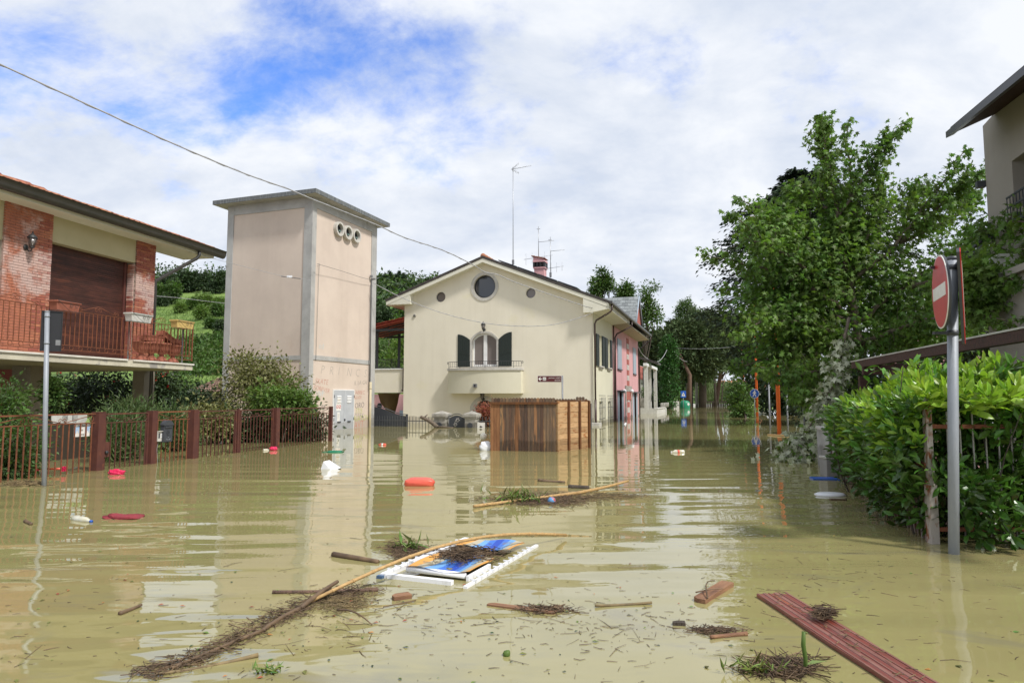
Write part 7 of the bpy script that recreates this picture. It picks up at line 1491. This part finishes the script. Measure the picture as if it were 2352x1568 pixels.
shrub('oleander', 'oleander with narrow leaves behind the dark letter box', [E(395, 985, 44, 45, 16.4), E(420, 1010, 24, 28, 16.8)], 120, 26, .26, .15, 'oleander', T_blade(), down=-.5)
shrub('garden_shrub', 'dark grey green clump behind the driveway gate', [E(440, 930, 45, 40, 21), E(480, 925, 50, 42, 22), E(440, 960, 50, 30, 21)], 170, 22, .38, .12, 'dark')
shrub('olive_shrub', 'large olive coloured shrub with sparse tips in front of the tower', [E(590, 900, 90, 52, 21.5), E(575, 858, 58, 36, 21.8), E(560, 838, 32, 22, 22), E(620, 850, 30, 26, 21.4), E(655, 880, 34, 26, 21)], 300, 22, .34, .11, 'olive', tr=.05, shell=.4, limbs=40)
shrub('garden_shrub', 'fresh green leafy shrub spilling over the fence beside the tower', [E(640, 920, 48, 30, 19.6), E(610, 910, 30, 22, 19.8), E(690, 930, 34, 22, 19.9), E(700, 915, 14, 14, 19.9)], 150, 20, .26, .13, 'light', down=.5)
shrub('garden_shrub', 'dense dark shrub filling the view behind the dark fence section', [E(680, 985, 70, 48, 20.6), E(600, 990, 60, 42, 20.2), E(530, 985, 55, 40, 19.8), E(722, 990, 18, 40, 20.6)], 380, 24, .3, .12, 'dark')
shrub('garden_shrub', 'grey green shrub behind the left driveway gate leaf', [E(490, 975, 40, 32, 19), E(455, 970, 26, 34, 19)], 110, 22, .3, .12, 'olive')
shrub('photinia', 'red leaved photinia shrub behind the iron fence beside the wooden shed', [E(1115, 950, 17, 18, 31), E(1122, 965, 14, 20, 31)], 110, 22, .26, .10, 'photinia', down=-.3)
shrub('photinia_base', 'dark green lower shrub under the red photinia leaves', [E(1115, 972, 17, 14, 31.2)], 50, 18, .26, .13, 'dark'); bpy.data.objects['photinia_base'].name = 'garden_shrub'
shrub('rose_shrub', 'small flowering shrub on the white porch wall', [E(1483, 905, 8, 12, 60)], 24, 14, .4, .2, 'mid', flowers=4)
# ================================================================== CABLES
def cable(name, label, pts, r, m, ends=None):
    """pts (px,py,d); every bend kept, twisted pair for the thick ones"""
    W = [at(a, b, d) for a, b, d in pts]; o = W[0].copy(); fine = []
    for i in range(len(W) - 1):
        for k in range(6): 
            p0, p1, p2, p3 = W[max(i - 1, 0)], W[i], W[i + 1], W[min(i + 2, len(W) - 1)]; t = k / 6
            fine.append(.5 * ((2 * p1) + (p2 - p0) * t + (2 * p0 - 5 * p1 + 4 * p2 - p3) * t * t + (3 * p1 - p0 - 3 * p2 + p3) * t ** 3) - o)
    fine.append(W[-1] - o); mb = MB(); mb.tube(fine, r, 5)
    if r > .009:
        tw_ = []; dn = []; tot = 0
        for i in range(len(fine) - 1):
            s = (fine[i + 1] - fine[i]).length; n = max(1, int(s / .12))
            for k in range(n): p = fine[i].lerp(fine[i + 1], k / n); tot += s / n; tw_.append(p + Vector((0, math.cos(tot * 9), math.sin(tot * 9))) * r * 1.2)
        mb.tube(tw_, r * .55, 3)
    return tag(mb.build(name, M_[m], None, Matrix.Translation(o)), label, 'cable')
def dl(px, x0, d0, x1, d1): u = (px - x0) / (x1 - x0); return 1 / ((1 - u) / d0 + u / d1)
up_ = [(-60, 120), (0, 148), (200, 240), (400, 331), (560, 398), (663.7, 434.9), (715.3, 456.8), (863.6, 516), (929, 545.5), (1017, 574.8), (1081.6, 605.6), (1114, 625), (1143, 631), (1199, 654), (1348, 705)]
cable('overhead_cable', 'thick twisted overhead cable crossing from top left past the tower to the cream house', [(a, b, dl(a, 0, 11, 1348, 31.2)) for a, b in up_], .016, 'cable')
cable('overhead_cable', 'sagging twisted cable from the tower corner across the cream house front', [(a, b, dl(a, 862, 30.0, 1354, 31.3)) for a, b in ((859, 650), (865, 654), (929, 686), (1020, 720), (1114, 742), (1202, 749), (1266, 746), (1320, 733), (1362, 718))], .014, 'cable')
cable('service_cable', 'thin cable from the brick house eave to the tower corner', [(a, b, dl(a, 345, 19, 722, 25.6)) for a, b in ((345, 556), (400, 568), (470, 588), (540, 607), (620, 627), (665, 637), (693, 641), (722, 645))], .007, 'cable')
cable('service_cable', 'thin cable along the right face of the tower', [(a, b, dl(a, 728, 26.2, 858, 30.3)) for a, b in ((728, 606), (780, 621), (830, 637), (858, 644))], .008, 'cabled')
cable('telephone_cable', 'thin pale cable crossing the hill between brick house and tower', [(300, 670, 34), (353, 679, 36), (420, 685, 38), (515, 696, 42), (600, 700, 45)], .012, 'cable')
cable('eave_cable', 'cable fixed under the right eave of the cream house', [(1346, 704, 31.4), (1372, 712, 33), (1395, 730, 37.5), (1412, 742, 40.5)], .012, 'cabled')
cable('hanging_cable', 'pale cable looping from the pink house end to the ivy column', [(1466, 796, 47), (1477, 815, 52), (1495, 828, 60), (1512, 830, 68), (1524, 818, 76), (1532, 803, 82)], .03, 'cable')
cable('hanging_cable', 'cable sagging from the ivy column to the concrete pole', [(1552, 815, 83), (1570, 828, 88), (1585, 831, 95), (1600, 828, 102)], .03, 'cable')
cable('hanging_cable', 'straight cable from the ivy column into the cedar', [(1552, 799, 84), (1600, 801, 70), (1655, 799, 60), (1700, 795, 52)], .018, 'cable')
bx_ = thing('cable_joint', 'small white junction box on the thin cable before the tower', 'junction box', T(*at(665, 636, dl(665, 345, 19, 722, 25.6)))); MB().box(-.09, .09, -.03, .03, -.03, .05).build('housing', M_['whitepl'], bx_); MB().tube([(-.3, 0, .02), (.4, 0, -.06)], .012, 4).build('splice', M_['cabled'], bx_)
# ================================================================== THINGS AFLOAT
def afloat(px, py, z=0.): p = wat(px, py, z); return Vector((p.x, p.y, z))
def stick(name, label, a, b, r0, r1, m, z0=.01, z1=.01, sag=.0, cat='branch', nodes=0):
    A_, B_ = afloat(*a, z0), afloat(*b, z1); mb = MB()
    o = A_.copy(); A_ = A_ - o; B_ = B_ - o; pts = limb(mb, A_, B_, r0, r1, sag, 10, 7, .012)
    if nodes:
        for k in range(1, nodes): 
            u = k / nodes; i = min(int(u * 10), 9); p = pts[i].lerp(pts[i + 1], u * 10 - i); q = (pts[i + 1] - pts[i]).normalized() * .008; mb.tube([p - q, p + q], (r0 + (r1 - r0) * u) * 1.22, 7)
    return tag(mb.build(name, M_[m], None, Matrix.Translation(o)), label, cat)
# deck chair
A_, B_, C2, D2 = afloat(883, 1325), afloat(1070, 1350), afloat(1054, 1240), afloat(1201, 1256)
U = (B_ - A_); Vv = (C2 - A_); wd, ln = U.length, Vv.length; U.normalize(); Vv.normalize(); Wz = U.cross(Vv).normalized(); dc = thing('deck_chair', 'white plastic sunbed frame with blue and orange striped cloth floating half sunk', 'sun lounger', Matrix(((U.x, Vv.x, 0, A_.x), (U.y, Vv.y, 0, A_.y), (0, 0, 1, 0), (0, 0, 0, 1))))
for x, nm in ((0.0, 0), (wd, 1)):
    b = MB(); q0 = len(b.v)
    if nm == 0: b.box(-.022, .022, -.02, ln, -.02, .03).box(.045, .065, .3, ln - .1, -.02, .05).box(.02, .05, .3, .33, .0, .05).box(.02, .05, ln - .2, ln - .17, .0, .05)
    else: b.box(-.014, .014, -.05, ln + .02, -.02, .016).box(-.075, -.055, .12, .5, -.02, .035)
    for k in range(12): y = .08 + k * (ln - .15) / 12; b.box(-.028, .028, y, y + .006, .03 if nm == 0 else .02, .042 if nm == 0 else .03)
    b.build('side_rail', M_['chair_w'], dc, T(x, 0, 0))
MB().box(.03, wd - .12, -.02, .022, -.02, .028).build('cross_rail', M_['chair_w'], dc); MB().tube([(.10, .14, .035), (wd - .09, .14, .03)], .022, 8).build('cloth_bar', M_['chair_w'], dc)
MB().box(-.035, .01, -.05, -.02, -.03, .02).build('end_cap', mat('blue_grey_cap', (.06, .11, .2), rough=.5), dc)
def stripe_mat():
    m = bpy.data.materials.new('striped_cloth'); m.use_nodes = True; N = m.node_tree.nodes; L = m.node_tree.links; p = N['Principled BSDF']; p.inputs['Roughness'].default_value = .6
    tc = N.new('ShaderNodeTexCoord'); s = N.new('ShaderNodeSeparateXYZ'); L.new(tc.outputs['Object'], s.inputs[0]); r = N.new('ShaderNodeMapRange'); L.new(s.outputs[0], r.inputs[0]); r.inputs[1].default_value = .07; r.inputs[2].default_value = wd - .06; c = N.new('ShaderNodeValToRGB'); L.new(r.outputs[0], c.inputs[0]); c.color_ramp.interpolation = 'CONSTANT'; e = c.color_ramp.elements
    cols = [(0, (.62, .30, .06)), (.14, (.42, .38, .27)), (.24, (.14, .33, .62)), (.34, (.05, .16, .55)), (.46, (.02, .07, .42)), (.60, (.05, .16, .55)), (.70, (.14, .33, .62)), (.80, (.42, .38, .27)), (.90, (.62, .30, .06))]
    e[0].position = 0; e[0].color = cols[0][1] + (1,); e[1].position = cols[1][0]; e[1].color = cols[1][1] + (1,)
    for q, col in cols[2:]: x = e.new(q); x.color = col + (1,)
    n = N.new('ShaderNodeTexNoise'); n.inputs['Scale'].default_value = 9; n.inputs['Detail'].default_value = 8; L.new(tc.outputs['Object'], n.inputs['Vector']); q = N.new('ShaderNodeMapRange'); L.new(n.outputs[0], q.inputs[0]); q.inputs[1].default_value = .58; q.inputs[2].default_value = .70; x = N.new('ShaderNodeMix'); x.data_type = 'RGBA'; L.new(q.outputs[0], x.inputs[0]); L.new(c.outputs[0], x.inputs[6]); x.inputs[7].default_value = (.20, .16, .09, 1); L.new(x.outputs[2], p.inputs['Base Color']); return m
sm_ = stripe_mat(); n = 14
for y0, y1, sg in ((.12, .66, .03), (.88, ln - .04, .02)):
    mb = MB(); mb.smooth = True
    for i in range(n + 1):
        for j in range(9): u, v = i / n, j / 8; mb.v.append((.08 + (wd - .16) * u, y0 + (y1 - y0) * v, .040 + .012 * math.sin(u * 7 + v * 3) - sg * math.sin(math.pi * v) * math.sin(math.pi * u) + (.015 if v == 0 else 0)))
    for i in range(n):
        for j in range(8): k = i * 9 + j; mb.f.append((k, k + 1, k + 10, k + 9)); mb.m.append(0); mb.sm.append(True)
    mb.build('cloth', sm_, dc)
# debris heaps: many short twigs and straws
def heap(name, label, px, py, rx, ry, n, z=.02, m='twig', ln=(.04, .16), r=.004, lift=.03, cat='debris', path=None, parent=None):
    mb = MB(); o = afloat(px, py)
    for k in range(n):
        if path: 
            i = rng.integers(0, len(path) - 1); u = rng.random(); a = path[i]; b = path[i + 1]; x = a[0] + (b[0] - a[0]) * u + rng.normal() * rx; y = a[1] + (b[1] - a[1]) * u + rng.normal() * ry
        else: x, y = px + rng.normal() * rx * .5, py + rng.normal() * ry * .5
        p = afloat(x, y) - o; a = rng.random() * 6.28; l = rng.uniform(*ln); d = Vector((math.cos(a), math.sin(a), rng.normal() * .15)) * l * .5; p.z = z + abs(rng.normal()) * lift * .5; q = rng.uniform(.5, 1.2) * r
        mb.tube([p - d, p + Vector((rng.normal(), rng.normal(), 0)) * l * .07, p + d], [q, q * .9, q * .5], 3, False)
    return tag(mb.build(name, M_[m], None, Matrix.Translation(o)), label, cat, None, 'stuff')
heap('twig_debris', 'wet twig litter heaped across the middle of the floating sunbed', 1075, 1285, 62, 14, 900, .035, ln=(.03, .13), r=.0035, lift=.03)
heap('twig_debris', 'dark twig litter along the left rail of the sunbed', 935, 1270, 50, 24, 500, .008, ln=(.03, .14), r=.003, lift=.015)
bpth = [(330, 1550), (430, 1520), (520, 1480), (590, 1440), (650, 1412), (715, 1380), (800, 1362), (860, 1350)]
heap('twig_debris', 'long drift line of twigs and straw in the left foreground', 600, 1440, 20, 6, 560, .004, path=bpth, ln=(.03, .15), r=.003, lift=.012); 
heap('straw_mat', 'straw scattered along the drift line at lower left', 600, 1440, 30, 10, 500, .003, 'straw', (.01, .07), .0018, .006, path=bpth)
heap('twig_debris', 'straw and leaf litter below the bamboo cane', 780, 1385, 70, 22, 500, .004, 'straw', (.02, .11), .0022, .008)
heap('twig_debris', 'brown reed and twig mat floating left of the pole reflections', 1250, 1148, 110, 14, 1500, .006, ln=(.04, .18), r=.0032, lift=.014)
heap('straw_mat', 'thin straw mat right of the drifting reed pile', 1400, 1140, 90, 8, 420, .004, 'straw', (.04, .18), .003, .008)
heap('twig_debris', 'tangle of sticks and grass at the bottom right corner', 1800, 1535, 75, 22, 420, .004, ln=(.04, .2), r=.0032, lift=.012)
heap('twig_debris', 'nest of broken canes piled on the red board', 1893, 1432, 18, 10, 260, .05, ln=(.03, .12), r=.003, lift=.03)
heap('twig_debris', 'small dark debris islands in the middle foreground', 1250, 1400, 55, 8, 300, .004, ln=(.02, .11), r=.003, lift=.012)
heap('twig_debris', 'twigs lying along the foot of the left fence', 60, 1112, 55, 5, 200, .01, 'straw', (.05, .3), .005, .02)
heap('twig_debris', 'dark litter around the stick near the bottom centre right', 1640, 1448, 60, 8, 220, .004, ln=(.02, .09), r=.0025, lift=.008)
# scattered specks, twigs and leaves over the whole water
mb = MB()
for k in range(1150):
    u = rng.random(); y = 1100 + 468 * u ** .8; x = rng.uniform(0, 2352); 
    if rng.random() < .45: x, y = [(900, 1400), (1250, 1420), (1500, 1440), (700, 1440), (1850, 1330)][rng.integers(0, 5)]; x, y = rng.normal(x, 130), rng.normal(y, 30)
    if y > 1600 or y < 1060: continue
    p = afloat(x, y, .003); l = .004 + .03 * rng.random() ** 2 * (1 if rng.random() < .9 else 3.5); a = rng.normal() * .8 + (1.57 if rng.random() < .2 else 0); d = Vector((math.cos(a), math.sin(a), 0)) * l; q = rng.uniform(.0008, .002); mb.tube([p - d, p + Vector((0, l * rng.normal() * .2, 0)), p + d], [q, q, q * .5], 3, False)
tag(mb.build('floating_specks', M_['twig']), 'countless small twigs and specks floating on the muddy water', 'debris', None, 'stuff')
def flat_leaves(name, label, n, m, smin, smax, near=None, tm=None):
    P = []
    while len(P) < n:
        x, y = (rng.uniform(0, 2352), 1120 + 448 * rng.random() ** .7) if near is None or rng.random() < .5 else (rng.normal(near[0], near[2]), rng.normal(near[1], near[3]))
        if 1090 < y < 1600: p = afloat(x, y, .005); P.append(tuple(p))
    P = np.array(P); D = rng.normal(size=(n, 3)); D[:, 2] *= .04; return tag(inst(name, leaf_mesh(name, P, D, rng.uniform(smin, smax, n), tm or T_leaf(), M_[m], 6)), label, 'leaves', None, 'stuff')
flat_leaves('floating_leaves', 'green leaves lying on the water', 80, 'floatleaf', .012, .045, (1000, 1450, 350, 60)); flat_leaves('dead_leaves', 'brown and orange leaves lying on the water', 40, 'autumn', .014, .04, (800, 1400, 300, 70)); flat_leaves('submerged_leaves', 'dark leaves lying on the water', 50, 'dark', .012, .03, (900, 1450, 400, 60))
# cane, branches
stick('bamboo_cane', 'long pale bamboo cane lying across the sunbed', (714, 1380), (1300, 1228), .011, .013, 'reed', .02, .03, .03, 'cane', 16)
stick('driftwood', 'thin straight stick crossing under the bamboo cane', (626, 1359), (869, 1353.5), .012, .012, 'barkr')
stick('driftwood', 'dark waterlogged log left of the sunbed', (765, 1273), (869, 1290), .024, .018, 'twig', .012, .008)
stick('driftwood', 'crooked dark branch crossing the bamboo end', (775, 1335), (690, 1396), .012, .016, 'twig', .06, .01, .04)
stick('driftwood', 'dark branch leading the drift line', (690, 1396), (603, 1447), .014, .012, 'twig'); stick('driftwood', 'long thin branch in the drift line at lower left', (603, 1447), (395, 1533), .011, .007, 'twig')
stick('driftwood', 'pale peeled stick at the bottom left', (593, 1503), (359, 1547), .011, .006, 'straw'); stick('driftwood', 'short bent twig standing from the water below the bamboo', (775, 1400), (855, 1434), .007, .003, 'twig', .03, .005, .1)
stick('driftwood', 'long reed stem rising right from the reed pile', (1325, 1132), (1443, 1104), .022, .016, 'reed', .02, .06, 0, 'cane', 8); stick('driftwood', 'reed stem on the left of the reed pile', (1088, 1162), (1325, 1132), .018, .022, 'reed', .02, .02, 0, 'cane', 12)
stick('driftwood', 'thin straight stick right of the reddish plank', (1367, 1390), (1497, 1383), .008, .008, 'straw'); stick('driftwood', 'peeled orange stick near the red board', (1632, 1462), (1716, 1454), .010, .012, 'plank'); stick('driftwood', 'stick lying diagonally below the small wood block', (880, 1393), (955, 1378), .004, .004, 'twig')
stick('driftwood', 'dark forked twig drifting at left centre', (275, 1408), (325, 1388), .014, .008, 'twig'); stick('driftwood', 'short dark stick at the far left of the water', (58, 1196), (72, 1203), .02, .015, 'twig'); stick('driftwood', 'thin plank floating beside the nearest orange post', (1763, 998.5), (1811, 1001), .03, .03, 'reed')
stick('driftwood', 'dark flat branch above the reed pile', (1237, 1103), (1297, 1107), .03, .02, 'twig'); stick('driftwood', 'dark log end right above the reed pile', (1306, 1118), (1353, 1120), .035, .03, 'bark')
# boards
def board(name, label, pa, pb, w, th, m, cat='board', z=.012, beads=0, tilt=0):
    A_, B_ = afloat(*pa), afloat(*pb); M = aim(A_, B_); ln = (B_ - A_).length; t = thing(name, label, cat, M @ T(0, 0, z) @ RX(R(tilt)))
    MB().prism([(0, -w / 2), (ln * .985, -w / 2), (ln, -w * .1), (ln * .99, w / 2), (.03, w / 2), (.0, w * .1)], lambda a, b: (a, b, th), lambda a, b: (a, b, -th)).build('plank', M_[m], t)
    return t, ln
t, ln = board('wood_plank', 'split orange brown plank floating near the red board', (1605, 1384), (1672, 1343), .085, .014, 'plank'); mb = MB(); limb(mb, (.02, -.05, .02), (ln * .8, .05, .03), .005, .003, 0, 5, 4); limb(mb, (.1, .06, .02), (.25, -.06, .03), .005, .003, 0, 5, 4); mb.build('caught_twig', M_['twig'], t)
board('wood_plank', 'reddish plank half under water in the centre foreground', (1122, 1388), (1277, 1408), .05, .008, 'plank', z=.002)
t, ln = board('wood_block', 'small pale orange wood block below the sunbed', (901, 1376), (942, 1370), .075, .012, 'plank', 'wood block')
board('wood_plank', 'short dark plank end left of the orange leaf', (1545, 1433), (1574, 1434), .045, .010, 'bark', z=.006)
A_, B_ = Vector((1.645, 4.44, 0)), Vector((1.80, 2.35, 0)); rb = thing('red_board', 'long varnished red beaded board floating at the lower right', 'board', aim(A_, B_) @ T(0, 0, .018) @ RX(R(2)))
Lb = (B_ - A_).length; MB().prism([(0, -.10)] + [(Lb * k / 12, -.10 + .006 * math.sin(k * 7.3)) for k in range(1, 13)] + [(Lb * k / 12, .10 + .005 * math.sin(k * 5.1)) for k in range(12, 0, -1)] + [(.05, .10), (.01, .03)], lambda a, b: (a, b, .006), lambda a, b: (a, b, -.012)).build('plank', M_['redboard'], rb)
for y, w_ in ((-.090, .006), (-.048, .012), (-.020, .004), (.022, .013), (.046, .004), (.088, .007)): MB().prism([(0, -w_), (Lb, -w_), (Lb, w_), (0, w_)], lambda a, b: (a, y + b * .8, .0095), lambda a, b: (a, y + b, .006)).build('bead', M_['redbead'], rb)
mb = MB()
for k in range(70): x, y = rng.uniform(.05, Lb), rng.uniform(-.08, .08); a = rng.random() * 6.28; mb.tube([(x, y, .017), (x + .05 * math.cos(a), y + .05 * math.sin(a), .019)], .0022, 3)
mb.build('caught_straw', M_['straw'], rb)
A_ = afloat(1849, 1537); t = thing('green_stalk', 'pale green plant stalk standing out of the water beside the red board', 'plant stalk', Matrix.Translation(A_)); zt = .17; MB().tube([(0, 0, -.05), (.004, 0, .05), (-.004, 0, .11), (.0, 0, zt)], [.009, .010, .011, .009], 8).build('stem', M_['light'], t); inst('leaf', leaf_mesh('leaf', [(0, 0, .02), (0, 0, .01)], [(.8, .3, .1), (-.7, .2, .0)], [.14, .12], T_blade(), M_['floatleaf']), t)
# canister, bags, bottles, ball
def blob(name, label, cat, px0, px1, pyb, hpx, m, seed=0, dep=.6, zoff=-.02, rough=.12, pw=.75):
    a, b = afloat(px0, pyb), afloat(px1, pyb); c = (a + b) / 2; w = (b - a).length / 2; h = hpx * c.y / F; mb = MB(); mb.smooth = True; n, mm = 20, 12; vs = []
    for i in range(mm + 1):
        th = math.pi * i / mm
        for j in range(n):
            ph = 2 * math.pi * j / n; x, y, z = math.sin(th) * math.cos(ph), math.sin(th) * math.sin(ph), math.cos(th); k = 1 + rough * (math.sin(3 * x + seed) * math.cos(4 * y + seed * 2) + .6 * math.sin(7 * z + 5 * x + seed))
            vs.append((math.copysign(abs(x) ** pw, x) * w * k, math.copysign(abs(y) ** pw, y) * w * dep * k, (z * .55 + .45) * h * k + zoff))
    mb.add(vs, [(i * n + j, i * n + (j + 1) % n, (i + 1) * n + (j + 1) % n, (i + 1) * n + j) for i in range(mm) for j in range(n)])
    return tag(mb.build(name, M_[m], None, Matrix.Translation(Vector((c.x, c.y + w * dep * .8, 0)))), label, cat)
blob('red_canister', 'orange red plastic canister floating in front of the cream house reflection', 'canister', 928, 996, 1116, 20, 'redsack', 2, .6, -.02, .04, .38)
blob('plastic_bag', 'crumpled red pink plastic bag floating in front of the garden gate', 'bag', 245, 279, 1090, 12, 'pinkplastic', 1, .6, -.01, .22); blob('plastic_bag', 'red pink plastic bag floating at the driveway gate post', 'bag', 619, 636, 1034, 9, 'pinkplastic', 4, .6, -.01, .2)
blob('sunken_cloth', 'maroon cloth floating just under the surface at left', 'cloth', 228, 312, 1192, 13, 'maroon', 3, .55, -.03, .25); blob('white_sack', 'pale grey plastic sack under the football beside the wooden shed', 'sack', 1100, 1131, 1034, 24, 'whitepl', 5, .7, -.05, .10)
def bottle(label, pa, pb, r, m, cap, z=.01):
    A_, B_ = afloat(*pa, z), afloat(*pb, z); ln = (B_ - A_).length; M = aim(A_, B_) @ RY(R(90)); t = thing('plastic_bottle', label, 'bottle', M); MB().lathe([(.0, 0), (r * .8, .0), (r, r * .3), (r, ln * .35), (r * .93, ln * .4), (r, ln * .45), (r, ln * .7), (r * .35, ln * .9), (r * .35, ln * .93)], n=14).build('body', M_[m], t); MB().lathe([(r * .4, ln * .92), (r * .4, ln), (.0, ln)], n=10).build('cap', M_[cap], t); return t
M_['clearpl'] = mat('cloudy_clear_plastic', (.62, .62, .55), rough=.15, spec=.6, col2=(.5, .46, .30), vscale=9)
bottle('clear plastic bottle with blue cap at the left', (169, 1190), (211, 1197), .035, 'clearpl', 'blue'); t = bottle('small red and white bottle with black cap between tower and house', (886, 1021), (868.5, 1020.5), .035, 'redsack', 'black'); MB().lathe([(.036, .07), (.036, .13)], n=14).build('label_band', M_['signwhite'], t)
t = bottle('clear water bottle drifting on the road in front of the porch house', (1572, 1038), (1541, 1038), .055, 'clearpl', 'white'); MB().lathe([(.056, .12), (.056, .17)], n=14).build('label_band', M_['redsack'], t); bottle('small grey bottle beside the red bag at the gate post', (605, 1034), (617, 1033), .035, 'clearpl', 'white')
bottle('small pale bottle floating before the pink house', (1437, 972), (1434, 977), .05, 'whitepl', 'black')
d = 17.2; c = at(1110.5, 1002, d); r = 8.2 * d / F; t = thing('football', 'cream football with black marks resting on the pale sack', 'ball', T(*c)); mb = MB(); mb.lathe([(r * math.sin(math.pi * i / 14), -r * math.cos(math.pi * i / 14)) for i in range(15)], n=24); mb.build('ball', mat('cream_leather', (.82, .78, .66), rough=.45), t)
for k, (a, b) in enumerate(((-.75, -.3), (.4, -.05), (-.2, 1.1), (.3, -1.2))):
    dv = Vector((a, -1, b)).normalized(); M = dv.to_track_quat('Z', 'Y').to_matrix().to_4x4(); MB().prism([(0, .5 * r), (.2 * r, .12 * r), (.5 * r, -.25 * r), (.05 * r, -.2 * r), (-.5 * r, -.25 * r), (-.2 * r, .12 * r)], lambda a, b: (a, b, r * 1.004 - (a * a + b * b) / (2 * r)), lambda a, b: (a, b, r * .97 - (a * a + b * b) / (2 * r))).build('patch', M_['black'], t, M)
# white foam wedge
a, b = afloat(736, 1077), afloat(782, 1077); w = (b - a).length; h = 19 * a.y / F; t = thing('foam_block', 'white foam wedge floating in front of the tower door reflection', 'foam block', Matrix.Translation(a)); MB().add([(0, 0, -.02), (.05, .0, h * .9), (w * .35, .12, h), (w, .0, .02), (w * .9, .22, .0), (.02, .25, -.02), (.1, .2, h * .95), (w * .6, -.03, -.03)], [(0, 7, 3, 2, 1), (1, 2, 6), (2, 3, 4, 6), (0, 1, 6, 5), (4, 5, 6), (0, 5, 4, 3, 7)]).build('block', M_['whitepl'], t)
mb = MB(); o = afloat(770, 1038)
for k in range(3): mb.tube([Vector(((.20 - .02 * k) * math.cos(a), (.15 - .03 * k) * math.sin(a), .008 + .008 * k)) for a in np.linspace(0, 5.9, 26)], .008, 5)
mb.tube([(-.18, 0, .01), (-.26, -.03, .01), (-.30, -.02, .0)], .008, 5); tag(mb.build('garden_hose', M_['greenbin'], None, Matrix.Translation(o)), 'coil of dark green hose floating before the tower', 'hose')
o = afloat(1893, 1100); tag(MB().box(-.19, .2, -.10, .10, -.01, .02).build('blue_panel', M_['blue'], None, Matrix.Translation(o) @ RZ(R(-8)) @ RX(R(4))), 'flat blue panel floating beside the concrete block', 'panel'); o = afloat(1907, 1136.5); mb = MB(); mb.lathe([(.0, .03), (.16, .028), (.20, .01), (.19, -.01)], n=24); tag(mb.build('plastic_disc', M_['whitepl'], None, Matrix.Translation(o) @ Matrix.Diagonal((1, .8, 1, 1))), 'white round lid floating beside the laurel hedge', 'lid')
stick('driftwood', 'dark stick floating under the white lid', (1905, 1146), (1945, 1147), .014, .01, 'twig')
o = afloat(1163.5, 1501, .008); mb = MB(); mb.lathe([(.0, -.018), (.016, -.010), (.019, .002), (.012, .014), (.003, .022)], n=12); tag(mb.build('green_fig', M_['light'], None, Matrix.Translation(o) @ RY(R(40))), 'small green fig floating at the bottom centre', 'fruit')
o = afloat(1267, 1150, .02); mb = MB(); mb.lathe([(.05 * math.sin(math.pi * i / 10), -.05 * math.cos(math.pi * i / 10)) for i in range(11)], n=14); tag(mb.build('toy_ball', mat('red_blue_ball', (.55, .10, .05), col2=(.12, .28, .5), vscale=14, lo=.48, hi=.52, rough=.4), None, Matrix.Translation(o)), 'small red and blue toy ball in the reed pile', 'ball')
# green weeds in the reed pile and by the sunbed
def weed(label, px, py, n, s, h=.2):
    o = afloat(px, py); P = rng.normal(size=(n, 3)) * np.array([h * 1.2, h * .5, 0]); P[:, 2] = rng.random(n) * h * .6; D = rng.normal(size=(n, 3)); D[:, 2] += .5; t = thing('water_weed', label, 'plant', Matrix.Translation(o)); inst('leaves', leaf_mesh('leaves', P, D, rng.uniform(.6, 1.2, n) * s, T_blade(), M_['floatleaf']), t)
    mb = MB()
    for k in range(7): a = Vector((rng.normal() * h, rng.normal() * h * .4, 0)); limb(mb, a, a + Vector((rng.normal() * h, rng.normal() * h * .3, h * .8)), .006, .003, .2, 5, 4)
    tag(mb.build('stems', M_['floatleaf'], t), kind='stuff')
weed('drooping green weed caught in the drifting reed pile', 1182, 1153, 120, .14, .16); weed('long green leaves sprouting beside the sunbed', 935, 1262, 26, .16, .07); weed('green leaves and grass at the bottom right corner', 1730, 1545, 60, .07, .05); weed('small grass tuft in the left foreground', 620, 1545, 30, .05, .03)
